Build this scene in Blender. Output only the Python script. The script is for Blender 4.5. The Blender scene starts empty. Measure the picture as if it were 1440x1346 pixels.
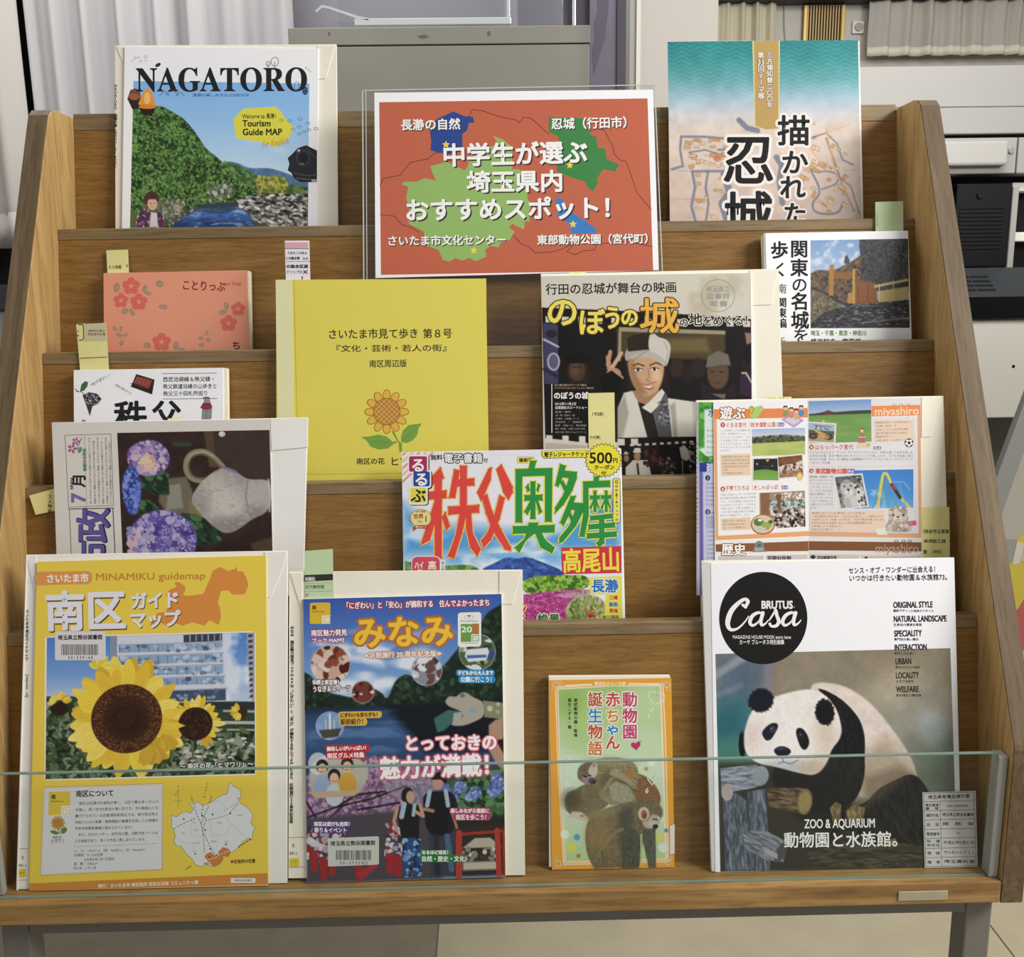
import bpy, math, random
import numpy as np
from mathutils import Matrix, Vector
from mathutils.geometry import tessellate_polygon

sc = bpy.context.scene
COL = sc.collection
# ------------------------------------------------------------------ camera, world, lights, exposure
CAM = np.array([0.00329, -0.79803, 0.53762])
RX = np.array([0.99973564, -0.01847423, -0.01368781])
UP = np.array([0.01707663, 0.19796418, 0.98006049])
FW = np.array([0.01539616, 0.98003514, -0.19822733])
FPX = 1404.627
cd = bpy.data.cameras.new('camera')
cd.sensor_width = 36.0
cd.lens = FPX / 1440 * 36.0
cd.clip_start = 0.02
cam = bpy.data.objects.new('camera', cd)
COL.objects.link(cam)
cam.matrix_world = Matrix(((RX[0], UP[0], -FW[0], CAM[0]), (RX[1], UP[1], -FW[1], CAM[1]), (RX[2], UP[2], -FW[2], CAM[2]), (0, 0, 0, 1)))
sc.camera = cam
sc.view_settings.view_transform = 'Standard'
sc.view_settings.look = 'None'
sc.view_settings.gamma = 1
sc.view_settings.use_curve_mapping = False
sc.view_settings.exposure = 0.0
wd = bpy.data.worlds.new('room_light')
sc.world = wd
wd.use_nodes = True
wd.node_tree.nodes['Background'].inputs[0].default_value = (1.0, 0.985, 0.965, 1)
wd.node_tree.nodes['Background'].inputs[1].default_value = 0.40


def area(name, loc, target, sx, sy, power, col):
    l = bpy.data.lights.new(name, 'AREA')
    l.shape = 'RECTANGLE'
    l.size, l.size_y, l.energy, l.color = sx, sy, power, col
    o = bpy.data.objects.new(name, l)
    COL.objects.link(o)
    o.location = loc
    d = Vector(target) - Vector(loc)
    o.rotation_euler = d.to_track_quat('-Z', 'Y').to_euler()
    return o


area('ceiling_and_fill_light', (1.9, -0.75, 1.6), (0.0, 0.1, 0.2), 1.4, 0.5, 66, (1.0, 0.985, 0.96))
area('ceiling_and_fill_light', (1.1, 1.0, 1.9), (1.45, 2.2, 0.2), 1.4, 0.5, 24, (1.0, 0.98, 0.95))  # fill lamp added and aimed to brighten the copier
area('ceiling_and_fill_light', (-0.7, 0.75, 1.9), (-0.6, 1.45, 0.4), 1.2, 0.3, 15, (1.0, 0.99, 0.985))  # fill lamp added over the left side to brighten the drapes


# ------------------------------------------------------------------ helpers
def lin(h):
    if isinstance(h, str):
        h = h.lstrip('#')
        if len(h) == 3:
            h = ''.join(c * 2 for c in h)
        v = np.array([int(h[i:i + 2], 16) / 255 for i in (0, 2, 4)])
    else:
        v = np.array(h, float)
    return np.where(v <= 0.04045, v / 12.92, ((v + 0.055) / 1.055) ** 2.4)


def srgb(h):
    h = h.lstrip('#')
    if len(h) == 3:
        h = ''.join(c * 2 for c in h)
    return np.array([int(h[i:i + 2], 16) / 255 for i in (0, 2, 4)])


def tag(o, label=None, cat=None, group=None, kind=None):
    if label: o['label'] = label
    if cat: o['category'] = cat
    if group: o['group'] = group
    if kind: o['kind'] = kind
    return o


def empty(name, loc=(0, 0, 0), **kw):
    o = bpy.data.objects.new(name, None)
    o.empty_display_size = 0.02
    COL.objects.link(o)
    o.location = loc
    return tag(o, **kw)


def mesh_obj(name, verts, faces, mat, parent=None, smooth=False, bevel=0, **kw):
    me = bpy.data.meshes.new(name)
    me.from_pydata([tuple(map(float, v)) for v in verts], [], faces)
    if smooth:
        for p in me.polygons: p.use_smooth = True
    me.materials.append(mat)
    me.update()
    o = bpy.data.objects.new(name, me)
    COL.objects.link(o)
    if parent: o.parent = parent
    if bevel:
        b = o.modifiers.new('bevel', 'BEVEL')
        b.width = bevel
        b.segments = 2
        b.limit_method = 'ANGLE'
    return tag(o, **kw)


def fixn(verts, faces):
    """Make a closed solid's faces point outwards."""
    v = np.array(verts, float)
    vol = 0
    for f in faces:
        for i in range(1, len(f) - 1):
            vol += np.dot(v[f[0]], np.cross(v[f[i]], v[f[i + 1]]))
    return [f[::-1] for f in faces] if vol < 0 else faces


def prism(poly, d):
    """poly: 3D points of one face; d: vector to the other face."""
    n = len(poly)
    a = [np.array(p, float) for p in poly]
    v = a + [p + np.array(d, float) for p in a]
    f = [list(range(n))[::-1], list(range(n, 2 * n))] + [[i, (i + 1) % n, n + (i + 1) % n, n + i] for i in range(n)]
    return v, fixn(v, f)


def box(x0, x1, y0, y1, z0, z1):
    return prism([(x0, y0, z0), (x1, y0, z0), (x1, y0, z1), (x0, y0, z1)], (0, y1 - y0, 0))


def join(*ms):
    V, F = [], []
    for v, f in ms:
        k = len(V)
        V += list(v)
        F += [[i + k for i in q] for q in f]
    return V, F


def bx(name, x0, x1, y0, y1, z0, z1, mat, parent=None, bevel=0, **kw):
    v, f = box(x0, x1, y0, y1, z0, z1)
    return mesh_obj(name, v, f, mat, parent, bevel=bevel, **kw)


# ------------------------------------------------------------------ materials
def mat_new(name):
    m = bpy.data.materials.new(name)
    m.use_nodes = True
    nt = m.node_tree
    return m, nt, nt.nodes['Principled BSDF']


def plain(name, col, rough=0.5, metal=0.0, spec=0.5, bump=0, bscale=200, var=0.0, vscale=6, alpha=None):
    m, nt, b = mat_new(name)
    c = lin(col)
    b.inputs['Base Color'].default_value = (*c, 1)
    b.inputs['Roughness'].default_value = rough
    b.inputs['Metallic'].default_value = metal
    b.inputs['Specular IOR Level'].default_value = spec
    tc = nt.nodes.new('ShaderNodeTexCoord')
    if var:
        n = nt.nodes.new('ShaderNodeTexNoise')
        n.inputs['Scale'].default_value = vscale
        n.inputs['Detail'].default_value = 5
        nt.links.new(tc.outputs['Object'], n.inputs['Vector'])
        r = nt.nodes.new('ShaderNodeValToRGB')
        r.color_ramp.elements[0].position = 0.3
        r.color_ramp.elements[1].position = 0.7
        r.color_ramp.elements[0].color = (*(c * (1 - var)), 1)
        r.color_ramp.elements[1].color = (*np.minimum(c * (1 + var), 1), 1)
        nt.links.new(n.outputs[0], r.inputs[0])
        nt.links.new(r.outputs[0], b.inputs['Base Color'])
    if bump:
        n = nt.nodes.new('ShaderNodeTexNoise')
        n.inputs['Scale'].default_value = bscale
        nt.links.new(tc.outputs['Object'], n.inputs['Vector'])
        bp = nt.nodes.new('ShaderNodeBump')
        bp.inputs['Strength'].default_value = bump
        bp.inputs['Distance'].default_value = 0.002
        nt.links.new(n.outputs[0], bp.inputs['Height'])
        nt.links.new(bp.outputs[0], b.inputs['Normal'])
    return m


def wood(name, c0, c1, c2, axis, fine=1.0, rough=0.42, blotch=0.35, tilt=0.0):
    """Grain stretched along axis (0=x, 1=y, 2=z)."""
    m, nt, b = mat_new(name)
    tc = nt.nodes.new('ShaderNodeTexCoord')
    rt = nt.nodes.new('ShaderNodeMapping')
    rt.inputs['Rotation'].default_value = (math.radians(tilt), 0, 0)
    nt.links.new(tc.outputs['Object'], rt.inputs[0])
    def noise(scale, stretch, detail, dist=0.0):
        mp = nt.nodes.new('ShaderNodeMapping')
        s = [scale] * 3
        s[axis] = scale / stretch
        mp.inputs['Scale'].default_value = s
        nt.links.new(rt.outputs[0], mp.inputs[0])
        n = nt.nodes.new('ShaderNodeTexNoise')
        n.inputs['Scale'].default_value = 1
        n.inputs['Detail'].default_value = detail
        n.inputs['Distortion'].default_value = dist
        nt.links.new(mp.outputs[0], n.inputs['Vector'])
        return n
    n1 = noise(160 * fine, 16, 6, 0.4)
    n2 = noise(9, 3, 4)
    n3 = noise(500 * fine, 12, 3)
    r = nt.nodes.new('ShaderNodeValToRGB')
    e = r.color_ramp.elements
    e[0].position, e[1].position = 0.3, 0.72
    e[0].color, e[1].color = (*lin(c0), 1), (*lin(c2), 1)
    k = r.color_ramp.elements.new(0.5)
    k.color = (*lin(c1), 1)
    nt.links.new(n1.outputs[0], r.inputs[0])
    mx = nt.nodes.new('ShaderNodeMix')
    mx.data_type = 'RGBA'
    mx.blend_type = 'MULTIPLY'
    mx.inputs[0].default_value = 1.0
    r2 = nt.nodes.new('ShaderNodeValToRGB')
    r2.color_ramp.elements[0].position, r2.color_ramp.elements[1].position = 0.3, 0.7
    v = 1 - blotch
    r2.color_ramp.elements[0].color = (v, v * 0.97, v * 0.94, 1)
    r2.color_ramp.elements[1].color = (1, 1, 1, 1)
    nt.links.new(n2.outputs[0], r2.inputs[0])
    nt.links.new(r.outputs[0], mx.inputs[6])
    nt.links.new(r2.outputs[0], mx.inputs[7])
    mx2 = nt.nodes.new('ShaderNodeMix')
    mx2.data_type = 'RGBA'
    mx2.blend_type = 'MULTIPLY'
    mx2.inputs[0].default_value = 0.4
    r3 = nt.nodes.new('ShaderNodeValToRGB')
    r3.color_ramp.elements[0].position, r3.color_ramp.elements[1].position = 0.38, 0.5
    r3.color_ramp.elements[0].color = (0.45, 0.4, 0.35, 1)
    r3.color_ramp.elements[1].color = (1, 1, 1, 1)
    nt.links.new(n3.outputs[0], r3.inputs[0])
    nt.links.new(mx.outputs[2], mx2.inputs[6])
    nt.links.new(r3.outputs[0], mx2.inputs[7])
    nt.links.new(mx2.outputs[2], b.inputs['Base Color'])
    b.inputs['Roughness'].default_value = rough
    b.inputs['Specular IOR Level'].default_value = 0.35
    bp = nt.nodes.new('ShaderNodeBump')
    bp.inputs['Strength'].default_value = 0.15
    bp.inputs['Distance'].default_value = 0.0006
    nt.links.new(n3.outputs[0], bp.inputs['Height'])
    nt.links.new(bp.outputs[0], b.inputs['Normal'])
    return m


def clear(name, tint, refl=0.08, rough=0.03):
    """Clear sheet: straight-through transmission plus fresnel gloss."""
    m = bpy.data.materials.new(name)
    m.use_nodes = True
    nt = m.node_tree
    nt.nodes.clear()
    out = nt.nodes.new('ShaderNodeOutputMaterial')
    t = nt.nodes.new('ShaderNodeBsdfTransparent')
    t.inputs[0].default_value = (*tint, 1)
    g = nt.nodes.new('ShaderNodeBsdfGlossy')
    g.inputs['Roughness'].default_value = rough
    f = nt.nodes.new('ShaderNodeFresnel')
    f.inputs[0].default_value = 1.4
    mx = nt.nodes.new('ShaderNodeMixShader')
    ad = nt.nodes.new('ShaderNodeMath')
    ad.operation = 'MULTIPLY_ADD'
    ad.inputs[1].default_value = 1.0
    ad.inputs[2].default_value = refl
    ge = nt.nodes.new('ShaderNodeNewGeometry')
    inv = nt.nodes.new('ShaderNodeMath')
    inv.operation = 'SUBTRACT'
    inv.inputs[0].default_value = 1.0
    nt.links.new(ge.outputs['Backfacing'], inv.inputs[1])
    ou = nt.nodes.new('ShaderNodeMath')
    ou.operation = 'MULTIPLY'          # reflect on the outer faces only
    nt.links.new(f.outputs[0], ad.inputs[0])
    nt.links.new(ad.outputs[0], ou.inputs[0])
    nt.links.new(inv.outputs[0], ou.inputs[1])
    nt.links.new(ou.outputs[0], mx.inputs[0])
    nt.links.new(t.outputs[0], mx.inputs[1])
    nt.links.new(g.outputs[0], mx.inputs[2])
    nt.links.new(mx.outputs[0], out.inputs[0])
    return m


def print_mat(name, rough, spec=0.5):
    m, nt, b = mat_new(name)
    a = nt.nodes.new('ShaderNodeAttribute')
    a.attribute_name = 'ink'
    nt.links.new(a.outputs['Color'], b.inputs['Base Color'])
    b.inputs['Roughness'].default_value = rough
    b.inputs['Specular IOR Level'].default_value = spec
    return m


PRINT = print_mat('printed_paper', 0.6, 0.3)
GLOSS = print_mat('glossy_print', 0.42, 0.22)


# ------------------------------------------------------------------ value noise
def vnoise(X, Y, scale, seed=0, octaves=3):
    rng = np.random.RandomState(seed)
    T = rng.rand(128, 128)
    out = np.zeros(X.shape)
    amp, tot = 1.0, 0.0
    for o in range(octaves):
        x = X / scale * 2 ** o + 17.3 * o
        y = Y / scale * 2 ** o + 9.1 * o
        xi, yi = np.floor(x).astype(int), np.floor(y).astype(int)
        fx, fy = x - xi, y - yi
        fx, fy = fx * fx * (3 - 2 * fx), fy * fy * (3 - 2 * fy)
        a = T[yi % 128, xi % 128]; b_ = T[yi % 128, (xi + 1) % 128]
        c = T[(yi + 1) % 128, xi % 128]; d = T[(yi + 1) % 128, (xi + 1) % 128]
        out += amp * ((a * (1 - fx) + b_ * fx) * (1 - fy) + (c * (1 - fx) + d * fx) * fy)
        tot += amp
        amp *= 0.55
    return out / tot


def pmask(X, Y, pts, soft):
    """Soft inside mask of a polygon."""
    P = np.array(pts, float)
    inside = np.zeros(X.shape, bool)
    d2 = np.full(X.shape, 1e9)
    n = len(P)
    for i in range(n):
        x1, y1 = P[i]
        x2, y2 = P[(i + 1) % n]
        c = ((y1 > Y) != (y2 > Y))
        with np.errstate(divide='ignore', invalid='ignore'):
            xi = (x2 - x1) * (Y - y1) / (y2 - y1 + 1e-12) + x1
        inside ^= c & (X < xi)
        dx, dy = x2 - x1, y2 - y1
        t = np.clip(((X - x1) * dx + (Y - y1) * dy) / (dx * dx + dy * dy + 1e-12), 0, 1)
        d2 = np.minimum(d2, (X - x1 - t * dx) ** 2 + (Y - y1 - t * dy) ** 2)
    sd = np.where(inside, 1, -1) * np.sqrt(d2)
    return np.clip(sd / max(soft, 0.01) + 0.5, 0, 1)


def chaikin(pts, closed=True, it=2, box=None):
    P = [np.array(q, float) for q in pts]
    if closed and box:      # round the corners except those on the picture's edge
        x0, y0, x1, y1 = box
        mx, my = (x1 - x0) * .012, (y1 - y0) * .012
        edge = lambda q: q[0] < x0 + mx or q[0] > x1 - mx or q[1] < y0 + my or q[1] > y1 - my
        for _ in range(it):
            n, Q = len(P), []
            for i in range(n):
                if edge(P[i]): Q.append(P[i])
                else: Q += [P[i] * .75 + P[i - 1] * .25, P[i] * .75 + P[(i + 1) % n] * .25]
            P = Q
        return P
    for _ in range(it):
        n = len(P)
        Q = [] if closed else [P[0]]
        for i in range(n if closed else n - 1):
            a, b_ = P[i], P[(i + 1) % n]
            Q += [a * .75 + b_ * .25, a * .25 + b_ * .75]
        if not closed: Q.append(P[-1])
        P = Q
    return P


class Paint:
    sharp = False
    """A grid of coloured points over a printed picture."""
    def __init__(s, x0, y0, x1, y1, z=(0, 0, 1), step=1.0, quad=None):
        s.k = z[2]
        s.zm = z
        step = step * z[2]
        nx, ny = int(round((x1 - x0) / step)) + 1, int(round((y1 - y0) / step)) + 1
        s.X, s.Y = np.meshgrid(np.linspace(x0, x1, nx), np.linspace(y0, y1, ny))
        s.img = np.ones(s.X.shape + (3,))
        s.b = (x0, y0, x1, y1)
        s.quad = quad

    def mix(s, m, c, a=1.0):
        c = srgb(c) if isinstance(c, str) else np.array(c)
        s.img += (c - s.img) * (m * a)[..., None]
        return s

    def fill(s, c): return s.mix(np.ones(s.X.shape), c)

    def vgrad(s, stops, m=None):
        ys = [q[0] for q in stops]
        cs = np.array([srgb(q[1]) for q in stops])
        g = np.stack([np.interp(s.Y, ys, cs[:, k]) for k in range(3)], -1)
        m = np.ones(s.X.shape) if m is None else m
        s.img += (g - s.img) * m[..., None]
        return s

    def em(s, cx, cy, rx, ry, rot=0, soft=None):
        soft = 1.5 * s.k if soft is None else soft
        a = math.radians(rot)
        dx, dy = s.X - cx, s.Y - cy
        u = (dx * math.cos(a) + dy * math.sin(a)) / rx
        v = (-dx * math.sin(a) + dy * math.cos(a)) / ry
        r = np.sqrt(u * u + v * v)
        return np.clip((1 - r) * min(rx, ry) / soft + 0.5, 0, 1)

    def ell(s, cx, cy, rx, ry, c, rot=0, soft=None, a=1.0): return s.mix(s.em(cx, cy, rx, ry, rot, soft), c, a)

    def pm(s, pts, soft=None):
        if len(pts) >= 7 and not s.sharp: pts = chaikin(pts, box=s.b)
        return pmask(s.X, s.Y, pts, 1.3 * s.k if soft is None else soft)

    def poly(s, pts, c, soft=None, a=1.0):
        if len(pts) >= 8 and not s.sharp: pts = chaikin(pts, box=s.b)
        return s.mix(s.pm(pts, soft), c, a)

    def line(s, pts, w, c, a=1.0, soft=None):
        soft = s.k if soft is None else soft
        if len(pts) >= 6: pts = chaikin(pts, False)
        d2 = np.full(s.X.shape, 1e9)
        for (x1, y1), (x2, y2) in zip(pts[:-1], pts[1:]):
            dx, dy = x2 - x1, y2 - y1
            t = np.clip(((s.X - x1) * dx + (s.Y - y1) * dy) / (dx * dx + dy * dy + 1e-12), 0, 1)
            d2 = np.minimum(d2, (s.X - x1 - t * dx) ** 2 + (s.Y - y1 - t * dy) ** 2)
        return s.mix(np.clip((w / 2 - np.sqrt(d2)) / soft + 0.5, 0, 1), c, a)

    def noise(s, scale, amp, seed=0, m=None, octaves=3, sx=1, sy=1):
        n = (vnoise(s.X / sx, s.Y / sy, scale, seed, octaves) - 0.5) * 2 * amp
        if m is not None: n = n * m
        s.img = np.clip(s.img * (1 + n[..., None]), 0, 1)
        return s

    def blend(s, c, scale, lo, hi, seed=0, m=None, a=1.0, octaves=3, sx=1, sy=1):
        n = vnoise(s.X / sx, s.Y / sy, scale, seed, octaves)
        k = np.clip((n - lo) / (hi - lo), 0, 1)
        return s.mix(k if m is None else k * m, c, a)

    def spots(s, n, box, r0, r1, cols, seed=0, m=None, asp=1.0, rot=(0, 180), a=1.0, soft=None):
        soft = s.k if soft is None else soft
        rng = random.Random(seed)
        H, W = s.X.shape
        x0, y0, x1, y1 = s.b
        kx, ky = (W - 1) / (x1 - x0), (H - 1) / (y1 - y0)
        for _ in range(n):
            cx, cy = rng.uniform(box[0], box[2]), rng.uniform(box[1], box[3])
            r = rng.uniform(r0, r1)
            c = srgb(rng.choice(cols))
            ro = math.radians(rng.uniform(*rot))
            ix0, ix1 = max(0, int((cx - r - 1 - x0) * kx)), min(W, int((cx + r + 1 - x0) * kx) + 2)
            iy0, iy1 = max(0, int((cy - r - 1 - y0) * ky)), min(H, int((cy + r + 1 - y0) * ky) + 2)
            if ix0 >= ix1 or iy0 >= iy1: continue
            if m is not None:
                jx, jy = min(W - 1, max(0, int((cx - x0) * kx))), min(H - 1, max(0, int((cy - y0) * ky)))
                if m[jy, jx] < 0.5: continue
            sl = (slice(iy0, iy1), slice(ix0, ix1))
            dx, dy = s.X[sl] - cx, s.Y[sl] - cy
            u = (dx * math.cos(ro) + dy * math.sin(ro)) / r
            v = (-dx * math.sin(ro) + dy * math.cos(ro)) / (r * asp)
            k = np.clip((1 - np.sqrt(u * u + v * v)) * r * asp / soft + 0.5, 0, 1) * a
            if m is not None: k = k * m[sl]
            s.img[sl] += (c - s.img[sl]) * k[..., None]
        return s


# ------------------------------------------------------------------ glyphs
GLYPHS = {}
WANT = set()


def prepare_glyphs():
    todo = sorted(c for c in WANT if c not in GLYPHS and c not in ' \u3000')
    objs = []
    for c in todo + ['||']:
        for body in ((c, '|' + c + '|') if c != '||' else (c,)):
            cu = bpy.data.curves.new('glyph', 'FONT')
            cu.body = body
            cu.size = 1
            cu.resolution_u = 3
            cu.fill_mode = 'BOTH'
            o = bpy.data.objects.new('glyph', cu)
            COL.objects.link(o)
            objs.append((c, body, o))
    bpy.context.view_layer.update()
    wid = {}
    dg = bpy.context.evaluated_depsgraph_get()
    for c, body, o in objs:
        oe = o.evaluated_get(dg)
        me = oe.to_mesh()
        n = len(me.vertices)
        v = np.zeros(n * 3)
        me.vertices.foreach_get('co', v)
        v = v.reshape(-1, 3)[:, :2]
        if len(body) == 1:
            me.calc_loop_triangles()
            t = np.zeros(len(me.loop_triangles) * 3, int)
            me.loop_triangles.foreach_get('vertices', t)
            GLYPHS[c] = [v, t.reshape(-1, 3), 1.0]
        if body[0] == '|' and len(body) > 1 and n:
            wid[body] = v[:, 0].max() - v[:, 0].min()
        oe.to_mesh_clear()
    base = wid.get('||', 0.3)
    for c in todo:
        GLYPHS[c][2] = wid.get('|' + c + '|', base + 1) - base
    for _, _, o in objs:
        cu = o.data
        bpy.data.objects.remove(o)
        bpy.data.curves.remove(cu)


def glyph(c):
    if c == ' ': return (np.zeros((0, 2)), np.zeros((0, 3), int), 0.28)
    if c == '\u3000': return (np.zeros((0, 2)), np.zeros((0, 3), int), 1.0)
    return GLYPHS[c]


class Art:
    """Flat print on a sheet: picture grids, shapes and lettering, stacked in hair-thin layers."""
    ALL = []

    def __init__(s, plane, z, parent, mat=None, name='print', lift=8e-6):
        s.plane, s.z, s.parent, s.mat, s.name, s.lift = plane, z, parent, mat or PRINT, name, lift
        s.ops = []
        s.zm = (0, 0, 1)
        Art.ALL.append(s)

    def zoom(s, z):
        s.zm = z
        return s

    def tri(s, V, T, c):
        V = np.array(V, float) / s.zm[2] + np.array(s.zm[:2])
        s.ops.append(('m', V, np.array(T, int), srgb(c) if isinstance(c, str) else c))
        return s

    def poly(s, pts, c):
        P = [(float(x), float(y)) for x, y in pts]
        t = tessellate_polygon([[Vector((x, y, 0)) for x, y in P]])
        return s.tri(P, t, c)

    def rect(s, x0, y0, x1, y1, c): return s.poly([(x0, y0), (x1, y0), (x1, y1), (x0, y1)], c)

    def ell(s, cx, cy, rx, ry, c, rot=0, n=28):
        a = math.radians(rot)
        P = []
        for i in range(n):
            t = 2 * math.pi * i / n
            x, y = rx * math.cos(t), ry * math.sin(t)
            P.append((cx + x * math.cos(a) - y * math.sin(a), cy + x * math.sin(a) + y * math.cos(a)))
        return s.poly(P, c)

    def rrect(s, x0, y0, x1, y1, r, c, sk=0):
        """Rounded rectangle; sk = drop (px) of the right end relative to the left."""
        P = []
        for cx, cy, a0 in ((x1 - r, y0 + r, -90), (x1 - r, y1 - r, 0), (x0 + r, y1 - r, 90), (x0 + r, y0 + r, 180)):
            for k in range(5):
                a = math.radians(a0 + 22.5 * k)
                x, y = cx + r * math.cos(a), cy + r * math.sin(a)
                P.append((x, y + sk * (x - x0) / (x1 - x0)))
        return s.poly(P, c)

    def line(s, pts, w, c, closed=False):
        V, T = [], []
        P = list(pts) + ([pts[0]] if closed else [])
        for (x1, y1), (x2, y2) in zip(P[:-1], P[1:]):
            L = math.hypot(x2 - x1, y2 - y1) or 1
            nx, ny = -(y2 - y1) / L * w / 2, (x2 - x1) / L * w / 2
            ex, ey = (x2 - x1) / L * w / 4, (y2 - y1) / L * w / 4
            k = len(V)
            V += [(x1 + nx - ex, y1 + ny - ey), (x2 + nx + ex, y2 + ny + ey), (x2 - nx + ex, y2 - ny + ey), (x1 - nx - ex, y1 - ny - ey)]
            T += [(k, k + 1, k + 2), (k, k + 2, k + 3)]
        return s.tri(V, T, c)

    def star(s, cx, cy, r, c, n=5, q=0.45, rot=-90):
        return s.poly([(cx + (r if i % 2 == 0 else r * q) * math.cos(math.radians(rot + 180 / n * i)),
                        cy + (r if i % 2 == 0 else r * q) * math.sin(math.radians(rot + 180 / n * i))) for i in range(2 * n)], c)

    def paint(s, p):
        s.ops.append(('p', p))
        return s

    def oval(s, cx, cy, rx, ry, w, c, rot=0):
        a = math.radians(rot)
        return s.line([(cx + rx * math.cos(t) * math.cos(a) - ry * math.sin(t) * math.sin(a), cy + rx * math.cos(t) * math.sin(a) + ry * math.sin(t) * math.cos(a))
                       for t in [math.pi * 2 * i / 24 for i in range(24)]], w, c, True)

    def t(s, txt, x0, x1, y, size, c, b=0.0, y2=None, ol=None, sh=None, n=None, vs=1.0, slant=0.0):
        """Horizontal lettering fitted from x0 to x1; y = middle height (y2 at the right end)."""
        WANT.update(txt)
        X, Y, k = s.zm
        b *= 0.72 if b > 1.4 else 1.1
        y2 = y if y2 is None else y2
        x0, x1, y, y2, size, b = X + x0 / k, X + x1 / k, Y + y / k, Y + y2 / k, size / k, b / k
        if ol: ol = (ol[0] / k, ol[1])
        if sh: sh = (sh[0] / k, sh[1] / k, sh[2])
        if ol: s.ops.append(('t', txt, x0, x1, y, y if y2 is None else y2, size, ol[1], b + ol[0], 12, vs, slant))
        if sh: s.ops.append(('t', txt, x0 + sh[0], x1 + sh[0], y + sh[1], (y if y2 is None else y2) + sh[1], size, sh[2], b, 8, vs, slant))
        s.ops.append(('t', txt, x0, x1, y, y if y2 is None else y2, size, c, b, n or (0 if b <= 0 else 2 if b * k < 0.9 and size < 12 else 4 if b < 0.8 else 8), vs, slant))
        return s

    def tv(s, txt, x, y0, y1, size, c, b=0.0, x2=None, ol=None, rotl=0):
        """Vertical lettering from y0 to y1 centred on x (x2 at the bottom); rotl=90 lays latin on its side."""
        WANT.update(txt)
        X, Y, k = s.zm
        b *= 0.8 if b > 1.4 else 1.0
        x2 = x if x2 is None else x2
        x, x2, y0, y1, size, b = X + x / k, X + x2 / k, Y + y0 / k, Y + y1 / k, size / k, b / k
        if ol: ol = (ol[0] / k, ol[1])
        if ol: s.ops.append(('v', txt, x, x if x2 is None else x2, y0, y1, size, ol[1], b + ol[0], 12, rotl))
        s.ops.append(('v', txt, x, x if x2 is None else x2, y0, y1, size, c, b, 0 if b <= 0 else 4 if b < 0.8 else 8, rotl))
        return s

    def _stamp(s_, V, T, b, n):
        s_.zadd = None
        if b <= 0 or n == 0: return V, T
        A, B = [], []
        for i in range(n):
            a = 2 * math.pi * (i + 0.5) / n
            A.append(V + np.array([b * math.cos(a), b * math.sin(a)]))
            B.append(T + len(V) * i)
        s_.zadd = np.repeat(np.arange(n) * 2.0e-6, len(V))
        return np.concatenate(A), np.concatenate(B)

    def finish(s):
        VV, TT, CC = [], [], []
        k = 0
        levels = []
        for op in s.ops:
            s.zadd = None
            if op[0] == 'm':
                V, T, c = op[1], op[2], np.array(op[3])
                C = np.repeat(c[None], len(V), 0)
            elif op[0] == 'p':
                p = op[1]
                H, W = p.X.shape
                X, Y = p.X, p.Y
                if p.quad:
                    x0, y0, x1, y1 = p.b
                    u, v = (X - x0) / (x1 - x0), (Y - y0) / (y1 - y0)
                    q = np.array(p.quad, float)
                    G = (q[0][:, None, None] * (1 - u) * (1 - v) + q[1][:, None, None] * u * (1 - v) + q[2][:, None, None] * u * v + q[3][:, None, None] * (1 - u) * v)
                    X, Y = G
                V = np.stack([X.ravel(), Y.ravel()], 1) / p.zm[2] + np.array(p.zm[:2])
                i = np.arange(H * W).reshape(H, W)
                a, b_, c_, d = i[:-1, :-1].ravel(), i[:-1, 1:].ravel(), i[1:, 1:].ravel(), i[1:, :-1].ravel()
                T = np.concatenate([np.stack([a, b_, c_], 1), np.stack([a, c_, d], 1)])
                C = np.clip(p.img.reshape(-1, 3), 0, 1)
                if getattr(p, 'keep', None) is not None:
                    kk = p.keep.ravel()
                    T = T[(kk[T] > 0.5).all(1)]
            else:
                if op[0] == 't':
                    _, txt, x0, x1, y0, y1, size, col, b, n, vs, slant = op
                    adv = [glyph(c)[2] for c in txt]
                    tot = sum(adv)
                    kx = (x1 - x0) / (tot * size) if x1 is not None else 1.0
                    V, T, m, pos = [], [], 0, 0.0
                    for c, a in zip(txt, adv):
                        gv, gt, _ = glyph(c)
                        gx = (gv[:, 0] + pos + slant * (gv[:, 1] - 0.38)) * size * kx
                        V.append(np.stack([gx, -(gv[:, 1] - 0.38) * size * vs], 1))
                        T.append(gt + m)
                        m += len(gv)
                        pos += a
                    V, T = np.concatenate(V), np.concatenate(T)
                    ang = math.atan2(y1 - y0, tot * size * kx)
                    ca, sa = math.cos(ang), math.sin(ang)
                    V = np.stack([V[:, 0] * ca - V[:, 1] * sa + x0, V[:, 0] * sa + V[:, 1] * ca + y0], 1)
                elif op[0] == 's':
                    _, txt, cx, cy, size, col, b, n, sx = op
                    V, T, m, pos = [], [], 0, 0.0
                    tot = sum(glyph(c)[2] for c in txt)
                    for c in txt:
                        gv, gt, a = glyph(c)
                        V.append(np.stack([cx - (gv[:, 1] - 0.38) * size, cy - (gv[:, 0] + pos - tot / 2) * size * sx], 1))
                        T.append(gt + m)
                        m += len(gv)
                        pos += a
                    V, T = np.concatenate(V), np.concatenate(T)
                else:
                    _, txt, xa, xb, y0, y1, size, col, b, n, rotl = op
                    V, T, m = [], [], 0
                    N = len(txt)
                    step = (y1 - y0) / N
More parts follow.
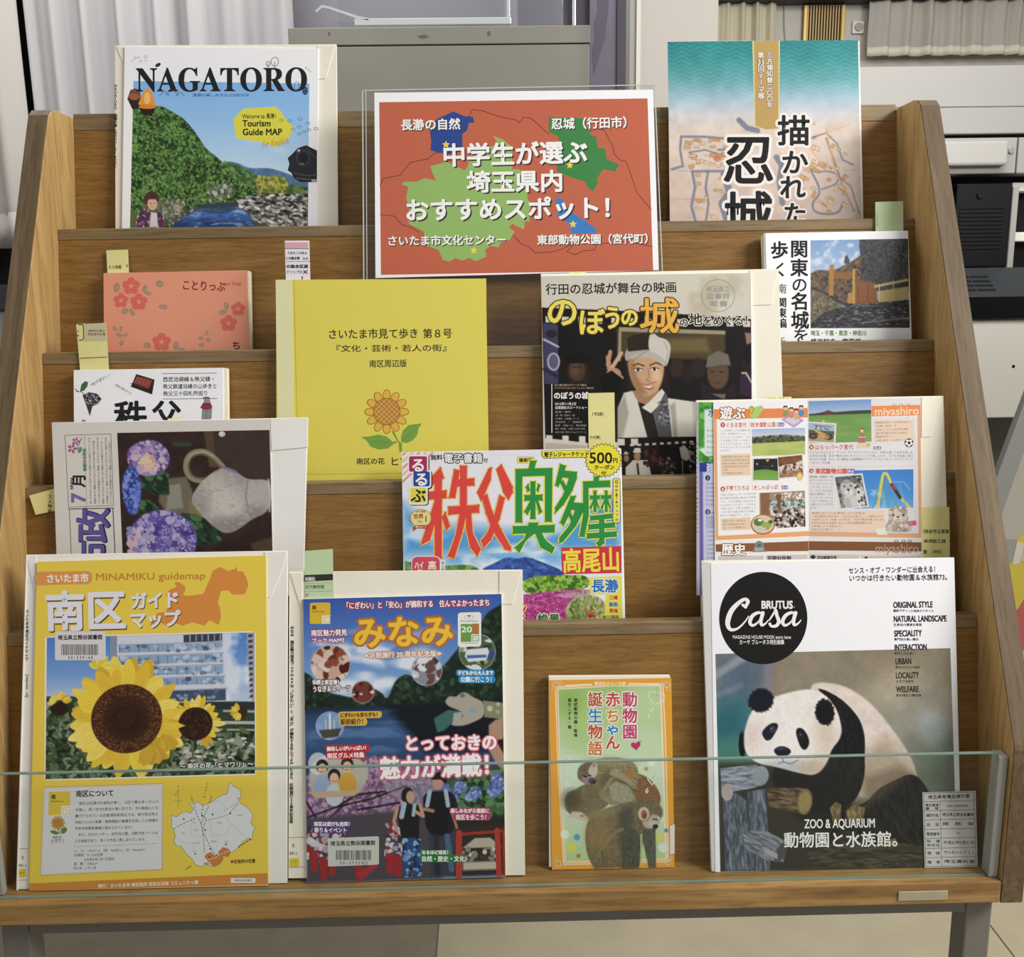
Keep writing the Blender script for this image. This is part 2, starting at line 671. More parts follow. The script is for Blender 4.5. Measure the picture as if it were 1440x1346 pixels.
                    for j, c in enumerate(txt):
                        gv, gt, a = glyph(c)
                        px = gv[:, 0] - (a if a < 0.9 else 1.0) / 2
                        py = -(gv[:, 1] - 0.38)
                        if c in 'ー(（)）「」〜' or (rotl and ord(c) < 256):
                            px, py = -py, px
                        elif c in '。、':
                            px, py = px + 0.6, py - 0.6
                        cx = xa + (xb - xa) * (j + 0.5) / N
                        V.append(np.stack([px * size + cx, py * size + y0 + step * (j + 0.5)], 1))
                        T.append(gt + m)
                        m += len(gv)
                    V, T = np.concatenate(V), np.concatenate(T)
                V, T = s._stamp(V, T, b, n)
                C = np.repeat(srgb(col)[None], len(V), 0)
            P = s.plane.xy(V)
            P[:, 1] = np.maximum(P[:, 1], 0.0006)
            if not len(P): continue
            bb = (P[:, 0].min(), P[:, 1].min(), P[:, 0].max(), P[:, 1].max())
            z = s.z
            for q, zt in levels:
                if zt > z and bb[0] < q[2] and bb[2] > q[0] and bb[1] < q[3] and bb[3] > q[1]: z = zt
            z += s.lift
            zz = np.full(len(P), z)
            if s.zadd is not None: zz += s.zadd
            levels.append((bb, zz.max()))
            V3 = np.concatenate([P, zz[:, None]], 1)
            VV.append(V3); TT.append(T + k); CC.append(C)
            k += len(V3)
        V, T, C = np.concatenate(VV), np.concatenate(TT), np.concatenate(CC)
        # every print faces the viewer
        a, b_, c_ = V[T[:, 0]], V[T[:, 1]], V[T[:, 2]]
        cr = (b_[:, 0] - a[:, 0]) * (c_[:, 1] - a[:, 1]) - (b_[:, 1] - a[:, 1]) * (c_[:, 0] - a[:, 0])
        T[cr < 0] = T[cr < 0][:, ::-1]
        me = bpy.data.meshes.new(s.name)
        me.vertices.add(len(V))
        me.vertices.foreach_set('co', V.astype(np.float32).ravel())
        me.loops.add(T.size)
        me.loops.foreach_set('vertex_index', T.astype(np.int32).ravel())
        me.polygons.add(len(T))
        me.polygons.foreach_set('loop_start', np.arange(0, T.size, 3, dtype=np.int32))
        at = me.attributes.new('ink', 'FLOAT_COLOR', 'POINT')
        L = np.clip(lin(C) * INK, 0, 0.95)
        at.data.foreach_set('color', np.concatenate([L, np.ones((len(L), 1))], 1).astype(np.float32).ravel())
        me.materials.append(s.mat)
        me.update(calc_edges=True)
        o = bpy.data.objects.new(s.name, me)
        COL.objects.link(o)
        o.parent = s.parent
        s.count = len(T)
        return o


INK = 1.0
# ------------------------------------------------------------------ the display rack
S = 0.9 / 0.86
HW = 0.45                       # half of the inner width
DY, DZ = 0.06666, 0.12375       # step from tier to tier
LIP = [(0.08305 + DY * i, 0.22124 + DZ * i) for i in range(4)] + [(0.35271, 0.71746)]
AL = math.radians(13)
PAL = math.radians(10.5)        # lean of the wooden panels
FLOOR_Z = -0.62

W_PANEL = wood('oak_plywood', '83602d', '906b36', '9e7741', 0, 1.6, 0.4, 0.15)
W_RAIL = wood('oak_rail', '7f6a48', '8e7856', '9b8665', 0, 0.6, 0.5, 0.25)
W_SIDE = wood('oak_side_board', 'b3905a', 'bd9a63', 'c7a56f', 2, 0.5, 0.45, 0.14)
W_EDGE = wood('worn_oak_edge', '645339', '6a583f', '7d694e', 2, 0.8, 0.6, 0.12, 26.5)
W_FRONT = wood('oak_front_board', '8f6c40', 'a6814d', 'b6955f', 0, 0.6, 0.5, 0.3)
GREYM = plain('grey_painted_steel', '77736c', 0.45, 0.0, 0.4, var=0.05)
DARKJ = plain('dark_joint', '2e2418', 0.8)

rack = empty('display_rack', (0, 0.15, FLOOR_Z), label='oak stepped magazine display rack with five tiers on a grey steel frame', cat='display rack')
rack_loc = Vector(rack.location)


def R(name, vf, mat, parent=None, bevel=0, **kw):
    """Rack part given in world coordinates, stored relative to the rack."""
    v, f = vf
    v = [np.array(p, float) - np.array(rack_loc) for p in v]
    return mesh_obj(name, v, f, mat, parent or rack, bevel=bevel, **kw)


def lean(y, z, s, al=PAL): return (y + s * math.sin(al), z + s * math.cos(al))


def slab_yz(pts, x0, x1): return prism([(x0, y, z) for y, z in pts], (x1 - x0, 0, 0))


TH = 0.0125
for i, (y, z) in enumerate(LIP):
    zb = DZ * i + 0.0 if i < 4 else DZ * 4 + 0.0
    L = (z - zb) / math.cos(PAL)
    ny, nz = math.cos(PAL), -math.sin(PAL)      # backwards
    rail_h = 0.0115 if i < 4 else 0.018
    # solid wood rail along the top
    a = (y, z); b = lean(y, z, -rail_h)
    c = (b[0] + TH * ny, b[1] + TH * nz); d = (y + TH, z)
    R('rail', slab_yz([a, b, c, d], -HW, HW), W_RAIL, bevel=0.0009)
    # dark glue joint, then the plywood face below
    y1, z1 = lean(y, z, -rail_h - 0.0004)
    b1 = lean(y, z, -L)
    o = 0.0005
    R('tier_panel', slab_yz([(y1 + o, z1), (b1[0] + o, b1[1]), (b1[0] + TH, b1[1]), (y1 + TH, z1)], -HW, HW), W_PANEL)
# pocket floors behind each tier's panel
for i in range(1, 5):
    y, z = LIP[i - 1]
    zf = DZ * i
    ya = y - (z - zf) * math.tan(PAL) + TH + 0.0006
    yb = LIP[i][0] - (LIP[i][1] - zf) * math.tan(PAL) + TH
    R('tier_floor', box(-HW, HW, ya, yb, zf - 0.010, zf - 0.0002), W_PANEL)
# bottom board
yb0 = LIP[0][0] - LIP[0][1] * math.tan(PAL) + TH
R('bottom_board', box(-HW, HW, 0.0, yb0, -0.0215, 0.0), W_FRONT, bevel=0.0015)
# back board
R('back_board', box(-HW, HW, 0.372, 0.382, 0.0, 0.70), W_PANEL)
# side boards: vertical nose, slanted front edge, rounded top
prof = [(0.0, -0.0215), (0.0, 0.1265), (0.0015, 0.1315), (0.2830, 0.6965), (0.2885, 0.7065), (0.297, 0.7125), (0.309, 0.7145), (0.345, 0.7135), (0.382, 0.709), (0.382, -0.0215)]
for x0, x1, nm in ((-HW - 0.021, -HW, 'left'), (HW, HW + 0.021, 'right')):
    sb = R('side_board', slab_yz([(y + 0.0014, z) if i < 6 else (y, z) for i, (y, z) in enumerate(prof)], x0, x1), W_SIDE, bevel=0.0012)
    # thin worn edge band on the front
    fr = prof[:7]
    V, F = [], []
    for (y, z) in fr:
        V += [(x0 + .0008, y, z), (x1 - .0008, y, z), (x1 - .0008, y + 0.003, z), (x0 + .0008, y + 0.003, z)]
    for k in range(len(fr) - 1):
        q = 4 * k
        for j in range(4): F.append([q + j, q + (j + 1) % 4, q + 4 + (j + 1) % 4, q + 4 + j])
    F += [[0, 1, 2, 3], [len(V) - 4, len(V) - 3, len(V) - 2, len(V) - 1]]
    me = R('edge_band', (V, fixn(V, F)), W_EDGE)
# steel frame: front bar, legs, rear bar, side bars
yf = 0.022
for x0, x1 in ((-0.456, -0.431), (0.431, 0.456)):
    R('leg', box(x0, x1, yf, yf + 0.027, FLOOR_Z, -0.0218), GREYM, bevel=0.002)
    R('side_bar', box(x0, x1, yf + 0.0275, 0.355, -0.047, -0.0218), GREYM)
    R('foot_bar', box(x0, x1, yf + 0.0275, 0.40, FLOOR_Z, FLOOR_Z + 0.03), GREYM, bevel=0.002)
R('front_bar', box(-0.4305, 0.4305, yf, yf + 0.02, -0.0455, -0.0218), GREYM, bevel=0.001)
R('rear_bar', box(-0.4305, 0.4305, 0.332, 0.352, -0.0455, -0.0218), GREYM)
# name plate on the bottom board
PL = plain('pale_metal_plate', 'b3aa8e', 0.35, 0.1, var=0.06, vscale=60)
R('name_plate', box(0.357, 0.4015, -0.0012, 0.0002, -0.0165, -0.0075), PL, bevel=0.0004, label='small blank pale metal name plate')
# glass fence at the front of the bottom tray
GL = clear('front_glass', (0.982, 0.995, 0.988), 0.0, 0.02)
GE = plain('green_glass_edge', '75897d', 0.25, 0, 0.5)
gl = R('glass_panel', box(-0.4495, 0.4405, 0.0085, 0.0125, 0.0004, 0.1195), GL, label='clear glass fence along the front of the lowest tray')
R('glass_edge', box(-0.4495, 0.4405, 0.0086, 0.0124, 0.1195, 0.1203), GE, gl)
R('glass_edge', box(-0.4495, 0.4405, 0.0087, 0.0123, 0.0001, 0.0005), GE, gl)
CL = plain('grey_plastic_clip', 'a3a29c', 0.4)
R('glass_bracket', box(0.4408, 0.4492, 0.006, 0.020, 0.0005, 0.118), CL, bevel=0.001, label='grey upright bracket holding the right end of the glass')
R('glass_bracket', box(-0.4499, -0.4440, 0.013, 0.020, 0.0005, 0.118), CL, bevel=0.001)

# ------------------------------------------------------------------ the room
floor_m = plain('floor_base', '7f7a6c', 0.6)
fl = bx('floor', -3.2, 4.2, -2.5, 4.2, FLOOR_Z - 0.05, FLOOR_Z - 0.003, floor_m, kind='structure')
T_L = plain('beige_floor_tile', 'a09780', 0.35, var=0.05, vscale=14)
T_D = plain('darker_floor_tile', '776e5c', 0.45, var=0.08, vscale=20)  # darker colour for the tiles left of the long joint
X0 = -0.1165
meL = meD = None
TS = 0.995
for j in range(-3, 4):
    for i in range(-3, 5):
        x0, y0 = X0 + i * TS, 0.36 + j * TS
        dark = i < 0
        src = meD if dark else meL
        if src is None:
            v, f = box(0.0016, TS - 0.0016, 0.0016, TS - 0.0016, -0.003, 0.0)
            o = mesh_obj('floor_tile', v, f, T_D if dark else T_L, fl, bevel=0)
            if dark: meD = o.data
            else: meL = o.data
        else:
            o = bpy.data.objects.new('floor_tile', src)
            COL.objects.link(o)
            o.parent = fl
        o.location = (x0, y0, FLOOR_Z)
        if dark: tag(o, label='dark brown floor tile')

WALL = plain('cream_wall', 'c9c4ba', 0.7, var=0.03)
PILL = plain('pillar_white', 'c6c0b8', 0.6)
bx('wall_back', -3.2, 4.2, 4.0, 4.1, FLOOR_Z, 2.3, WALL, kind='structure')


# curtains -----------------------------------------------------------------
def curtain(name, x0, x1, y, z0, z1, mat, folds, amp, label, hem=None, seed=1, slant=0.0, group=None, thick=0.004, hem_mat=None):
    rng = random.Random(seed)
    nx, nz = folds * 14, 14
    ph = [rng.uniform(0.75, 1.25) for _ in range(folds + 2)]
    cum = [0]
    for p in ph[:folds]: cum.append(cum[-1] + p)
    tot = cum[-1]
    def yy(u, w):
        q = u * tot
        k = next((i for i in range(folds) if q <= cum[i + 1] + 1e-9), folds - 1)
        t = (q - cum[k]) / ph[k]
        a = amp * (0.7 + 0.5 * ((k * 37) % 5) / 4)
        return a * math.sin(2 * math.pi * t) + a * 0.35 * math.sin(4 * math.pi * t + k) + 0.3 * amp * math.sin(5 * w + k)
    V, F = [], []
    for s_ in (0, 1):
        for j in range(nz + 1):
            w = j / nz
            for i in range(nx + 1):
                u = i / nx
                V.append((x0 + (x1 - x0) * u + slant * (1 - w) * (1 - u), y + yy(u, w) + s_ * thick, z0 + (z1 - z0) * w))
    n1 = (nx + 1) * (nz + 1)
    for j in range(nz):
        for i in range(nx):
            a = j * (nx + 1) + i
            F.append([a, a + 1, a + nx + 2, a + nx + 1])
            F.append([n1 + a + nx + 1, n1 + a + nx + 2, n1 + a + 1, n1 + a])
    for i in range(nx):
        F.append([n1 + i, n1 + i + 1, i + 1, i])
        a = nz * (nx + 1) + i
        F.append([a, a + 1, n1 + a + 1, n1 + a])
    for j in range(nz):
        a = j * (nx + 1)
        F.append([a, a + nx + 1, n1 + a + nx + 1, n1 + a])
        a += nx
        F.append([a + nx + 1, a, n1 + a, n1 + a + nx + 1])
    o = mesh_obj(name, V, F, mat, smooth=True, label=label, cat='curtain', group=group)
    if hem:
        hv = []
        hf = []
        for j in range(2):
            for i in range(nx + 1):
                v = V[i]
                hv.append((v[0], v[1] - 0.003, z0 + hem * j + 0.0003))
        m = nx + 1
        for i in range(nx): hf.append([i, i + 1, m + i + 1, m + i])
        h = mesh_obj('hem', hv, hf, hem_mat or mat, o, smooth=True)
        sm = h.modifiers.new('solid', 'SOLIDIFY')
        sm.thickness = 0.002
    return o


CURT = plain('grey_drape_cloth', 'bab8b9', 0.9, spec=0.1, bump=0.3, bscale=900, var=0.03)
CURT2 = plain('grey_drape_cloth_paler', 'bab6af', 0.9, spec=0.1, bump=0.3, bscale=900)
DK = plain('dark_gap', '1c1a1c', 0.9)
curtain('drape', -0.985, -0.415, 1.5, -0.35, 1.9, CURT, 7, 0.022, 'wide grey drape hanging behind the left half of the rack', seed=4)
curtain('drape', -1.50, -0.997, 1.5, 0.615, 1.9, CURT2, 4, 0.03, 'narrow grey drape at the far left edge, ending in a hem', hem=0.075, seed=9, slant=0.04)
bx('wall_behind', -0.47, 0.21, 1.60, 1.615, FLOOR_Z, 2.1, plain('grey_wall_paint', '87858c', 0.6), kind='structure')
bx('wall_left', -1.8, -0.2, 1.62, 1.66, FLOOR_Z, 2.1, DK, kind='structure')  # near-black colour stands in for the shade in the slits by the drapes
cabL = empty('floor_cabinet', (-1.30, 1.5, FLOOR_Z), label='grey steel cabinet with a dark top below the far left drape', cat='cabinet')
LGM = plain('light_grey_steel', '8f9190', 0.4)
bx('body', -0.3, 0.22, -0.08, 0.08, 0, 1.10, LGM, cabL, bevel=0.002)
bx('top', -0.3, 0.235, -0.09, 0.09, 1.1005, 1.155, plain('charcoal_top', '3b3a3d', 0.5), cabL, bevel=0.003)

# grey steel cabinet right behind the rack ------------------------------------
CABM = plain('khaki_grey_steel', '87857b', 0.5, var=0.10, vscale=5)
cab = empty('steel_cabinet', (-0.08, 1.15, FLOOR_Z), label='khaki grey steel cabinet standing directly behind the rack, scuffed at its top', cat='cabinet')
ct = 0.951 - FLOOR_Z
bx('body', -0.253, 0.253, -0.15, 0.15, 0, ct - 0.0295, CABM, cab, bevel=0.002)
bx('top_band', -0.254, 0.254, -0.151, 0.15, ct - 0.028, ct, CABM, cab, bevel=0.0012)
SC = plain('scuff', '5d584e', 0.7)
rgs = random.Random(3)
for xc, zc, w_, h_ in ((-0.027, 0.0155, 0.019, 0.006), (0.083, 0.0125, 0.006, 0.008), (-0.185, 0.010, 0.004, 0.006)):
    pts = [(xc + w_ / 2 * math.cos(t / 12 * 6.283) * rgs.uniform(.7, 1.15), -0.1513, ct - zc + h_ / 2 * math.sin(t / 12 * 6.283) * rgs.uniform(.6, 1.2)) for t in range(12)]
    mesh_obj('scuff_mark', *prism(pts, (0, 0.0002, 0)), SC, cab)

# clear brochure holder on the cabinet
ACR = clear('clear_acrylic', (0.93, 0.94, 0.95), 0.10, 0.06)
ACE = plain('acrylic_edge', 'b9bcbf', 0.15, 0, 0.8)
bh = empty('brochure_holder', (-0.10, 1.108, 0.9515), label='clear acrylic brochure holder lying on top of the steel cabinet', cat='holder')
bx('base_plate', -0.135, 0.118, -0.06, 0.10, 0.011, 0.0145, ACR, bh)
bx('front_rim', -0.105, 0.118, -0.0645, -0.0603, 0.008, 0.0175, ACE, bh, bevel=0.001)
bx('back_plate', -0.150, 0.110, 0.102, 0.106, 0.016, 0.20, ACR, bh)
sh = [(-0.160, 0.028), (-0.150, 0.036), (-0.140, 0.034), (-0.100, 0.021), (-0.085, 0.018), (-0.085, 0.015), (-0.10, 0.017), (-0.142, 0.031), (-0.150, 0.032), (-0.158, 0.026)]
v, f = prism([(x, -0.0645, z) for x, z in sh], (0, 0.003, 0))
mesh_obj('curved_lip', v, f, ACE, bh)
bx('side_fin', 0.112, 0.1165, -0.06, 0.10, 0.018, 0.16, ACE, bh, bevel=0.0005)
for x in (-0.078, 0.055):
    bx('foot', x - 0.006, x + 0.006, -0.058, -0.046, 0, 0.0107, ACR, bh, bevel=0.001)
bh.scale = (1.2, 1.2, 1.2)
bh2 = empty('leaflet_stand', (0.088, 1.13, 0.9515), label='smaller clear plastic leaflet stand at the right end of the cabinet top', cat='holder')
v, f = prism([(-0.028, -0.05, 0), (0.042, -0.05, 0), (0.044, -0.05, 0.018), (0.036, -0.05, 0.045), (0.034, -0.05, 0.12), (-0.028, -0.05, 0.12)], (0, 0.004, 0))
mesh_obj('front_sheet', v, f, clear('cloudy_plastic', (0.8, 0.8, 0.82), 0.12, 0.15), bh2)
bx('back_sheet', -0.028, 0.04, 0.0, 0.003, 0, 0.13, ACR, bh2)

bh2.scale = (1.2, 1.2, 1.2)

# dark purple folding screen and pillar between cabinet and window ------------------
PUR = plain('muted_purple_panel', '5d5866', 0.6, var=0.12, vscale=9)
DPU = plain('dark_purple_panel', '3a3741', 0.55, var=0.2, vscale=6)
scn = empty('purple_screen', (0.15, 1.36, FLOOR_Z), label='dark purple panel standing between the grey cabinet and the white pillar', cat='panel')
bx('panel', 0.0575, 0.112, 0, 0.02, 0, 1.9, PUR, scn)
bx('panel', 0.1125, 0.142, -0.004, 0.02, 0, 1.9, DPU, scn, label='darker narrow panel')
bx('chrome_post', 0.022, 0.029, 0.0, 0.006, 0, 1.9, plain('chrome_post', 'd8d8d8', 0.15, 0.6), scn, bevel=0.001)
bx('panel', 0.005, 0.057, 0.012, 0.02, 0, 1.9, DPU, scn, label='darker narrow panel')
v, f = prism([(0.062, -0.0006, 1.60), (0.066, -0.0006, 1.56), (0.075, -0.0006, 1.59), (0.088, -0.0006, 1.63), (0.095, -0.0006, 1.69), (0.092, -0.0006, 1.76), (0.070, -0.0006, 1.76), (0.074, -0.0006, 1.68), (0.066, -0.0006, 1.66), (0.068, -0.0006, 1.63)], (0, 0.0004, 0))
mesh_obj('leaf_pattern', v, f, plain('plum_tone', '4a4352', 0.6), scn)  # leaf-like patch in a darker tone than the panel
pil = empty('white_partition', (0.31, 0.95, FLOOR_Z), label='plain white partition end standing right of the purple panel', cat='partition')
bx('board', -0.058, 0.0690, 0, 0.05, 0, 1.9, PILL, pil)
bx('edge_strip', -0.0755, -0.0655, 0.0, 0.05, 0, 1.9, plain('edge_strip_grey', 'a8a59e', 0.5), pil)
bx('edge_strip', -0.0650, -0.0585, -0.003, 0.05, 0, 1.9, plain('edge_strip_white', 'e2ddd2', 0.5), pil)

# the far side: window curtains, heater grille, button --------------------------------
SHEER = plain('sheer_cream_cloth', 'b0aaa0', 0.9, spec=0.1, var=0.04)
SHE2 = plain('cream_hem', 'd8d2c0', 0.9, spec=0.1)
CREAM = plain('cream_cloth', 'cbc3ab', 0.9, spec=0.1, var=0.05)
WY = 3.2
bx('wall_right', 0.80, 4.0, WY + 0.06, WY + 0.12, FLOOR_Z, 1.9, plain('window_wall_paint', 'c4beb4', 0.7), kind='structure')
bx('curtain_rail', 0.85, 3.2, WY - 0.03, WY + 0.05, 1.532, 1.60, plain('dark_rail', '2a211b', 0.6), label='dark horizontal rail above the cream curtains', cat='rail')
curtain('window_curtain', 0.86, 1.085, WY + 0.01, 1.15, 1.531, CREAM, 4, 0.014, 'opaque cream curtain hanging left of the gold heater grille', seed=3)
curtain('window_curtain', 1.432, 2.35, WY, 1.337, 1.531, SHEER, 11, 0.012, 'sheer pleated white curtain with a pale hem at the upper right', hem=0.032, seed=5, hem_mat=SHE2)
GOLD = plain('gold_frame', 'b09650', 0.35, 0.5)
GBK = plain('grille_back', '5b4a33', 0.7)
gr = empty('wall_grille', (1.275, WY + 0.055, 1.42), label='gold framed vertical slat grille on the wall between the two curtains', cat='grille')
gw, gh = 0.078, 0.155
bx('back_plate', -gw, gw, -0.004, 0.0, -gh, 0.108, GBK, gr)
for x in (-gw, gw - 0.012):
    bx('frame_side', x, x + 0.012, -0.022, -0.0045, -gh, 0.108, GOLD, gr, bevel=0.001)
sl = None
for k in range(13):
    x = -gw + 0.0165 + k * 0.0107
    if sl is None:
        sl = bx('slat', -0.0022, 0.0022, -0.016, -0.0045, -gh, 0.108, plain('bronze_slat', 'a38b5c', 0.4, 0.3), gr)
        sl.location.x = x
    else:
        o = sl.copy()
        COL.objects.link(o)
        o.parent = gr
        o.location.x = x
bt = empty('wall_button', (1.412, WY + 0.055, 1.452), label='small round push button on a white square plate beside the sheer curtain', cat='button')
bx('plate', -0.024, 0.022, -0.008, 0.0, -0.024, 0.022, plain('white_plate', 'e0dbd0', 0.4), bt, bevel=0.003)


def disc(name, cx, cz, r, y0, y1, mat, parent, n=24, **kw):
    v, f = prism([(cx + r * math.cos(2 * math.pi * i / n), y0, cz + r * math.sin(2 * math.pi * i / n)) for i in range(n)], (0, y1 - y0, 0))
    return mesh_obj(name, v, f, mat, parent, bevel=0.0008, **kw)


disc('button_cap', -0.001, -0.001, 0.0155, -0.014, -0.0085, plain('grey_button', '9b978c', 0.4), bt)
v = []
cab_pts = [(1.125, 1.55), (1.128, 1.46), (1.135, 1.40), (1.15, 1.35)]
V, F = [], []
for x, z in cab_pts: V += [(x - .0015, WY + .05, z), (x + .0015, WY + .05, z), (x + .0015, WY + .053, z), (x - .0015, WY + .053, z)]
for k in range(3):
    for j in range(4): F.append([4 * k + j, 4 * k + (j + 1) % 4, 4 * k + 4 + (j + 1) % 4, 4 * k + 4 + j])
mesh_obj('cord', V, F, plain('pale_cord', 'a09a8e', 0.6), label='thin pale cord hanging beside the cream curtain', cat='cord')

# the copier ---------------------------------------------------------------------------
OFFW = plain('off_white_plastic', 'a3a09b', 0.45)
OFF2 = plain('warm_white_panel', 'f0ede2', 0.5)
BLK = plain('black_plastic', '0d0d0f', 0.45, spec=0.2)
GRYT = plain('slate_tray_plastic', '363a3e', 0.45)
cp = empty('copier', (1.6, 2.2, FLOOR_Z), label='large off-white office copier with black vents standing behind the rack on the right', cat='copier')
def cpx(name, x0, x1, z0, z1, mat, y0=0.0, y1=0.5, bevel=0.003, parent=None, **kw):
    return bx(name, x0 - 1.6, x1 - 1.6, y0, y1, z0 - FLOOR_Z, z1 - FLOOR_Z, mat, parent or cp, bevel=bevel, **kw)
cpx('upper_body', 0.82, 2.2, 1.000, 1.113, OFFW, 0.02)
cpx('panel_strip', 0.82, 1.548, 0.923, 0.996, OFFW, 0.0, 0.4)
cpx('panel_strip', 1.553, 2.2, 0.923, 0.996, OFFW, 0.0, 0.4)
dr = cpx('drawer', 0.9, 1.527, 0.812, 0.912, OFFW, 0.0, 0.4, label='white paper drawer')
cpx('drawer', 1.531, 2.2, 0.812, 0.912, OFFW, 0.0, 0.4, label='white paper drawer')
cpx('drawer_pull', 1.30, 1.489, 0.832, 0.902, plain('bright_white_plastic', 'b4b1ab', 0.35), -0.03, -0.0005, 0.008, dr)
disc('lock', 1.508 - 1.6, 0.876 - FLOOR_Z, 0.009, -0.006, -0.0005, plain('lock_metal', 'aaa9a6', 0.25, 0.7), dr)
cpx('dark_gap', 0.9, 2.2, 0.9125, 0.9225, BLK, 0.03, 0.3, 0)
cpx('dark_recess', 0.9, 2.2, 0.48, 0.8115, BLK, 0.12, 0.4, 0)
vp = cpx('vent_panel', 1.36, 1.5235, 0.545, 0.785, BLK, 0.0, 0.115, 0.004)
SLOT = plain('vent_slot', '060607', 0.8)
for k in range(11):
    cpx('vent_slat', 1.372, 1.502, 0.598 + k * 0.0115, 0.6035 + k * 0.0115, plain('vent_slat_plastic', '151518', 0.45, spec=0.2) if k == 0 else bpy.data.materials['vent_slat_plastic'], -0.004, -0.0003, 0.0008, vp)
disc('knob', 1.43 - 1.6, 0.752 - FLOOR_Z, 0.011, -0.006, -0.0005, BLK, vp)
cpx('side_column', 1.5265, 1.5445, 0.500, 0.775, OFFW, 0.0, 0.2)
cpx('inner_shelf', 1.548, 2.2, 0.62, 0.647, OFF2, 0.05, 0.3)
cpx('inner_shelf', 1.548, 2.2, 0.765, 0.790, OFF2, 0.05, 0.3)
tr = mesh_obj('output_tray', *prism([(1.30 - 1.6, -0.12, 0.463 - FLOOR_Z), (1.30 - 1.6, -0.004, 0.545 - FLOOR_Z), (1.30 - 1.6, -0.004, 0.515 - FLOOR_Z), (1.30 - 1.6, -0.12, 0.435 - FLOOR_Z)], (0.36, 0, 0)), GRYT, cp, bevel=0.003)
mesh_obj('tray_front', *prism([(1.30 - 1.6, -0.13, 0.462 - FLOOR_Z), (1.30 - 1.6, -0.1205, 0.462 - FLOOR_Z), (1.30 - 1.6, -0.1205, 0.400 - FLOOR_Z), (1.30 - 1.6, -0.13, 0.400 - FLOOR_Z)], (0.36, 0, 0)), BLK, cp)
for k in range(4):
    t_ = 0.18 + 0.15 * k
    yy_, zz_ = -0.12 + 0.116 * t_, 0.463 + 0.082 * t_ - FLOOR_Z
    for xa, xb in ((1.345, 1.393), (1.398, 1.45)):
        mesh_obj('slot', *prism([(xa - 1.6, yy_, zz_ + .0015), (xb - 1.6, yy_, zz_ + .0015), (xb - 1.6, yy_ + .007, zz_ + .0065), (xa - 1.6, yy_ + .007, zz_ + .0065)], (0, 0.001, -0.0012)), SLOT, tr)
dc = cpx('door_panel', 0.9, 2.2, 0.112, 0.395, OFF2, -0.12, 0.4, 0.003)
disc('screw_hole', 1.508 - 1.6, 0.262 - FLOOR_Z, 0.0045, -0.1208, -0.1203, BLK, dc)
cpx('plinth', 0.9, 2.2, FLOOR_Z, 0.1045, plain('plinth_grey', '6a6a68', 0.5), -0.02, 0.4, 0)

# A-frame notice board at the right edge
nb = empty('notice_board', (1.25, 1.2, FLOOR_Z), label='tilted notice board with a yellow cartoon poster cut by the right edge', cat='board')
def tilt(pts, y, d, name, mat, **kw):
    v, f = prism([(x - 1.25, y, z - FLOOR_Z) for x, z in pts], (0, d, 0))
    return mesh_obj(name, v, f, mat, nb, **kw)
ALU = plain('aluminium_frame', '8c8c8a', 0.35, 0.3)
tilt([(1.0, 0.045), (1.09, 0.36), (1.25, 0.9), (1.285, 0.9), (1.125, 0.36), (1.04, 0.045)], -0.02, 0.02, 'frame_rail', ALU, bevel=0.002)
tilt([(1.041, 0.044), (1.126, 0.36), (1.27, 0.88), (1.9, 0.88), (1.9, -0.5), (0.98, -0.5), (0.93, -0.3)], -0.006, 0.006, 'poster_sheet', plain('pale_grey_poster', '9d978c', 0.5))
YEL = plain('poster_yellow', 'b3a33c', 0.5)
tilt([(1.00, -0.04), (1.06, -0.035), (1.30, 0.20), (1.4, -0.1), (1.13, -0.165), (1.115, -0.13), (1.098, -0.165), (1.00, -0.165)], -0.0068, 0.0005, 'yellow_shape', YEL)
tilt([(1.02, -0.167), (1.098, -0.167), (1.115, -0.133), (1.13, -0.167), (1.3, -0.14), (1.3, -0.25), (1.13, -0.26), (1.03, -0.23)], -0.0068, 0.0005, 'red_shape', plain('poster_red', 'a2504c', 0.5))
tilt([(1.02, -0.262), (1.13, -0.262), (1.3, -0.252), (1.3, -0.34), (1.02, -0.33)], -0.0068, 0.0005, 'yellow_shape', YEL)
tilt([(1.056, -0.012), (1.083, -0.013), (1.076, -0.062), (1.062, -0.07), (1.054, -0.05)], -0.0074, 0.0005, 'sleeve', plain('sleeve_grey', '85837f', 0.5))
tilt([(1.083, -0.018), (1.099, -0.021), (1.093, -0.064), (1.077, -0.068)], -0.0078, 0.0005, 'cuff', plain('cuff_white', 'b7b3a9', 0.5))
tilt([(1.099, -0.022), (1.14, 0.0), (1.2, 0.0), (1.2, -0.06), (1.12, -0.06), (1.093, -0.06)], -0.0080, 0.0005, 'hand', plain('hand_tone', 'b39f8e', 0.5))
# ------------------------------------------------------------------ reading matter
ENV = plain('cream_envelope_paper', 'efe9d8', 0.75, spec=0.2, bump=0.12, bscale=60, var=0.015, vscale=25)
ENVW = plain('white_envelope_paper', 'efece6', 0.75, spec=0.2, bump=0.2, bscale=40, var=0.02, vscale=20)
PAGES = plain('page_block', 'f0ead6', 0.8, spec=0.1)
WHITE = plain('white_cover_stock', 'f5f5f8', 0.45, spec=0.3)
SLIPY = plain('yellow_slip_paper', 'ded894', 0.7, spec=0.2, var=0.03, vscale=30)
SLIPG = plain('green_slip_paper', 'c3d6ab', 0.7, spec=0.2)
SLIPW = plain('white_slip_paper', 'e6e3e8', 0.7, spec=0.2)
CREASE = plain('crease_shadow_paper', 'cfcab8', 0.8)


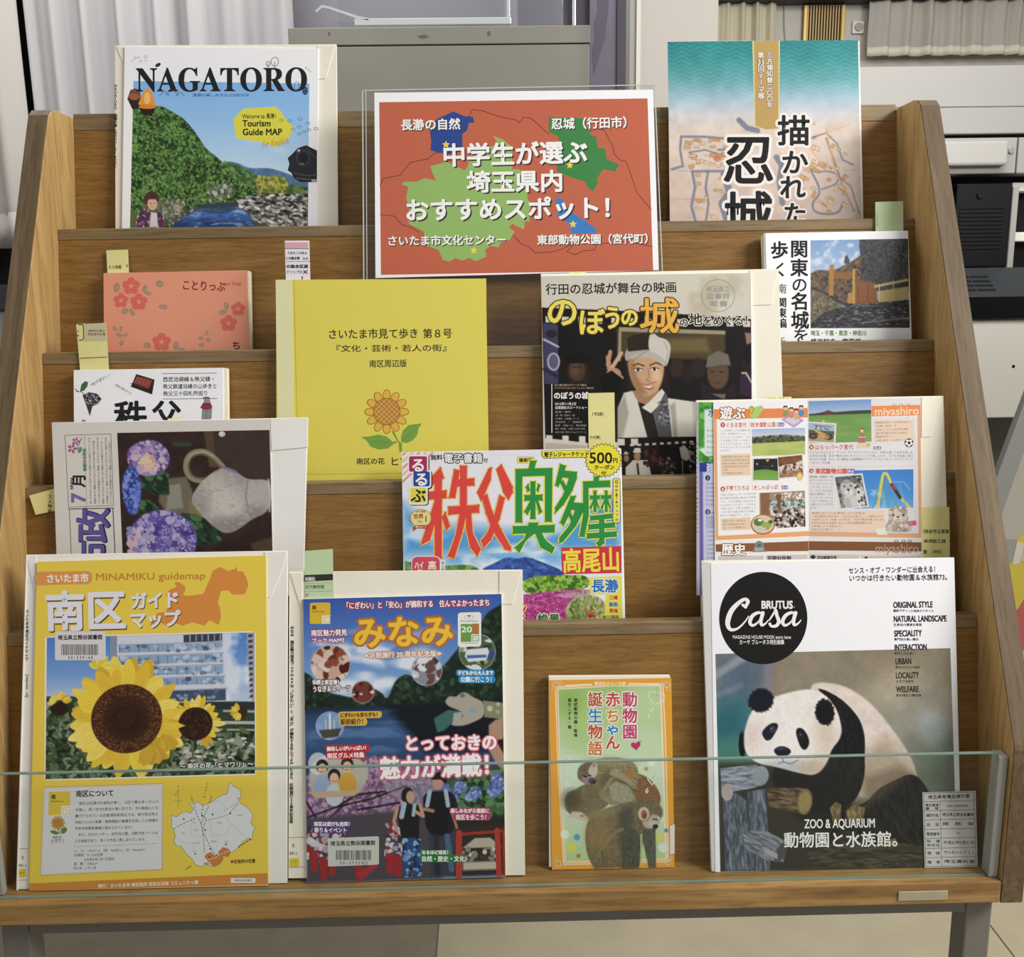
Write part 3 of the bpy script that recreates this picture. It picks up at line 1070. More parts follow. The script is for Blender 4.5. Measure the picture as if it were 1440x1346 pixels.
class Item:
    """A sheet, book or pamphlet leaning in a tier: local x right, y up the cover, z out of the cover."""
    def __init__(s, name, label, cat, tier, off, cx, al=13.0, group=None, zb=None):
        s.al = math.radians(al)
        y, z = LIP[tier]
        y -= off
        zf = DZ * tier if zb is None else zb
        k = (zf - z) / math.cos(s.al)
        s.org = np.array([cx, y + k * math.sin(s.al), zf])
        s.n = np.array([0, -math.cos(s.al), math.sin(s.al)])
        s.u = np.array([0, math.sin(s.al), math.cos(s.al)])
        s.e = empty(name, s.org, label=label, cat=cat, group=group)
        s.e.rotation_euler = (math.pi / 2 - s.al, 0, 0)

    def pt(s, V, z):
        V = np.atleast_2d(np.array(V, float))
        D = RX[None] * ((V[:, 0:1] - 720) / FPX) + UP[None] * ((673 - V[:, 1:2]) / FPX) + FW[None]
        o = s.org + s.n * z
        t = (s.n @ (o - CAM)) / (D @ s.n)
        P = CAM + D * t[:, None]
        return np.stack([P[:, 0] - s.org[0], (P - s.org) @ s.u], 1)

    def at(s, z):
        it = s
        class V_:
            @staticmethod
            def xy(V): return it.pt(V, z)
        return V_

    def slab(s, name, px, z0, z1, mat, parent=None, bevel=0.0003, rect=False, h=None, floor=0.0, **kw):
        """px: outline read off the photograph at the slab's front face; rect: top-left and top-right corners only."""
        P = s.pt(px, z1)
        if rect:
            a, b = P[0], P[1]
            d = (b - a) / np.linalg.norm(b - a)
            dn = np.array([d[1], -d[0]])
            hh = h if h else min(a[1], b[1]) + floor
            lift = max(0.0, -z0) * math.tan(s.al) + 0.0004
            P = np.array([a, b, b + dn * hh, a + dn * hh])
            low = P[:, 1].min()
            if not h: P[2:] -= dn * (lift - low)
        P[:, 1] = np.maximum(P[:, 1], max(0.0, -z0) * math.tan(s.al) + 0.0004)
        v, f = prism([(x, y, z0) for x, y in P], (0, 0, z1 - z0))
        o = mesh_obj(name, v, f, mat, parent or s.e, bevel=bevel, **kw)
        s.last = P
        return o

    def art(s, z, parent, mat=None, name='cover_print'):
        return Art(s.at(z), z, parent, mat, name)


def Z(x, y, k, pts): return [(x + a / k, y + b / k) for a, b in pts]


def slip(label, tier, off, px, mat, al=13.0, group='paper slips sticking out of the books', tail=0.05):
    """A paper slip tucked in a book: its visible head plus a tail going down between the pages."""
    P0 = [px[0], px[1], px[2], px[3]]
    cx = 0
    it = Item('paper_slip', label, 'bookmark', tier, off, cx, al, group)
    q = it.pt(px, 0.0003)
    it2 = it
    dn = q[3] - q[0]
    dn = dn / np.linalg.norm(dn)
    P = [q[0], q[1], q[2] + dn * tail, q[3] + dn * tail]
    c = (q[2] + q[3]) / 2
    v, f = prism([(p[0], p[1], 0) for p in P], (0, 0, 0.0003))
    body = mesh_obj('strip', v, f, mat, it.e)
    return it, body


Z1, Z2, Z3, Z4 = (0, 0, 2.88), (500, 0, 3.13), (900, 0, 2.667), (0, 320, 3.6)
Z5, Z6, Z7, Z8 = (380, 370, 3.6), (740, 370, 3.789), (1040, 300, 3.6), (0, 560, 3.13)
G1, G2, M1, M2 = (0, 760, 3.4286), (0, 1040, 3.4286), (390, 780, 3.892), (390, 1020, 3.892)
RU, MK, MI, PA = (540, 610, 4.0), (740, 900, 3.7375), (960, 540, 3.6), (960, 770, 2.3375)
SF, GB, MB, PB = (60, 880, 4.645), (40, 1090, 4.235), (425, 1040, 4.966), (1000, 920, 4.342)
MY1, MY2, NB, PC = (1000, 555, 5.727), (1130, 555, 5.729), (780, 440, 5.143), (1140, 920, 4.341)
INKB = '26221f'
LEAF = ['1f3a1c', '2f5226', '456f33', '5f8a45', '182a18', '7a9a58']


def scribble(a, x0, x1, y0, dy, rows, size, c, src, y_slope=0, ends=None, b=0):
    """Rows of small body text."""
    for r in range(rows):
        n = max(4, int((x1 - x0) / size / 0.98))
        t_ = ''.join(src[(r * n + i) % len(src)] for i in range(n))
        xe = x1 if not ends or r not in ends else x0 + (x1 - x0) * ends[r]
        if ends and r in ends: t_ = t_[:max(2, int(n * ends[r]))]
        a.t(t_, x0, xe, y0 + dy * r, size, c, b, y2=y0 + dy * r + y_slope)


# ===== 1. guidebook with a river gorge ==================================================
it = Item('mounted_guidebook', 'guidebook with a river gorge photo, mounted on a white envelope, top tier left', 'guidebook', 4, 0.0065, -0.255)
en = it.slab('envelope', [(161.5, 64), (473, 62)], -0.0045, -0.0005, ENV, rect=True)
it.slab('flap', [(446, 65), (471.5, 63), (458, 110.5), (446, 111)], -0.0004, 0.0004, ENV, en)
it.slab('flap', [(163, 65), (174, 65), (174, 92)], -0.0004, 0.0002, ENV, en)
bk = it.slab('booklet', [(175, 65), (448, 68)], 0.0, 0.002, WHITE, rect=True)
a = it.art(-0.0003, en, name='spine_lettering')
a.tv('NAGATORO', 162.6, 118, 154, 5.4, INKB, 0.1, x2=162.4)
a.tv('長瀞の楽しみ方GUIDE', 162.6, 160, 216, 5.2, INKB, 0.15, x2=162)
a.tv('BOOK', 162, 218, 236, 5.2, INKB, 0.1)
a = it.art(0.0021, bk).zoom(Z1)
p = Paint(527, 328, 1253, 924, Z1, 1.0, quad=[(541, 328), (1253, 338), (1247, 922), (527, 924)])
p.vgrad([(328, '86b7ea'), (480, '95c3ee'), (600, 'aed0ee'), (740, 'cfdfee')])
p.blend('e4eaf2', 60, 0.5, 0.8, 3, p.pm([(800, 560), (1253, 560), (1253, 700), (850, 700)], 60), 0.8, sx=3)
m = p.pm([(900, 650), (960, 655), (1010, 682), (1080, 676), (1140, 690), (1253, 735), (1253, 820), (900, 820)])
p.mix(m, '55789c').noise(14, .2, 1, m)
m = p.pm([(905, 650), (960, 665), (1060, 720), (1253, 760), (1253, 830), (905, 830)])
p.mix(m, '4b6b3a').spots(500, (905, 650, 1253, 830), 4, 11, ['5f8240', '3c5c33', '76904a', '2c4a2a'], 2, m)
p.ell(1105, 748, 66, 36, '97983f').spots(150, (1045, 715, 1165, 780), 4, 9, ['a9a64a', '7d8438', 'bdb45a', '5d6e30'], 3)
m = p.pm([(520, 440), (590, 436), (640, 425), (690, 452), (740, 480), (790, 540), (830, 600), (870, 630), (905, 660), (945, 705), (1010, 750), (1050, 790), (1050, 835), (520, 924)], 4)
p.mix(m, '37592c').spots(4200, (520, 420, 1060, 900), 3.5, 9, LEAF + ['547f3c', '6d9650'], 4, m, 0.6)
p.blend('16280f', 34, .45, .65, 8, m, .75).spots(1500, (520, 420, 1060, 900), 3, 6, ['6a9448', '587f3c', '82a85c'], 44, m, 0.6)
p.spots(60, (840, 750, 940, 815), 4, 12, ['b9b8a8', '8f8f80', '6a6b5c', '4e5a45'], 5, None, 0.6, (60, 110))
p.spots(110, (655, 810, 745, 885), 4, 12, ['9a9885', '7a7866', '55584a', 'bab7a3'], 5, None, 0.6, (40, 140))
p.poly([(640, 924), (700, 870), (800, 835), (960, 815), (1060, 850), (1100, 924)], '4a5040', 4).spots(90, (660, 850, 800, 924), 4, 11, ['8a8a78', '5c6050', '3c4434', 'a8a694'], 31, None, .5)
m = p.pm([(690, 924), (735, 885), (790, 856), (850, 835), (930, 822), (985, 845), (1015, 880), (1038, 908), (1030, 924)], 5)
p.vgrad([(820, '2f4058'), (850, '5a82bc'), (870, '3e62a4'), (924, '24365c')], m).noise(7, .4, 6, m, sx=4).blend('a9c4e4', 8, .6, .75, 12, m, .6, sx=5)
p.poly([(790, 828), (950, 820), (960, 850), (900, 870), (830, 860)], '26384a', 8, .7)
m = p.pm([(950, 812), (1010, 790), (1100, 780), (1253, 785), (1253, 924), (1040, 912), (1010, 860), (955, 838)], 4)
p.mix(m, '4a4a48').spots(600, (945, 775, 1253, 924), 3, 15, ['c9c6bd', '8e8c86', '2e2f30', '1e2022', 'aaa79f', 'dedbd2', '5c5c58'], 7, m, 0.4, (-30, 30))
p.poly([(527, 850), (580, 880), (640, 924), (527, 924)], '5b6b35', 6)
a.paint(p)
q = Paint(545, 765, 672, 922, Z1, 1.0)
q.fill('6b7a52').blend('3c4a30', 14, .4, .7, 4)
q.ell(612, 802, 33, 30, '4a3024').ell(617, 826, 20, 26, 'd9b29c').poly([(582, 800), (600, 782), (640, 788), (645, 806), (600, 808)], '4a3024')
q.ell(610, 824, 2.5, 2, '2a2020').ell(625, 824, 2.5, 2, '2a2020').line([(612, 838), (622, 838)], 2, 'b05a50')
q.poly([(548, 880), (575, 845), (612, 862), (645, 858), (668, 890), (668, 922), (548, 922)], '53304e').spots(110, (548, 846, 668, 922), 2, 6, ['8a3348', '9f92a8', 'c3b8c4', '3c2848', '5a4a80'], 8, None)
q.poly([(612, 860), (636, 862), (640, 922), (604, 922)], 'd8cfd2')
qm = q.pm([(548, 880), (575, 845), (580, 790), (612, 768), (645, 785), (652, 850), (668, 890), (668, 922), (548, 922)])
q.keep = qm
a.paint(q)
a.poly([(516, 400), (528, 365), (548, 357), (566, 368), (572, 400), (560, 440), (535, 440)], '7a4a34').poly([(516, 398), (572, 400), (562, 440), (536, 442)], '2b211e').ell(544, 392, 22, 14, '9a6040')
a.poly([(560, 420), (575, 385), (590, 358), (603, 358), (618, 380), (631, 425), (600, 445), (572, 440)], 'e39a3c').ell(596, 398, 13, 24, 'f2c176').poly([(560, 425), (631, 428), (622, 458), (600, 468), (572, 458)], '231c1c').ell(597, 432, 35, 9, 'd9892f')
a.t('𝐍𝐀𝐆𝐀𝐓𝐎𝐑𝐎', 548, 1248, 318, 137, '1b1d24', 1.5, y2=316)
for x, y, r in ((548, 235, 5), (590, 230, 6), (570, 248, 4), (535, 246, 2), (562, 232, 2), (590, 246, 2), (1240, 275, 3), (1256, 290, 3), (1250, 282, 2)): a.oval(x, y, r, r, 1, '55555c')
for x, y, r in ((1113, 250, 15), (1086, 258, 8)): a.oval(x, y, r, r * 1.2, 2, '3b3b42').line([(x, y), (x, y + r * 1.9)], 2, '3b3b42')
for x, y, w in ((672, 388, 26), (706, 388, 34), (735, 388, 22)): a.line([(x - w, y), (x - w * .5, y - w * .5), (x, y - w * .6), (x + w * .5, y)], 2, '3d5a7e')
a.oval(1202, 346, 10, 16, 1.5, '35506e').ell(1236, 368, 11, 16, '1d2b42').oval(1236, 368, 5, 9, 1.5, '8fb0d4').ell(640, 263, 12, 7, '2a2a30', -30)
a.t('長瀞の楽しみ方GUIDEBOOK', 780, 1010, 385, 14, '416995', .5)
a.poly([(985, 440), (1115, 432), (1140, 452), (1150, 474), (1190, 518), (1172, 556), (1120, 596), (1060, 576), (955, 560), (945, 482)], 'dfd84b')
a.t('Welcome to 長瀞！', 981, 1130, 470, 23, '26261c', .8)
a.t('Tourism', 982, 1097, 498, 36, '26261c', 1.2)
a.t('Guide MAP', 982, 1142, 533, 37, '26261c', 1.2)
a.t('𝒇𝒐𝒓 𝑬𝒏𝒈𝒍𝒊𝒔𝒉', 1062, 1172, 584, 34, 'cf8f4a', 0, y2=568)
for x, y in ((1140, 487), (1173, 490), (1216, 483), (1247, 499), (1212, 514), (1251, 526), (1186, 524), (1230, 534), (1280, 521), (1212, 542)): a.oval(x, y, 8, 5, 1.6, '39455a')
a.poly([(1165, 640), (1185, 622), (1205, 600), (1240, 588), (1284, 610), (1284, 738), (1215, 738), (1190, 722), (1180, 700), (1165, 690), (1172, 664)], '27262b')
a.ell(1228, 640, 30, 34, '3a383f').ell(1228, 640, 21, 25, '1d1c21').ell(1209, 610, 9, 9, '5a5960').ell(1210, 610, 4, 4, 'cfcfd6').ell(1222, 664, 10, 4, '66656b')
a.line([(1190, 700), (1240, 712), (1284, 708)], 5, '4b4a50').line([(1200, 722), (1284, 730)], 4, '5d5b60').line([(1240, 600), (1278, 640)], 3, '4b4a50').rect(1262, 726, 1284, 738, 'a39b96')

# ===== 2. clear sleeve with the orange map sign ==========================================
it = Item('sign_holder', 'clear plastic sleeve holding an orange map sign with white lettering, centre of the rack', 'sign', 3, 0.0085, 0.0, al=14.5)
SLV = clear('clear_sleeve', (0.93, 0.94, 0.93), 0.035, 0.08)
sv = it.slab('clear_sleeve', [(508, 126), (922, 118)], -0.0012, 0.0012, SLV, rect=True, bevel=0)
for q in ([(509, 126), (510.6, 126), (512.4, 400), (510.8, 400)], [(514, 127), (515, 127), (516.6, 400), (515.6, 400)], [(920, 121), (921.4, 121), (932.4, 384), (931, 384)], [(509, 126.5), (922, 118.5), (922, 119.8), (509, 127.8)]):
    it.slab('welded_edge', q, 0.0013, 0.0017, plain('sleeve_edge', 'c9cac4', 0.3, 0, 0.6) if 'sleeve_edge' not in bpy.data.materials else bpy.data.materials['sleeve_edge'], sv, bevel=0)
sp = it.slab('paper_sheet', [(526.5, 130.4), (918.5, 126), (926.5, 380), (528, 391)], -0.0004, 0.0014, WHITE, bevel=0, h=0)
a = it.art(0.00145, sp, name='sign_print').zoom(Z2)
a.poly([(104, 450), (1285, 433), (1310, 1190), (112, 1210)], 'c0654a')
BL2 = '34241f'
for l in ([(108, 820), (122, 786), (160, 778), (195, 772), (240, 716), (285, 706), (320, 700), (345, 675), (370, 672)], [(495, 520), (515, 482), (560, 488), (600, 503), (650, 518), (700, 526), (722, 540), (740, 515), (770, 520), (800, 545), (850, 590)],
          [(1030, 578), (1060, 568), (1095, 572), (1130, 640), (1140, 680), (1165, 706), (1190, 710), (1212, 770), (1240, 850), (1265, 880), (1303, 925)], [(108, 945), (140, 948), (170, 952), (205, 990), (240, 1000), (280, 1022)],
          [(690, 1030), (730, 1075), (760, 1085), (790, 1112), (860, 1110), (905, 1098), (965, 1070), (930, 1108), (968, 1122), (1000, 1105), (1050, 1100), (1062, 1075), (1120, 1070), (1180, 1062), (1308, 1085)]):
    a.line(l, 2.6, BL2)
a.poly([(365, 520), (400, 505), (430, 490), (480, 512), (515, 513), (525, 540), (500, 540), (490, 575), (470, 590), (470, 665), (440, 660), (420, 680), (365, 672), (330, 662), (333, 620), (327, 575), (345, 560), (350, 530)], '27478f')
a.poly([(850, 515), (1000, 520), (1040, 600), (1060, 600), (1065, 650), (1100, 655), (1105, 700), (1160, 725), (1145, 755), (1090, 745), (1060, 790), (1068, 805), (1045, 843), (1025, 830), (1010, 800), (960, 785), (885, 755), (890, 700), (905, 650), (890, 600), (850, 580)], '3d8446')
a.poly([(605, 597), (650, 615), (690, 650), (690, 745), (720, 745), (760, 810), (755, 870), (775, 905), (760, 940), (768, 975), (745, 975), (742, 1012), (690, 985), (675, 1000), (700, 1020), (680, 1055), (640, 1068), (628, 1090), (595, 1082), (570, 1100), (575, 1130), (530, 1150), (500, 1135), (470, 1148), (440, 1136), (415, 1152), (385, 1145), (365, 1100), (310, 1080), (300, 1020), (235, 985), (235, 920), (222, 870), (232, 822), (200, 812), (215, 800), (270, 800), (305, 784), (355, 795), (340, 765), (328, 732), (400, 712), (440, 730), (480, 750), (495, 730), (500, 700), (560, 650), (632, 640)], '93b768')
a.poly([(880, 872), (915, 875), (920, 900), (960, 940), (1000, 965), (1050, 1000), (1065, 1025), (950, 1030), (940, 985), (890, 950), (885, 910)], '3d7cc2')
for x, y in ((398, 637), (943, 727), (957, 987), (520, 1102)): a.star(x, y, 18, 'f0d34c')
WT = 'f4f3f1'
SHD = (4, 4, '37302c')
a.t('長瀞の自然', 198, 462, 550, 52, WT, 2.2, y2=545, sh=SHD)
a.t('忍城（行田市）', 860, 1228, 545, 52, WT, 2.2, y2=537, sh=SHD)
a.t('中学生が選ぶ', 380, 1022, 684, 106, WT, 4.5, y2=668, sh=(6, 6, '37302c'))
a.t('埼玉県内', 487, 917, 800, 100, WT, 4.5, y2=796, sh=(6, 6, '37302c'))
a.t('おすすめスポット！', 215, 1190, 925, 104, WT, 4.5, y2=912, sh=(6, 6, '37302c'))
a.t('さいたま市文化センター', 138, 665, 1060, 47, WT, 2, y2=1055, sh=SHD)
a.t('東部動物公園（宮代町）', 798, 1318, 1056, 46, WT, 2, y2=1049, sh=SHD)

# ===== 3. castle exhibition catalogue =====================================================
it = Item('exhibition_catalogue', 'teal and beige catalogue with an old castle map and black lettering, top tier', 'book', 4, 0.0075, 0.301)
bd = it.slab('page_block', [(939.5, 58.6), (1208.6, 57)], -0.005, 0.0, PAGES, rect=True)
cv = it.slab('cover', [(938.6, 58), (1206.7, 56.2)], 0.0001, 0.0012, WHITE, rect=True)
a = it.art(0.0013, cv, GLOSS).zoom(Z3)
p = Paint(103, 155, 828, 832, Z3, 1.1, quad=[(104, 156), (818, 150), (831, 832), (112, 836)])
p.vgrad([(155, '2a8486'), (220, '368e90'), (300, '62a1a6'), (370, 'a0bcc8'), (430, 'd0cfd2'), (480, 'd9c9bd'), (832, 'cfb8aa')])
st = (np.sin((p.Y + 7 * np.sin(p.X / 11.0)) / 2.6) > 0.3) & (p.Y < 400)
p.mix(st.astype(float), 'bfdcdc', 0.13)
p.noise(30, .05, 2)
W1 = '737a8a'
for l, w in (([(150, 510), (245, 512), (330, 520), (340, 560), (290, 560)], 9), ([(150, 510), (145, 560), (155, 620), (112, 632)], 9), ([(180, 570), (240, 560), (330, 590), (345, 600)], 7), ([(190, 640), (200, 700), (185, 770), (200, 825)], 10),
             ([(250, 640), (240, 700), (250, 760), (240, 825)], 9), ([(190, 640), (310, 640), (320, 660)], 10), ([(310, 650), (330, 720), (300, 760), (320, 825)], 26), ([(370, 450), (400, 480), (440, 490)], 20), ([(510, 590), (530, 620), (520, 680), (530, 760)], 22),
             ([(640, 520), (700, 500), (740, 540), (760, 600), (800, 620)], 6), ([(640, 640), (680, 720), (640, 760), (650, 800), (740, 805), (760, 760)], 8), ([(700, 520), (760, 700), (800, 790)], 7), ([(740, 660), (790, 700), (820, 800)], 5), ([(620, 600), (650, 650), (700, 640), (745, 655), (740, 690), (680, 710)], 6)):
    p.line(l, w, W1, .85, 4)
for l in ([(112, 742), (190, 745)], [(112, 635), (190, 640)], [(760, 640), (828, 640)]): p.line(l, 2, '8f8478', .6)
rg = random.Random(5)
for k in range(95):
    x, y = rg.choice([(rg.uniform(160, 330), rg.uniform(520, 560)), (rg.uniform(170, 320), rg.uniform(575, 625)), (rg.uniform(205, 310), rg.uniform(650, 820)), (rg.uniform(650, 780), rg.uniform(540, 800)), (rg.uniform(600, 660), rg.uniform(600, 740))])
    w, h_ = rg.uniform(12, 30), rg.uniform(6, 14)
    ro = rg.choice([0, 0, 15, -20]) if x < 400 else rg.choice([30, -60, 25])
    c, s_ = math.cos(math.radians(ro)), math.sin(math.radians(ro))
    q_ = [(x + i * w * c - j * h_ * s_, y + i * w * s_ + j * h_ * c) for i, j in ((-.5, -.5), (.5, -.5), (.5, .5), (-.5, .5))]
    p.poly(q_, rg.choice(['cfa06c', 'd9b888', 'c8925c', 'dcc39c']), 3, .8).line(q_ + q_[:1], 1.5, '7c6450', .7)
p.line([(660, 510), (790, 470)], 3, 'd2a070', .8).line([(700, 480), (730, 640), (800, 780)], 7, 'd9ab72', .8).line([(640, 560), (700, 640)], 6, 'd9ab72', .7)
p.ell(285, 592, 14, 14, 'c07a62', a=.8)
p.noise(90, .06, 9)
a.paint(p)
a.poly([(427, 154), (520, 153), (518, 482), (475, 486), (433, 472)], 'b99a5c').poly([(421, 154), (427, 154), (433, 472), (430, 462)], 'd9c68e').poly([(520, 153), (525, 153), (522, 470), (518, 482)], 'd9c68e')
a.tv('第', 453, 194, 220, 25, 'f2ede2', .6, ol=(1.6, '5c4523'))
a.t('33', 441, 467, 232, 27, 'f2ede2', .8, ol=(1.6, '5c4523'))
a.tv('回テーマ展', 454, 244, 372, 26, 'f2ede2', .6, ol=(1.6, '5c4523'))
a.tv('三方領知替二〇〇年', 487, 194, 406, 24, 'f2ede2', .6, ol=(1.6, '5c4523'))
HG = (9, 'eee6e0')
a.t('描', 514, 640, 489, 120, '17161a', 4, ol=HG)
a.t('か', 528, 632, 608, 98, '17161a', 3.5, ol=HG)
a.t('れ', 522, 622, 702, 95, '17161a', 3.5, ol=HG)
a.t('た', 535, 628, 800, 88, '17161a', 3.5, ol=(6, 'eee6e0'))
a.t('忍', 308, 506, 598, 196, '17161a', 6, ol=(11, 'eee6e0'))
a.t('城', 312, 500, 805, 185, '17161a', 6, ol=(11, 'eee6e0'))
a.t('え', 646, 660, 463, 15, '5a5566').t('が', 646, 662, 516, 16, '4a5a86', .4)

# ===== 4. salmon pocket guide ==============================================================
it = Item('pocket_guidebook', 'salmon pink pocket guidebook with small red flowers, second tier from top, left', 'book', 3, 0.0105, -0.325)
it.slab('page_block', [(147, 385.2), (351.2, 381)], -0.008, 0.0, PAGES, rect=True)
cv = it.slab('cover', [(145.5, 384), (347.8, 380)], 0.0001, 0.001, plain('salmon_card', 'e69c7e', 0.55, spec=0.3), rect=True)
a = it.art(0.0011, cv).zoom(Z4)
a.poly([(524, 231), (1252, 218), (1264, 660), (527, 660)], 'e69a7c')
def flower(x, y, r, c='d96c5c', c2='e9a08e'):
    for k in range(5):
        t_ = math.radians(-90 + 72 * k)
        a.ell(x + r * .58 * math.cos(t_), y + r * .58 * math.sin(t_), r * .44, r * .42, c)
    for k in range(5):
        t_ = math.radians(-90 + 72 * k)
        a.line([(x, y), (x + r * .34 * math.cos(t_), y + r * .34 * math.sin(t_))], 2.4, c2)
    a.ell(x, y, r * .12, r * .12, c2)
for x, y, r in ((664, 297, 45), (612, 370, 38), (703, 377, 44), (1206, 412, 37), (1157, 485, 43), (818, 580, 48)): flower(x, y, r)
LF = 'a98d76'
for x, y, rx, ry, ro in ((590, 305, 17, 25, 10), (808, 285, 21, 17, 30), (826, 402, 23, 13, 5), (732, 308, 12, 20, 20), (748, 332, 20, 11, 15), (632, 423, 19, 15, -40), (668, 428, 12, 21, -35), (1146, 397, 13, 20, -10), (1128, 428, 20, 13, -10), (745, 597, 20, 14, 10), (890, 597, 13, 22, 10), (918, 618, 20, 10, 5), (583, 512, 14, 9, 30), (612, 513, 8, 15, 20), (603, 545, 17, 9, 10), (634, 545, 13, 8, -25), (615, 585, 10, 15, 30), (1046, 535, 7, 14, 10), (1018, 562, 14, 10, 0), (1056, 570, 14, 10, 15), (1020, 595, 14, 10, -10)):
    a.ell(x, y, rx, ry, LF, ro)
    a.line([(x - rx * .5 * math.cos(math.radians(ro)), y - rx * .5 * math.sin(math.radians(ro))), (x + rx * .5 * math.cos(math.radians(ro)), y + rx * .5 * math.sin(math.radians(ro)))], 1.6, 'c9a58c')
a.line([(578, 500), (605, 545), (622, 575)], 2.5, LF).line([(1082, 525), (1040, 570), (1015, 600)], 2.5, LF)
a.t('ことりっぷ', 920, 1142, 290, 50, '6f2a20', 1.0, y2=300, vs=1.1)
a.t('𝐜𝐨-𝐓𝐫𝐢𝐩', 1140, 1222, 283, 26, '96544a', 0)
a.t('ち', 1173, 1220, 597, 46, '231a1c', 1.6)

# ===== 5. hiking and temple guide ==========================================================
it = Item('hiking_guidebook', 'white guidebook with a lunch box and brush title, half hidden by the painting newsletter', 'book', 2, 0.0105, -0.337)
it.slab('page_block', [(104.5, 521.4), (319.4, 517.6)], -0.0078, 0.0, PAGES, rect=True)
cv = it.slab('cover', [(103.3, 520.5), (313.9, 517.2)], 0.0001, 0.001, WHITE, rect=True)
a = it.art(0.0011, cv).zoom(Z4)
a.line([(822, 740), (1096, 737)], 2.5, '3a3a3e').line([(826, 868), (1100, 866)], 2.5, '3a3a3e')
a.t('西武池袋線＆秩父線・', 824, 1092, 769, 27, '2f2f33', .5, y2=766)
a.t('秩父鉄道沿線の山歩きと', 825, 1100, 805, 26, '2f2f33', .5, y2=802)
a.t('秩父三十四札所巡り', 826, 1054, 841, 26, '2f2f33', .5, y2=838)
a.t('秩', 574, 748, 956, 166, '1d1c20', 6).t('父', 764, 922, 950, 155, '1d1c20', 6)
a.poly([(690, 742), (783, 770), (770, 845), (662, 806)], '2b1c1c').poly([(694, 752), (772, 774), (752, 815), (674, 786)], '8a4534')
for k in range(4): a.line([(700 + k * 17, 757 + k * 5), (684 + k * 18, 784 + k * 6)], 4, 'a8654c')
a.line([(662, 790), (752, 818), (775, 776)], 4, '4f3030')
a.poly([(405, 830), (412, 795), (430, 778), (446, 782), (442, 805), (425, 826)], '3c6a48').line([(380, 815), (398, 832), (410, 830), (425, 842)], 3, '4a3f38').line([(398, 832), (385, 828)], 3, '4a3f38')
a.poly([(418, 848), (450, 834), (490, 840), (514, 868), (500, 890), (468, 905), (455, 955), (440, 910)], '3a3a3e')
rg = random.Random(8)
for k in range(70): a.ell(rg.uniform(432, 505), rg.uniform(842, 895), rg.uniform(2, 5), rg.uniform(1, 3), rg.choice(['c9c9cc', 'e6e4ec', '8b8b8f', '1f1f22']), rg.uniform(0, 90), 6)
a.tv('小さな滝と花', 560, 745, 800, 10, '66666a', x2=470)
a.t('和紙の里をめぐる', 585, 680, 795, 12, '66666a', 0, y2=850).t('四季の花も楽しむ', 460, 545, 798, 12, '66666a', 0, y2=745)
a.poly([(1020, 975), (1024, 915), (1030, 885), (1040, 862), (1058, 862), (1066, 885), (1074, 915), (1070, 975)], '8d8d93').ell(1048, 872, 16, 15, '9a8f8c').poly([(1014, 912), (1028, 888), (1066, 888), (1076, 910), (1060, 922), (1030, 922)], '8b2f3d').line([(1045, 925), (1045, 972)], 2, '66666c').ell(1045, 862, 18, 5, '6a5a55')
a.t('秩', 413, 437, 984, 24, '3a3a3e', .5)

# ===== 6. castle walking guide ==============================================================
it = Item('castle_guidebook', 'white castle walking guide with a wooden gate photo, second tier from top, right end', 'book', 3, 0.0145, 0.362)
it.slab('page_block', [(1073.6, 329), (1277.2, 325)], -0.0115, 0.0, PAGES, rect=True)
cv = it.slab('cover', [(1076, 327.8), (1276.7, 324.4)], 0.0001, 0.001, WHITE, rect=True)
it.slab('spine', [(1072.8, 328.2), (1076.0, 327.9), (1079, 480), (1075.5, 480)], -0.001, 0.0009, plain('grey_spine', 'a9a69d', 0.5), cv)
a = it.art(0.0011, cv, GLOSS).zoom(Z7)
p = Paint(358, 130, 860, 582, Z7, 1.0, quad=[(360, 137), (853, 128), (862, 580), (360, 582)])
p.vgrad([(130, '7f9fc9'), (300, 'a9bcd6'), (582, 'a9bcd6')]).blend('d5dde8', 40, .5, .7, 2, p.pm([(358, 130), (640, 130), (560, 300), (358, 300)], 20), .8)
m = p.pm([(358, 300), (400, 280), (470, 290), (540, 255), (600, 225), (640, 180), (640, 582), (358, 582)], 6)
p.mix(m, '5a5348').spots(700, (358, 220, 640, 460), 4, 10, ['4c4a44', '6b5a48', '7d5f44', '39393a', '8a6a4a'], 3, m)
m = p.pm([(610, 130), (862, 130), (862, 400), (720, 420), (610, 330), (620, 220), (608, 180)], 8)
p.mix(m, '44464a').spots(1000, (600, 130, 862, 420), 3, 9, ['35373a', '54565a', '63645f', '2a2c2f', '4d5048'], 4, m, .5)
p.poly([(528, 250), (535, 215), (545, 208), (558, 235), (556, 255)], '4a4e52')
p.poly([(358, 370), (430, 390), (520, 450), (600, 470), (700, 450), (862, 440), (862, 582), (358, 582)], '3c3c40')
p.spots(500, (358, 440, 862, 582), 3, 12, ['2c2c30', '4b4b50', '66666a', '1f1f23', '85858a'], 5, None, .35, (-20, 20))
p.poly([(358, 380), (420, 400), (520, 470), (430, 500), (358, 560)], '6a6352').spots(120, (358, 390, 520, 540), 3, 8, ['7d7460', '4c483e', '8d8470'], 6, p.pm([(358, 380), (420, 400), (520, 470), (430, 500), (358, 560)]))
p.poly([(575, 345), (690, 350), (700, 455), (580, 458)], '8a5c38').line([(600, 370), (600, 455)], 4, '6e4628').line([(650, 365), (650, 455)], 4, '6e4628')
p.poly([(450, 290), (580, 300), (580, 330), (452, 330)], '8d6238').poly([(455, 258), (478, 256), (474, 415), (450, 415)], 'a97c46').poly([(573, 280), (584, 280), (584, 458), (572, 458)], 'c39a58').poly([(548, 402), (572, 400), (572, 455), (548, 455)], 'b78d50')
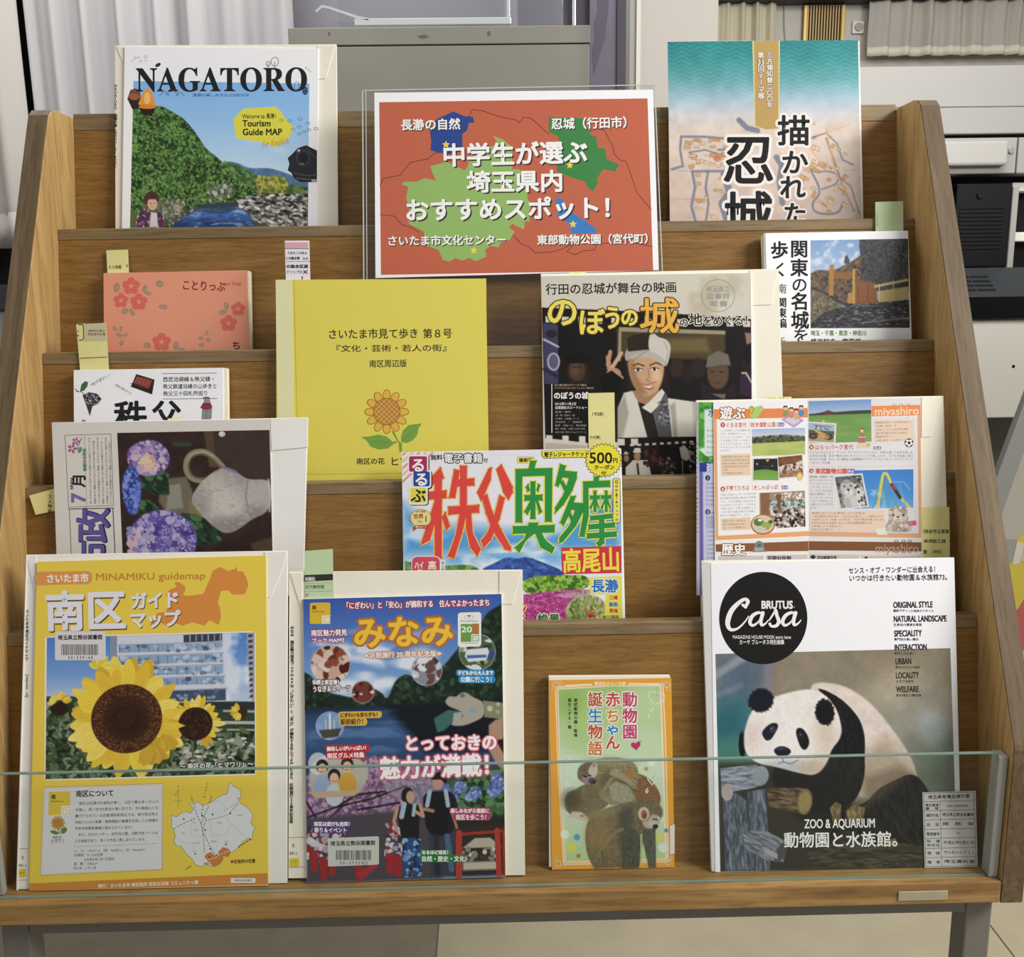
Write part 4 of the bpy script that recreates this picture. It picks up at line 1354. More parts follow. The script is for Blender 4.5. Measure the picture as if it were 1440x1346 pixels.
p.poly([(680, 365), (855, 332), (857, 345), (684, 378)], 'c9b27a').poly([(700, 395), (857, 372), (857, 435), (706, 452)], 'b8a672').line([(708, 362), (708, 450)], 5, 'd6c28c').line([(780, 345), (780, 440)], 4, 'd6c28c')
p.line([(620, 555), (720, 545), (862, 530)], 7, '9a9a9e', .7).line([(540, 485), (580, 465), (700, 470)], 4, '8d8d90', .6)
a.paint(p)
a.tv('関東', 302, 132, 322, 94, '1b1b1e', 3.5).tv('の', 304, 322, 400, 84, '1b1b1e', 1.5).tv('名城', 306, 398, 588, 94, '1b1b1e', 3.5).tv('を', 312, 578, 660, 84, '1b1b1e', 1.5)
a.tv('歩', 202, 138, 232, 92, '1b1b1e', 3.5).tv('く', 206, 238, 330, 78, '1b1b1e', 2)
a.tv('南', 214, 345, 418, 52, '5d7f43', 1).tv('関東編', 214, 425, 582, 52, '1b1b1e', 2).tv('千', 214, 622, 672, 42, '6d9353', 1)
a.t('埼玉・千葉・東京・神奈川', 360, 643, 606, 29, '6d9353', .9)
a.t('峰岸純夫・齋藤慎一', 360, 648, 650, 34, '26262a', 1)

# ===== 7. yellow town-walk booklet ===========================================================
it = Item('yellow_booklet', 'lemon yellow booklet with a drawn sunflower, standing below the orange sign', 'booklet', 2, 0.0075, -0.112)
cv = it.slab('cover', [(387.8, 393.6), (683.6, 391.7)], -0.002, 0.001, plain('lemon_card', 'e4d860', 0.6, spec=0.25, var=0.02), rect=True)
it.slab('binding_tape', [(387.6, 393.4), (410.6, 393.2), (414.2, 700), (391.6, 700)], 0.0011, 0.0013, plain('pale_tape', 'e2dfae', 0.5), cv, bevel=0, label='pale binding tape')
a = it.art(0.0013, cv).zoom(Z5)
a.poly([(121, 84), (1092, 79), (1106, 944), (1108, 1060), (142, 1070)], 'dfd25c')
a.t('さいたま市見て歩き', 290, 752, 360, 53, '35331f', 1.0, y2=355, n=4).t('第８号', 772, 922, 357, 52, '35331f', 1.0, y2=355, n=4)
a.t('『文化・芸術・若人の街』', 305, 922, 433, 44, '35331f', .8, y2=429, n=4, vs=.85)
a.t('南区周辺版', 500, 692, 510, 40, '35331f', .8, y2=507, n=4)
GRN, OUT = '76a045', '8d6a2a'
a.poly([(612, 850), (626, 850), (650, 900), (667, 912), (667, 955), (653, 955), (650, 912), (632, 885)], GRN)
a.poly([(460, 880), (500, 878), (545, 868), (590, 878), (620, 905), (640, 900), (640, 910), (622, 918), (598, 938), (550, 945), (508, 930), (488, 900)], GRN).line([(520, 900), (600, 910)], 3, '5f8a38')
a.poly([(768, 812), (740, 815), (700, 820), (672, 848), (662, 880), (662, 905), (690, 912), (722, 898), (745, 870), (752, 835)], GRN).line([(670, 900), (730, 845)], 3, '5f8a38')
for k in range(12):
    t_ = math.radians(k * 30)
    a.ell(590 + 84 * math.sin(t_), 753 - 84 * math.cos(t_), 20, 29, OUT, k * 30)
    a.ell(590 + 84 * math.sin(t_), 753 - 84 * math.cos(t_), 16.5, 25.5, 'e4b148', k * 30)
a.ell(590, 752, 69, 69, OUT, n=40).ell(590, 752, 65, 65, 'd8a050', n=40)
for k in range(-3, 4):
    h_ = math.sqrt(65 ** 2 - (k * 18) ** 2)
    for sgn in (1, -1):
        c, s_ = math.cos(math.radians(45)), math.sin(math.radians(45)) * sgn
        P1 = (590 + k * 18 * c - h_ * s_, 752 + k * 18 * s_ + h_ * c)
        P2 = (590 + k * 18 * c + h_ * s_, 752 + k * 18 * s_ - h_ * c)
        a.line([P1, P2], 3.2, '9c7030')
a.t('南区の花', 435, 580, 1004, 34, '35331f', 1, y2=1003).t('ヒマワリ', 605, 800, 1004, 50, '35331f', 1.6)

# ===== 8. film location guide =================================================================
it = Item('mounted_guidebook', 'dark film guide with a smiling man in a white cap, on a cream envelope', 'guidebook', 2, 0.0075, 0.15)
en = it.slab('envelope', [(760.5, 385), (1095, 378)], -0.0045, -0.0005, ENV, rect=True)
it.slab('flap', [(1054, 379.6), (1094, 378.8), (1085, 428.6), (1054, 429.5)], -0.0004, 0.0002, ENV, en)
bk = it.slab('booklet', [(761, 388.5), (1056, 383.7)], 0.0, 0.0018, WHITE, rect=True)
a = it.art(0.0019, bk, GLOSS).zoom(Z6)
p = Paint(80, 60, 1200, 1215, Z6, 1.0, quad=[(80, 70), (1197, 52), (1205, 1215), (95, 1215)])
p.fill('cfc9bb').blend('b3a78e', 120, .45, .7, 3, p.pm([(860, 60), (1200, 60), (1200, 300), (860, 300)], 30), .7)
p.poly([(80, 228), (700, 262), (1200, 305), (1200, 960), (880, 935), (480, 960), (90, 930)], '161312')
rw = 40
for x in range(100, 1190, 88): p.poly([(x, 272 + x * .035), (x + 38, 274 + x * .035), (x + 38, 306 + x * .035), (x, 304 + x * .035)], 'cfc8ba', 3)
p.poly([(86, 310), (165, 320), (165, 640), (90, 640)], '3e3d5a').ell(140, 520, 34, 48, 'b9b4c4').ell(140, 520, 26, 40, '5a5870').line([(90, 400), (165, 440)], 12, 'a9a6b8').line([(90, 560), (160, 600)], 20, '2a2940').ell(130, 370, 30, 22, '2a2026')
p.poly([(480, 345), (1060, 372), (1060, 470), (1010, 520), (480, 500)], '4a3d28', 14).poly([(492, 338), (1062, 365), (1060, 385), (505, 362), (500, 520), (484, 520)], '9c8f74', 6).poly([(560, 410), (960, 400), (980, 480), (600, 470)], '6b5c3a', 30)
p.poly([(1148, 440), (1200, 420), (1200, 600), (1150, 600)], '1e1a18').ell(1180, 480, 30, 60, '0f0d0c').poly([(1165, 375), (1200, 380), (1200, 430), (1175, 440)], '8d7068', 8)
p.poly([(1140, 600), (1200, 585), (1200, 720), (1135, 700)], '32203a').line([(1150, 590), (1170, 590), (1200, 640)], 10, 'b0a79c')
# people behind
for x, y, rx, ry, c in ((275, 590, 62, 80, '231a16'), (265, 565, 45, 62, '4a3628'), (800, 560, 38, 50, '33261c'), (860, 590, 34, 46, '241c17'), (915, 560, 40, 52, '2c221b')): p.ell(x, y, rx, ry, c, soft=14)
p.ell(255, 560, 22, 40, '5d4432', soft=14).poly([(200, 500), (260, 470), (330, 500), (335, 530), (200, 530)], '0f0c0c', 10).line([(235, 548), (290, 552)], 6, '2a1c16', .8, 6)
p.ell(1020, 590, 58, 85, '5c4634', soft=10).poly([(955, 560), (965, 500), (1020, 470), (1075, 490), (1090, 550), (1040, 545)], '6d675c', 8).line([(985, 580), (1000, 582)], 6, '1f1713').line([(1030, 582), (1048, 582)], 6, '1f1713').line([(1000, 640), (1030, 640)], 4, '33221a')
p.poly([(930, 640), (1000, 680), (1060, 680), (1110, 640), (1120, 760), (930, 760)], '231c1c', 8).poly([(985, 700), (1060, 700), (1055, 730)], '6a6460', 4)
# hand sign
SK = 'b48c6e'
p.line([(432, 500), (438, 560)], 24, SK).line([(445, 470), (430, 540)], 20, SK).line([(503, 478), (450, 560)], 20, 'c8a386').ell(462, 590, 40, 34, SK).line([(490, 600), (505, 610)], 20, 'a8806a').line([(455, 600), (480, 598)], 5, '7d5640')
p.poly([(395, 600), (450, 570), (515, 620), (480, 690), (395, 690)], '0d0b0c', 5)
# the man
p.poly([(520, 500), (750, 500), (760, 700), (730, 720), (540, 690)], '241a16', 10)
p.poly([(560, 680), (700, 660), (715, 740), (650, 760), (560, 730)], 'a07a5c', 6)
p.poly([(535, 520), (600, 490), (700, 500), (735, 540), (725, 620), (700, 680), (650, 712), (620, 708), (575, 670), (550, 610), (540, 560)], 'c39b78', 8)
p.poly([(535, 530), (570, 520), (585, 600), (640, 700), (600, 700), (560, 640)], '8a6446', 20, .7)
p.ell(690, 600, 24, 40, 'd9b594', soft=20)
for x, y in ((592, 568), (680, 566)):
    p.ell(x, y, 20, 7, 'e4d6c8', soft=3).ell(x, y, 8, 8, '1f1512', soft=3).line([(x - 24, y - 5), (x, y - 10), (x + 24, y - 3)], 4, '2a1c16')
p.line([(568, 545), (592, 534), (625, 548)], 7, '33231b', .9).line([(655, 545), (690, 530), (718, 542)], 7, '33231b', .9)
p.line([(645, 560), (650, 605), (636, 625), (655, 630)], 4, '8d6448', .8).line([(600, 640), (640, 648), (690, 632)], 6, 'b0655a').line([(628, 665), (652, 672), (672, 664)], 6, '6d3c34').ell(648, 660, 18, 5, 'e4d8cc').line([(585, 630), (600, 650)], 4, '9a7050', .8)
p.poly([(525, 530), (520, 470), (560, 440), (640, 460), (740, 480), (748, 560), (700, 520), (640, 495), (570, 500)], 'a9a298', 4)
p.poly([(540, 470), (535, 400), (570, 380), (655, 370), (650, 460)], '2b2118', 5).poly([(645, 460), (655, 375), (680, 372), (700, 395), (745, 405), (770, 440), (762, 500), (745, 558), (700, 515)], 'c9c4ba', 5)
p.poly([(535, 505), (650, 455), (745, 520), (745, 560), (690, 520), (640, 498), (560, 512)], 'b5aea2', 4).line([(650, 460), (560, 520)], 5, '7b7468', .7).line([(735, 420), (755, 470), (740, 540)], 5, '8d8678', .6)
p.poly([(515, 690), (560, 680), (590, 740), (640, 930), (480, 950), (482, 770)], 'cfcabf', 6).poly([(480, 770), (520, 700), (540, 800), (500, 950), (478, 950)], '8e887c', 14, .7)
p.poly([(590, 740), (650, 780), (700, 930), (640, 935)], '26201d', 4).poly([(610, 770), (650, 740), (718, 670), (735, 690), (700, 760), (660, 800)], 'd8d3c8', 4).poly([(700, 760), (740, 690), (755, 740), (770, 930), (700, 930), (668, 800)], '5a5a5e', 4)
p.spots(60, (700, 740, 755, 860), 4, 9, ['8f8f94', '77777c', '3f3f44'], 6)
p.poly([(750, 720), (890, 740), (900, 930), (770, 930)], 'd3cec4', 5).poly([(790, 740), (800, 930), (780, 930), (760, 760)], '9a9488', 10, .8)
p.poly([(880, 740), (980, 740), (980, 940), (890, 935)], 'b9b3a8', 8)
# dark block with credits, film strip
p.poly([(92, 640), (330, 650), (335, 960), (95, 930)], '121010', 4)
for x in (95, 182, 272): p.poly([(x, 912 + x * .03), (x + 34, 913 + x * .03), (x + 34, 950 + x * .03), (x, 949 + x * .03)], 'd3cfc6', 3)
p.poly([(90, 955), (500, 985), (500, 1215), (95, 1215)], 'b5b0a5', 5)
p.poly([(480, 930), (900, 925), (1200, 960), (1200, 1140), (500, 1140)], '17120f', 4)
for x in range(545, 1190, 40): p.poly([(x, 965 - (x - 545) * .05), (x + 20, 964 - (x - 545) * .05), (x + 20, 975 - (x - 545) * .05), (x, 976 - (x - 545) * .05)], 'd8d2c8', 3)
for x in (478, 550): p.poly([(x, 935), (x + 38, 935), (x + 38, 970), (x, 970)], 'cfc9bf', 3)
p.poly([(520, 1090), (560, 1050), (640, 1050), (660, 1140), (520, 1140)], 'c9c3b8', 3).ell(583, 1030, 18, 24, 'a37c60').poly([(560, 1010), (570, 985), (600, 985), (604, 1010)], 'd3cec4').line([(583, 1070), (590, 1140)], 12, '3c332e').ell(525, 1040, 14, 20, '8d6a50').poly([(508, 1020), (520, 1002), (540, 1015)], 'c9c3b8').spots(40, (620, 985, 700, 1080), 4, 12, ['3c2024', '5a2c30', '2a1618'], 3)
p.spots(60, (700, 1040, 790, 1130), 4, 10, ['4a3a30', '7a3434', '8d8478', '2a2320'], 9).poly([(810, 985), (835, 970), (860, 1000), (870, 1040), (845, 1055), (820, 1040)], 'bdb9b2').line([(825, 1050), (828, 1130)], 4, 'a8a49c').spots(30, (865, 960, 895, 1140), 4, 9, ['8d8a84', '4a4642'], 2)
p.poly([(500, 1139), (1200, 1139), (1200, 1215), (500, 1215)], '8d7a5a', 3)
a.paint(p)
a.t('行田の忍城が舞台の映画', 103, 803, 140, 62, '211e1c', 1.2, y2=128)
a.oval(1022, 174, 88, 86, 3, '8b8880')
a.t('埼玉県立', 958, 1086, 138, 34, '98958c', .6).t('図書館', 960, 1086, 177, 34, '98958c', .6).t('蔵書', 975, 1076, 216, 34, '98958c', .6)
YL = 'e8d860'
for ch, x0, x1, y, sz in (('の', 102, 282, 258, 175), ('ぼ', 275, 420, 312, 150), ('う', 405, 515, 290, 135), ('の', 500, 600, 288, 105), ('城', 600, 818, 280, 200)):
    a.t(ch, x0, x1, y, sz, YL if ch != '城' else 'e6b04a', 5, ol=(6, '4a3616'))
a.t('の', 815, 865, 316, 48, '2a201d', 1.2, ol=(4, 'e0dacd')).t('地', 866, 940, 300, 72, '2a201d', 2.5, ol=(4, 'e0dacd')).t('をめぐる！', 938, 1215, 308, 58, '2a201d', 1.8, y2=302, ol=(4, 'e0dacd'))
a.t('史上最大級のスケールで贈る、', 150, 335, 650, 13, 'c9b08a', 0).t('スペクタクルエンタテインメント超大作', 150, 360, 666, 12, 'c9b08a', 0)
a.t('のぼうの城', 146, 332, 706, 40, 'f2efe8', 1.2)
a.t('2012年11月2日', 153, 268, 750, 17, 'e2ddd3', .4).t('全国超拡大ロードショー', 153, 325, 770, 16, 'e2ddd3', .4)
for k, s_ in enumerate(('監督・脚本', '主演　野村　榮倉奈々　成宮', '山口智充　上地雄輔　平　山', '市村正親　／　佐藤浩市', '監督　犬童一心　樋口真嗣', '脚本　和田竜　小学館（のぼうの城）', 'のぼうの城　製作フィルムパートナーズ')): a.t(s_, 154, 200 + 20 * min(k + 2, 6), 793 + k * 18, 11, 'a9a49a')
a.rect(134, 645, 139, 905, 'cfcac0')

# ===== 9. newsletter with a hydrangea still life ==============================================
it = Item('mounted_newsletter', 'folded newsletter with a hydrangea and white jug painting, fourth tier at the left', 'newsletter', 1, 0.0075, -0.302)
en = it.slab('envelope', [(72.5, 594.2), (432.5, 587), (427, 800), (80, 806)], -0.0045, -0.0005, ENVW, h=0)
v_ = it.last
it.slab('envelope_lower', [(78, 790), (427.5, 790), (426, 838), (80, 838)], -0.0045, -0.0006, ENVW, en)
it.slab('flap', [(380, 588.5), (433, 586.8), (433.2, 629), (412, 631), (381.5, 634)], -0.0004, 0.0006, ENVW, en, bevel=0.0006, label='crumpled folded flap')
bk = it.slab('newsletter_sheet', [(73, 594.6), (380, 589.5), (384, 840), (81.8, 840)], -0.0004, 0.0006, plain('news_paper', 'd9d4cc', 0.7, spec=0.2, bump=0.1, bscale=60), bevel=0, h=0)
a = it.art(0.0007, bk).zoom(Z8)
p = Paint(516, 140, 1200, 800, Z8, 1.0, quad=[(516, 153), (1186, 140), (1203, 800), (545, 800)])
p.fill('33201c').noise(60, .25, 1)
p.poly([(930, 140), (1200, 140), (1200, 420), (1010, 400), (940, 260)], '3d2e26', 10).poly([(905, 140), (945, 140), (955, 300), (925, 300)], '54402c', 6).noise(40, .15, 2)
p.poly([(760, 185), (850, 190), (845, 205), (765, 205)], '2f4238', 6)
p.poly([(700, 350), (820, 340), (900, 560), (760, 560), (690, 450)], '6e6456', 12).poly([(740, 380), (790, 370), (800, 480), (720, 490)], '8c8a7c', 10).poly([(820, 450), (880, 430), (900, 520), (840, 540)], '7d7448', 14)
LFg = ['1c3322', '2a4a2e', '38603a', '17251c', '4a7040']
for pts in ([(650, 290), (735, 320), (740, 420), (660, 420), (600, 380)], [(700, 300), (745, 330), (720, 400), (670, 380)], [(565, 500), (580, 450), (650, 440), (690, 480), (620, 520)], [(790, 500), (860, 510), (980, 590), (960, 640), (860, 650), (780, 580)]):
    m = p.pm(pts, 5)
    p.mix(m, '243c28').spots(60, (min(x for x, y in pts), min(y for x, y in pts), max(x for x, y in pts), max(y for x, y in pts)), 10, 24, LFg, 4, m, .5, (20, 60))
def hyd(cx, cy, rx, ry, cols, n, sd):
    m = p.em(cx, cy, rx, ry, 0, 8)
    p.mix(m, cols[0])
    p.spots(n, (cx - rx, cy - ry, cx + rx, cy + ry), 10, 22, cols, sd, m, .75)
    p.spots(n, (cx - rx, cy - ry, cx + rx, cy + ry), 3, 7, cols[-2:], sd + 1, m, .6)
hyd(650, 255, 95, 80, ['6a5496', '8a74b0', '9d88b8', '5a4080', 'b7a2c4', 'c9b0c0'], 120, 3)
p.spots(30, (610, 240, 680, 310), 8, 18, ['d9b8a8', 'e0c890', 'c9a0a0', 'd8c0c0'], 6, None, .6)
hyd(570, 400, 42, 105, ['3c50a8', '5068bc', '2c3c8c', '6a80cc', '8898d4'], 90, 5)
hyd(700, 620, 155, 130, ['5a4494', '6a58a8', '8478b4', '4a3680', 'a29ac4', 'b4aacb'], 260, 7)
p.spots(60, (545, 570, 640, 680), 8, 18, ['a8a0cc', '8c88bc', 'c4b4cc', 'd0b4bc'], 9, None, .7)
# jug
p.line([(905, 360), (850, 355), (818, 320), (822, 265), (850, 235), (900, 228), (940, 250), (985, 300)], 26, '8f8468', 1, 5).line([(905, 352), (855, 345), (832, 315), (834, 270), (858, 246), (900, 240), (935, 260), (975, 300)], 9, '5d5440', .9, 4).line([(828, 270), (850, 240), (900, 230), (945, 252)], 5, 'b8ae94', .8, 4)
m = p.pm([(830, 445), (880, 370), (940, 320), (1000, 298), (1050, 325), (1095, 360), (1190, 355), (1200, 400), (1190, 500), (1110, 530), (1060, 570), (990, 600), (930, 560), (870, 500)], 6)
p.mix(m, 'a8a19a').noise(40, .10, 3, m)
for cx_, cy_, rx_, ry_, c_, al_ in ((930, 400, 80, 60, 'c2bcb4', .8), (1000, 470, 90, 70, 'cbc5bd', .8), (880, 450, 40, 70, '96908a', .7), (1040, 560, 60, 40, '7f7a76', .8), (960, 560, 60, 40, '8c8680', .8), (1140, 400, 60, 40, 'b4aea8', .8), (1130, 500, 50, 30, '8a8684', .8), (1060, 350, 40, 30, '9a98a0', .8)):
    p.mix(p.em(cx_, cy_, rx_, ry_, 0, min(rx_, ry_)) * m, c_, al_)
p.spots(500, (830, 300, 1200, 600), 5, 13, ['b9b2aa', '9b958c', 'c4beb6', '8b857e', 'a8a4a8'], 8, m, .4, (0, 60), .35)
p.line([(1095, 362), (1085, 430), (1095, 500), (1112, 528)], 7, '7c7872', .7, 8).line([(985, 300), (1045, 322)], 14, '6a708c', .7, 6).line([(1190, 358), (1196, 430), (1190, 498)], 8, 'cdc8c0', .8, 5)
p.poly([(950, 640), (1203, 560), (1203, 800), (900, 800)], '2c1b18', 20, .8).poly([(1100, 640), (1203, 610), (1203, 680), (1120, 690)], '5d4a3a', 12, .7)
a.paint(p)
a.ell(977, 158, 15, 13, 'b9b6ae').ell(975, 156, 10, 8, 'd8d6d0')
DK2 = '3a383c'
a.line([(286, 163), (488, 157), (500, 472), (302, 480)], 2, '6b675f', True).line([(372, 163), (382, 476)], 1.2, '8b877f')
for x, y, r in ((318, 222, 22), (334, 190, 18)):
    for k in range(5): a.ell(x + r * .6 * math.cos(k * 1.257), y + r * .6 * math.sin(k * 1.257), r * .42, r * .26, 'a8598a', k * 72, 8)
a.line([(340, 225), (352, 190), (360, 175)], 2.5, '2f2a2a').ell(352, 228, 8, 14, '5c9070', 20)
a.tv('浦和市民憲章', 371, 222, 322, 17, '4f8a72', .6, x2=374)
SRC = 'わたくしたちは恵まれた自然と古い文化につちかわれて発展してきた浦和市民であることに誇りと責任をもちおたがいのしあわせをねがいこの憲章を定めます'
for k, x in enumerate((393, 412, 430, 448, 466, 482)):
    n0 = (k * 7) % 20
    t_ = SRC[n0:n0 + 26]
    a.tv(t_, x, 172 + (k % 2) * 16, 465, 10.5, '5b5852', 0, x2=x + 7)
a.line([(302, 488), (500, 484)], 3.5, DK2).line([(306, 490), (318, 800)], 3, '7b776f').line([(497, 486), (512, 800)], 3.5, DK2)
def side(txt, x, y, size, c, b, sx=1.0):
    """A character turned on its side."""
    WANT.update(txt)
    X_, Y_, k_ = a.zm
    a.ops.append(('s', txt, X_ + x / k_, Y_ + y / k_, size / k_, c, b / k_, 8, sx))
side('月', 347, 362, 62, '232226', 2)
side('7', 342, 440, 86, '7368a8', 3, 1.0)
side('№404', 316, 376, 20, '4a484a', .5)
side('政', 412, 560, 158, '201f2c', 5)
side('政', 408, 560, 152, '5f559a', 4)
side('市', 412, 700, 150, '201f2c', 5)
side('市', 408, 700, 144, '5f559a', 4)

# ===== 10. big travel magazine =================================================================
it = Item('travel_magazine', 'white travel magazine with huge red and green lettering over a mountain photo, rack centre', 'magazine', 1, 0.0075, 0.017)
it.slab('page_block', [(566, 637), (873.6, 631)], -0.005, 0.0, PAGES, rect=True)
bk = it.slab('cover', [(565, 636), (872.5, 630)], 0.0001, 0.0008, WHITE, rect=True)
a = it.art(0.0009, bk, GLOSS).zoom(RU)
p = Paint(100, 92, 1340, 1120, RU, 1.1, quad=[(100, 105), (1330, 80), (1342, 1120), (114, 1120)])
p.fill('e6e6ee')
for y in range(110, 160, 14):
    pass
m = p.pm([(100, 380), (260, 520), (560, 520), (740, 560), (1000, 460), (1340, 350), (1340, 660), (100, 680)], 90)
p.mix(m, '4f9bd6', .95).blend('ecf0f6', 110, .45, .72, 5, p.pm([(100, 430), (1340, 380), (1340, 700), (100, 700)], 30), .8, sx=2)
m = p.pm([(100, 695), (1340, 640), (1340, 1120), (100, 1120)], 5)
p.vgrad([(640, 'a9cbea'), (700, '6fb0e4'), (780, 'dfe8f0'), (1120, 'dfe8f0')], m).blend('f0f3f6', 60, .4, .7, 3, m, .8, sx=2)
m = p.pm([(110, 710), (180, 730), (260, 715), (330, 745), (460, 730), (540, 760), (540, 830), (110, 830)], 5)
p.mix(m, '4f7d3c').spots(300, (110, 700, 540, 830), 6, 14, ['4a7a38', '6a9a4c', '3a6030', '86ac5c'], 2, m)
m = p.pm([(540, 760), (600, 735), (690, 690), (740, 705), (800, 690), (880, 720), (940, 745), (1010, 775), (1010, 830), (540, 830)], 4)
p.mix(m, '3f62b0').blend('2c4484', 22, .45, .65, 4, m, .9).blend('6f8cc8', 16, .6, .8, 7, m, .7)
m = p.pm([(770, 830), (850, 800), (1000, 800), (1150, 795), (1160, 880), (900, 900), (780, 900)], 5)
p.mix(m, '6d9a34').spots(420, (770, 790, 1160, 900), 6, 16, ['7aa83c', '5a8a2c', '96bc50', '3e6a24', 'a8c65c'], 3, m)
m = p.pm([(780, 905), (1000, 880), (1160, 880), (1160, 1120), (780, 1120)], 4)
p.mix(m, 'b8458c').spots(1500, (780, 880, 1250, 1120), 4, 10, ['c4559a', 'a83a7c', 'd06aa8', '9a3070', 'd884b4', '8a2c64'], 4, m, .5, (0, 20))
p.poly([(960, 905), (1160, 882), (1160, 915), (1000, 925)], 'c9a8b8', 6, .8).spots(40, (790, 885, 1140, 905), 2, 5, ['2c2a3a', '6a3a4a', 'b0a0a0', '3a4a6a'], 6, None, .5, (80, 100))
m = p.em(1140, 1010, 122, 105, 0, 8)
p.mix(m, '8f9c58').spots(350, (1020, 905, 1260, 1115), 6, 16, ['a8b070', '6f8440', 'c0bc90', '8a9a54', 'd0cca8', '4f6a30'], 8, m, .4, (50, 130))
p.spots(14, (1140, 990, 1180, 1030), 4, 9, ['b8352c', 'd85a3c', '7a2420'], 2).line([(1080, 930), (1060, 1060)], 4, '5a4a30', .7).line([(1130, 920), (1140, 1060)], 3, '5a4a30', .7)
p.line([(1040, 960), (1080, 920), (1150, 905), (1220, 925), (1258, 985)], 4, 'e8dcec', .8)
a.paint(p)
for k in range(5):
    a.poly([(104, 108 + 30 * k), (134 + 0 * k, 106), (270 - 8 * k, 104), (104, 268 - 0 * k)][:0] or [(104 + k * 0, 112 + k * 38), (104, 128 + k * 38), (132 + k * 38, 105), (116 + k * 38, 105)], 'e39a7c' if k % 2 == 0 else 'e8c07a')
for k in range(22): a.ell(590 + k * 14, 112 + (k % 2) * 10, 2.2, 2.2, 'c4a486', n=6)
for k in range(26): a.ell(130 + k * 32, 672 + (k % 2) * 14, 2.2, 2.2, '9aa0ac', n=6)
a.t('無料', 262, 330, 134, 34, '3c332e', 1.6, y2=133).t('電子書籍', 336, 555, 138, 56, 'f4f2f0', 1.2, y2=137, ol=(5, '28221f')).t('付', 558, 585, 150, 26, '3c332e', 1)
a.rrect(748, 130, 846, 166, 8, '6b6420').rrect(750, 132, 844, 164, 8, 'eee06a').t('最新版', 758, 838, 148, 24, '332c1a', 1.2)
RD, GN = 'dd4a44', '2f9046'
def big(parts, c, ol):
    for w_, col in ((11, ol), (0, c)):
        for q_ in parts:
            cx_, cy_ = sum(x for x, y in q_) / len(q_), sum(y for x, y in q_) / len(q_)
            if w_: a.poly(q_, col).line(q_, w_ * 1.2, col, True)
            else: a.poly(q_, col)
CHI = [[(318, 188), (338, 250), (258, 300), (250, 262)], [(206, 330), (352, 318), (352, 362), (250, 372)], [(285, 270), (325, 260), (325, 700), (285, 700)], [(286, 375), (325, 375), (258, 600), (205, 628)], [(325, 470), (345, 440), (372, 520), (350, 545)],
       [(395, 200), (428, 206), (400, 362), (365, 362)], [(385, 258), (508, 250), (508, 292), (385, 300)], [(428, 180), (466, 180), (466, 420), (428, 420)], [(362, 410), (535, 400), (535, 444), (362, 456)], [(428, 440), (466, 440), (440, 560), (395, 702), (358, 690), (400, 580)], [(460, 440), (490, 450), (500, 560), (545, 650), (525, 690), (485, 640), (462, 540)]]
FU = [[(590, 195), (606, 190), (600, 260), (570, 330), (548, 380), (524, 330)], [(632, 200), (660, 172), (724, 300), (724, 330), (700, 372), (672, 330), (652, 260)], [(548, 352), (580, 340), (610, 440), (660, 540), (715, 640), (712, 660), (680, 650), (610, 545), (575, 450)], [(650, 345), (680, 362), (650, 480), (600, 600), (560, 642), (545, 600), (580, 560), (620, 460)]]
OU = [[(822, 150), (858, 152), (846, 200), (812, 200)], [(740, 198), (945, 192), (945, 236), (740, 242)], [(740, 200), (778, 200), (778, 500), (740, 500)], [(905, 195), (948, 195), (944, 496), (905, 496)], [(824, 268), (852, 268), (852, 480), (824, 480)], [(790, 345), (892, 342), (892, 376), (790, 378)], [(826, 370), (846, 385), (808, 455), (788, 440)], [(850, 370), (866, 372), (890, 440), (872, 452)], [(796, 300), (812, 282), (822, 318), (808, 330)], [(880, 290), (868, 328), (856, 318), (866, 282)],
      [(724, 520), (960, 512), (960, 556), (724, 564)], [(815, 500), (868, 500), (850, 560), (800, 600), (760, 672), (735, 640), (790, 590)], [(850, 560), (880, 545), (910, 600), (962, 640), (945, 675), (880, 640)]]
TA = [[(990, 170), (1025, 180), (1000, 260), (980, 300), (962, 290)], [(1005, 205), (1085, 215), (1085, 250), (1060, 320), (1010, 400), (962, 450), (962, 415), (1010, 340), (1040, 250), (1000, 245)], [(988, 270), (1008, 262), (1040, 320), (1022, 340)], [(1050, 350), (1080, 350), (1050, 440), (1010, 520), (990, 500)], [(1048, 385), (1120, 390), (1120, 440), (1080, 520), (1010, 605), (985, 620), (985, 585), (1040, 520), (1075, 430), (1045, 428)], [(1035, 455), (1052, 445), (1078, 500), (1062, 518)]]
MA = [[(1180, 240), (1212, 240), (1208, 270), (1178, 270)], [(1120, 268), (1272, 262), (1272, 300), (1120, 306)], [(1120, 270), (1150, 270), (1152, 460), (1128, 580), (1098, 580), (1120, 460)], [(1158, 348), (1215, 346), (1215, 368), (1158, 370)], [(1178, 320), (1196, 320), (1196, 440), (1178, 440)], [(1178, 368), (1184, 385), (1166, 425), (1156, 415)], [(1196, 368), (1212, 415), (1204, 422), (1192, 390)],
      [(1220, 346), (1280, 344), (1280, 366), (1220, 368)], [(1242, 320), (1258, 320), (1258, 440), (1242, 440)], [(1240, 368), (1244, 385), (1228, 425), (1218, 415)], [(1260, 368), (1278, 415), (1268, 422), (1256, 390)], [(1160, 462), (1285, 448), (1285, 476), (1160, 490)], [(1150, 510), (1300, 498), (1300, 528), (1150, 540)], [(1140, 560), (1310, 548), (1310, 580), (1140, 592)], [(1208, 470), (1240, 470), (1240, 615), (1212, 640), (1190, 615), (1210, 600)]]
big(CHI + FU, RD, 'eec060')
big(OU + TA + MA, GN, 'e6e060')
a.rrect(138, 122, 256, 226, 16, '28242c').rrect(162, 208, 272, 312, 16, '28242c').rrect(142, 300, 252, 404, 16, '28242c')
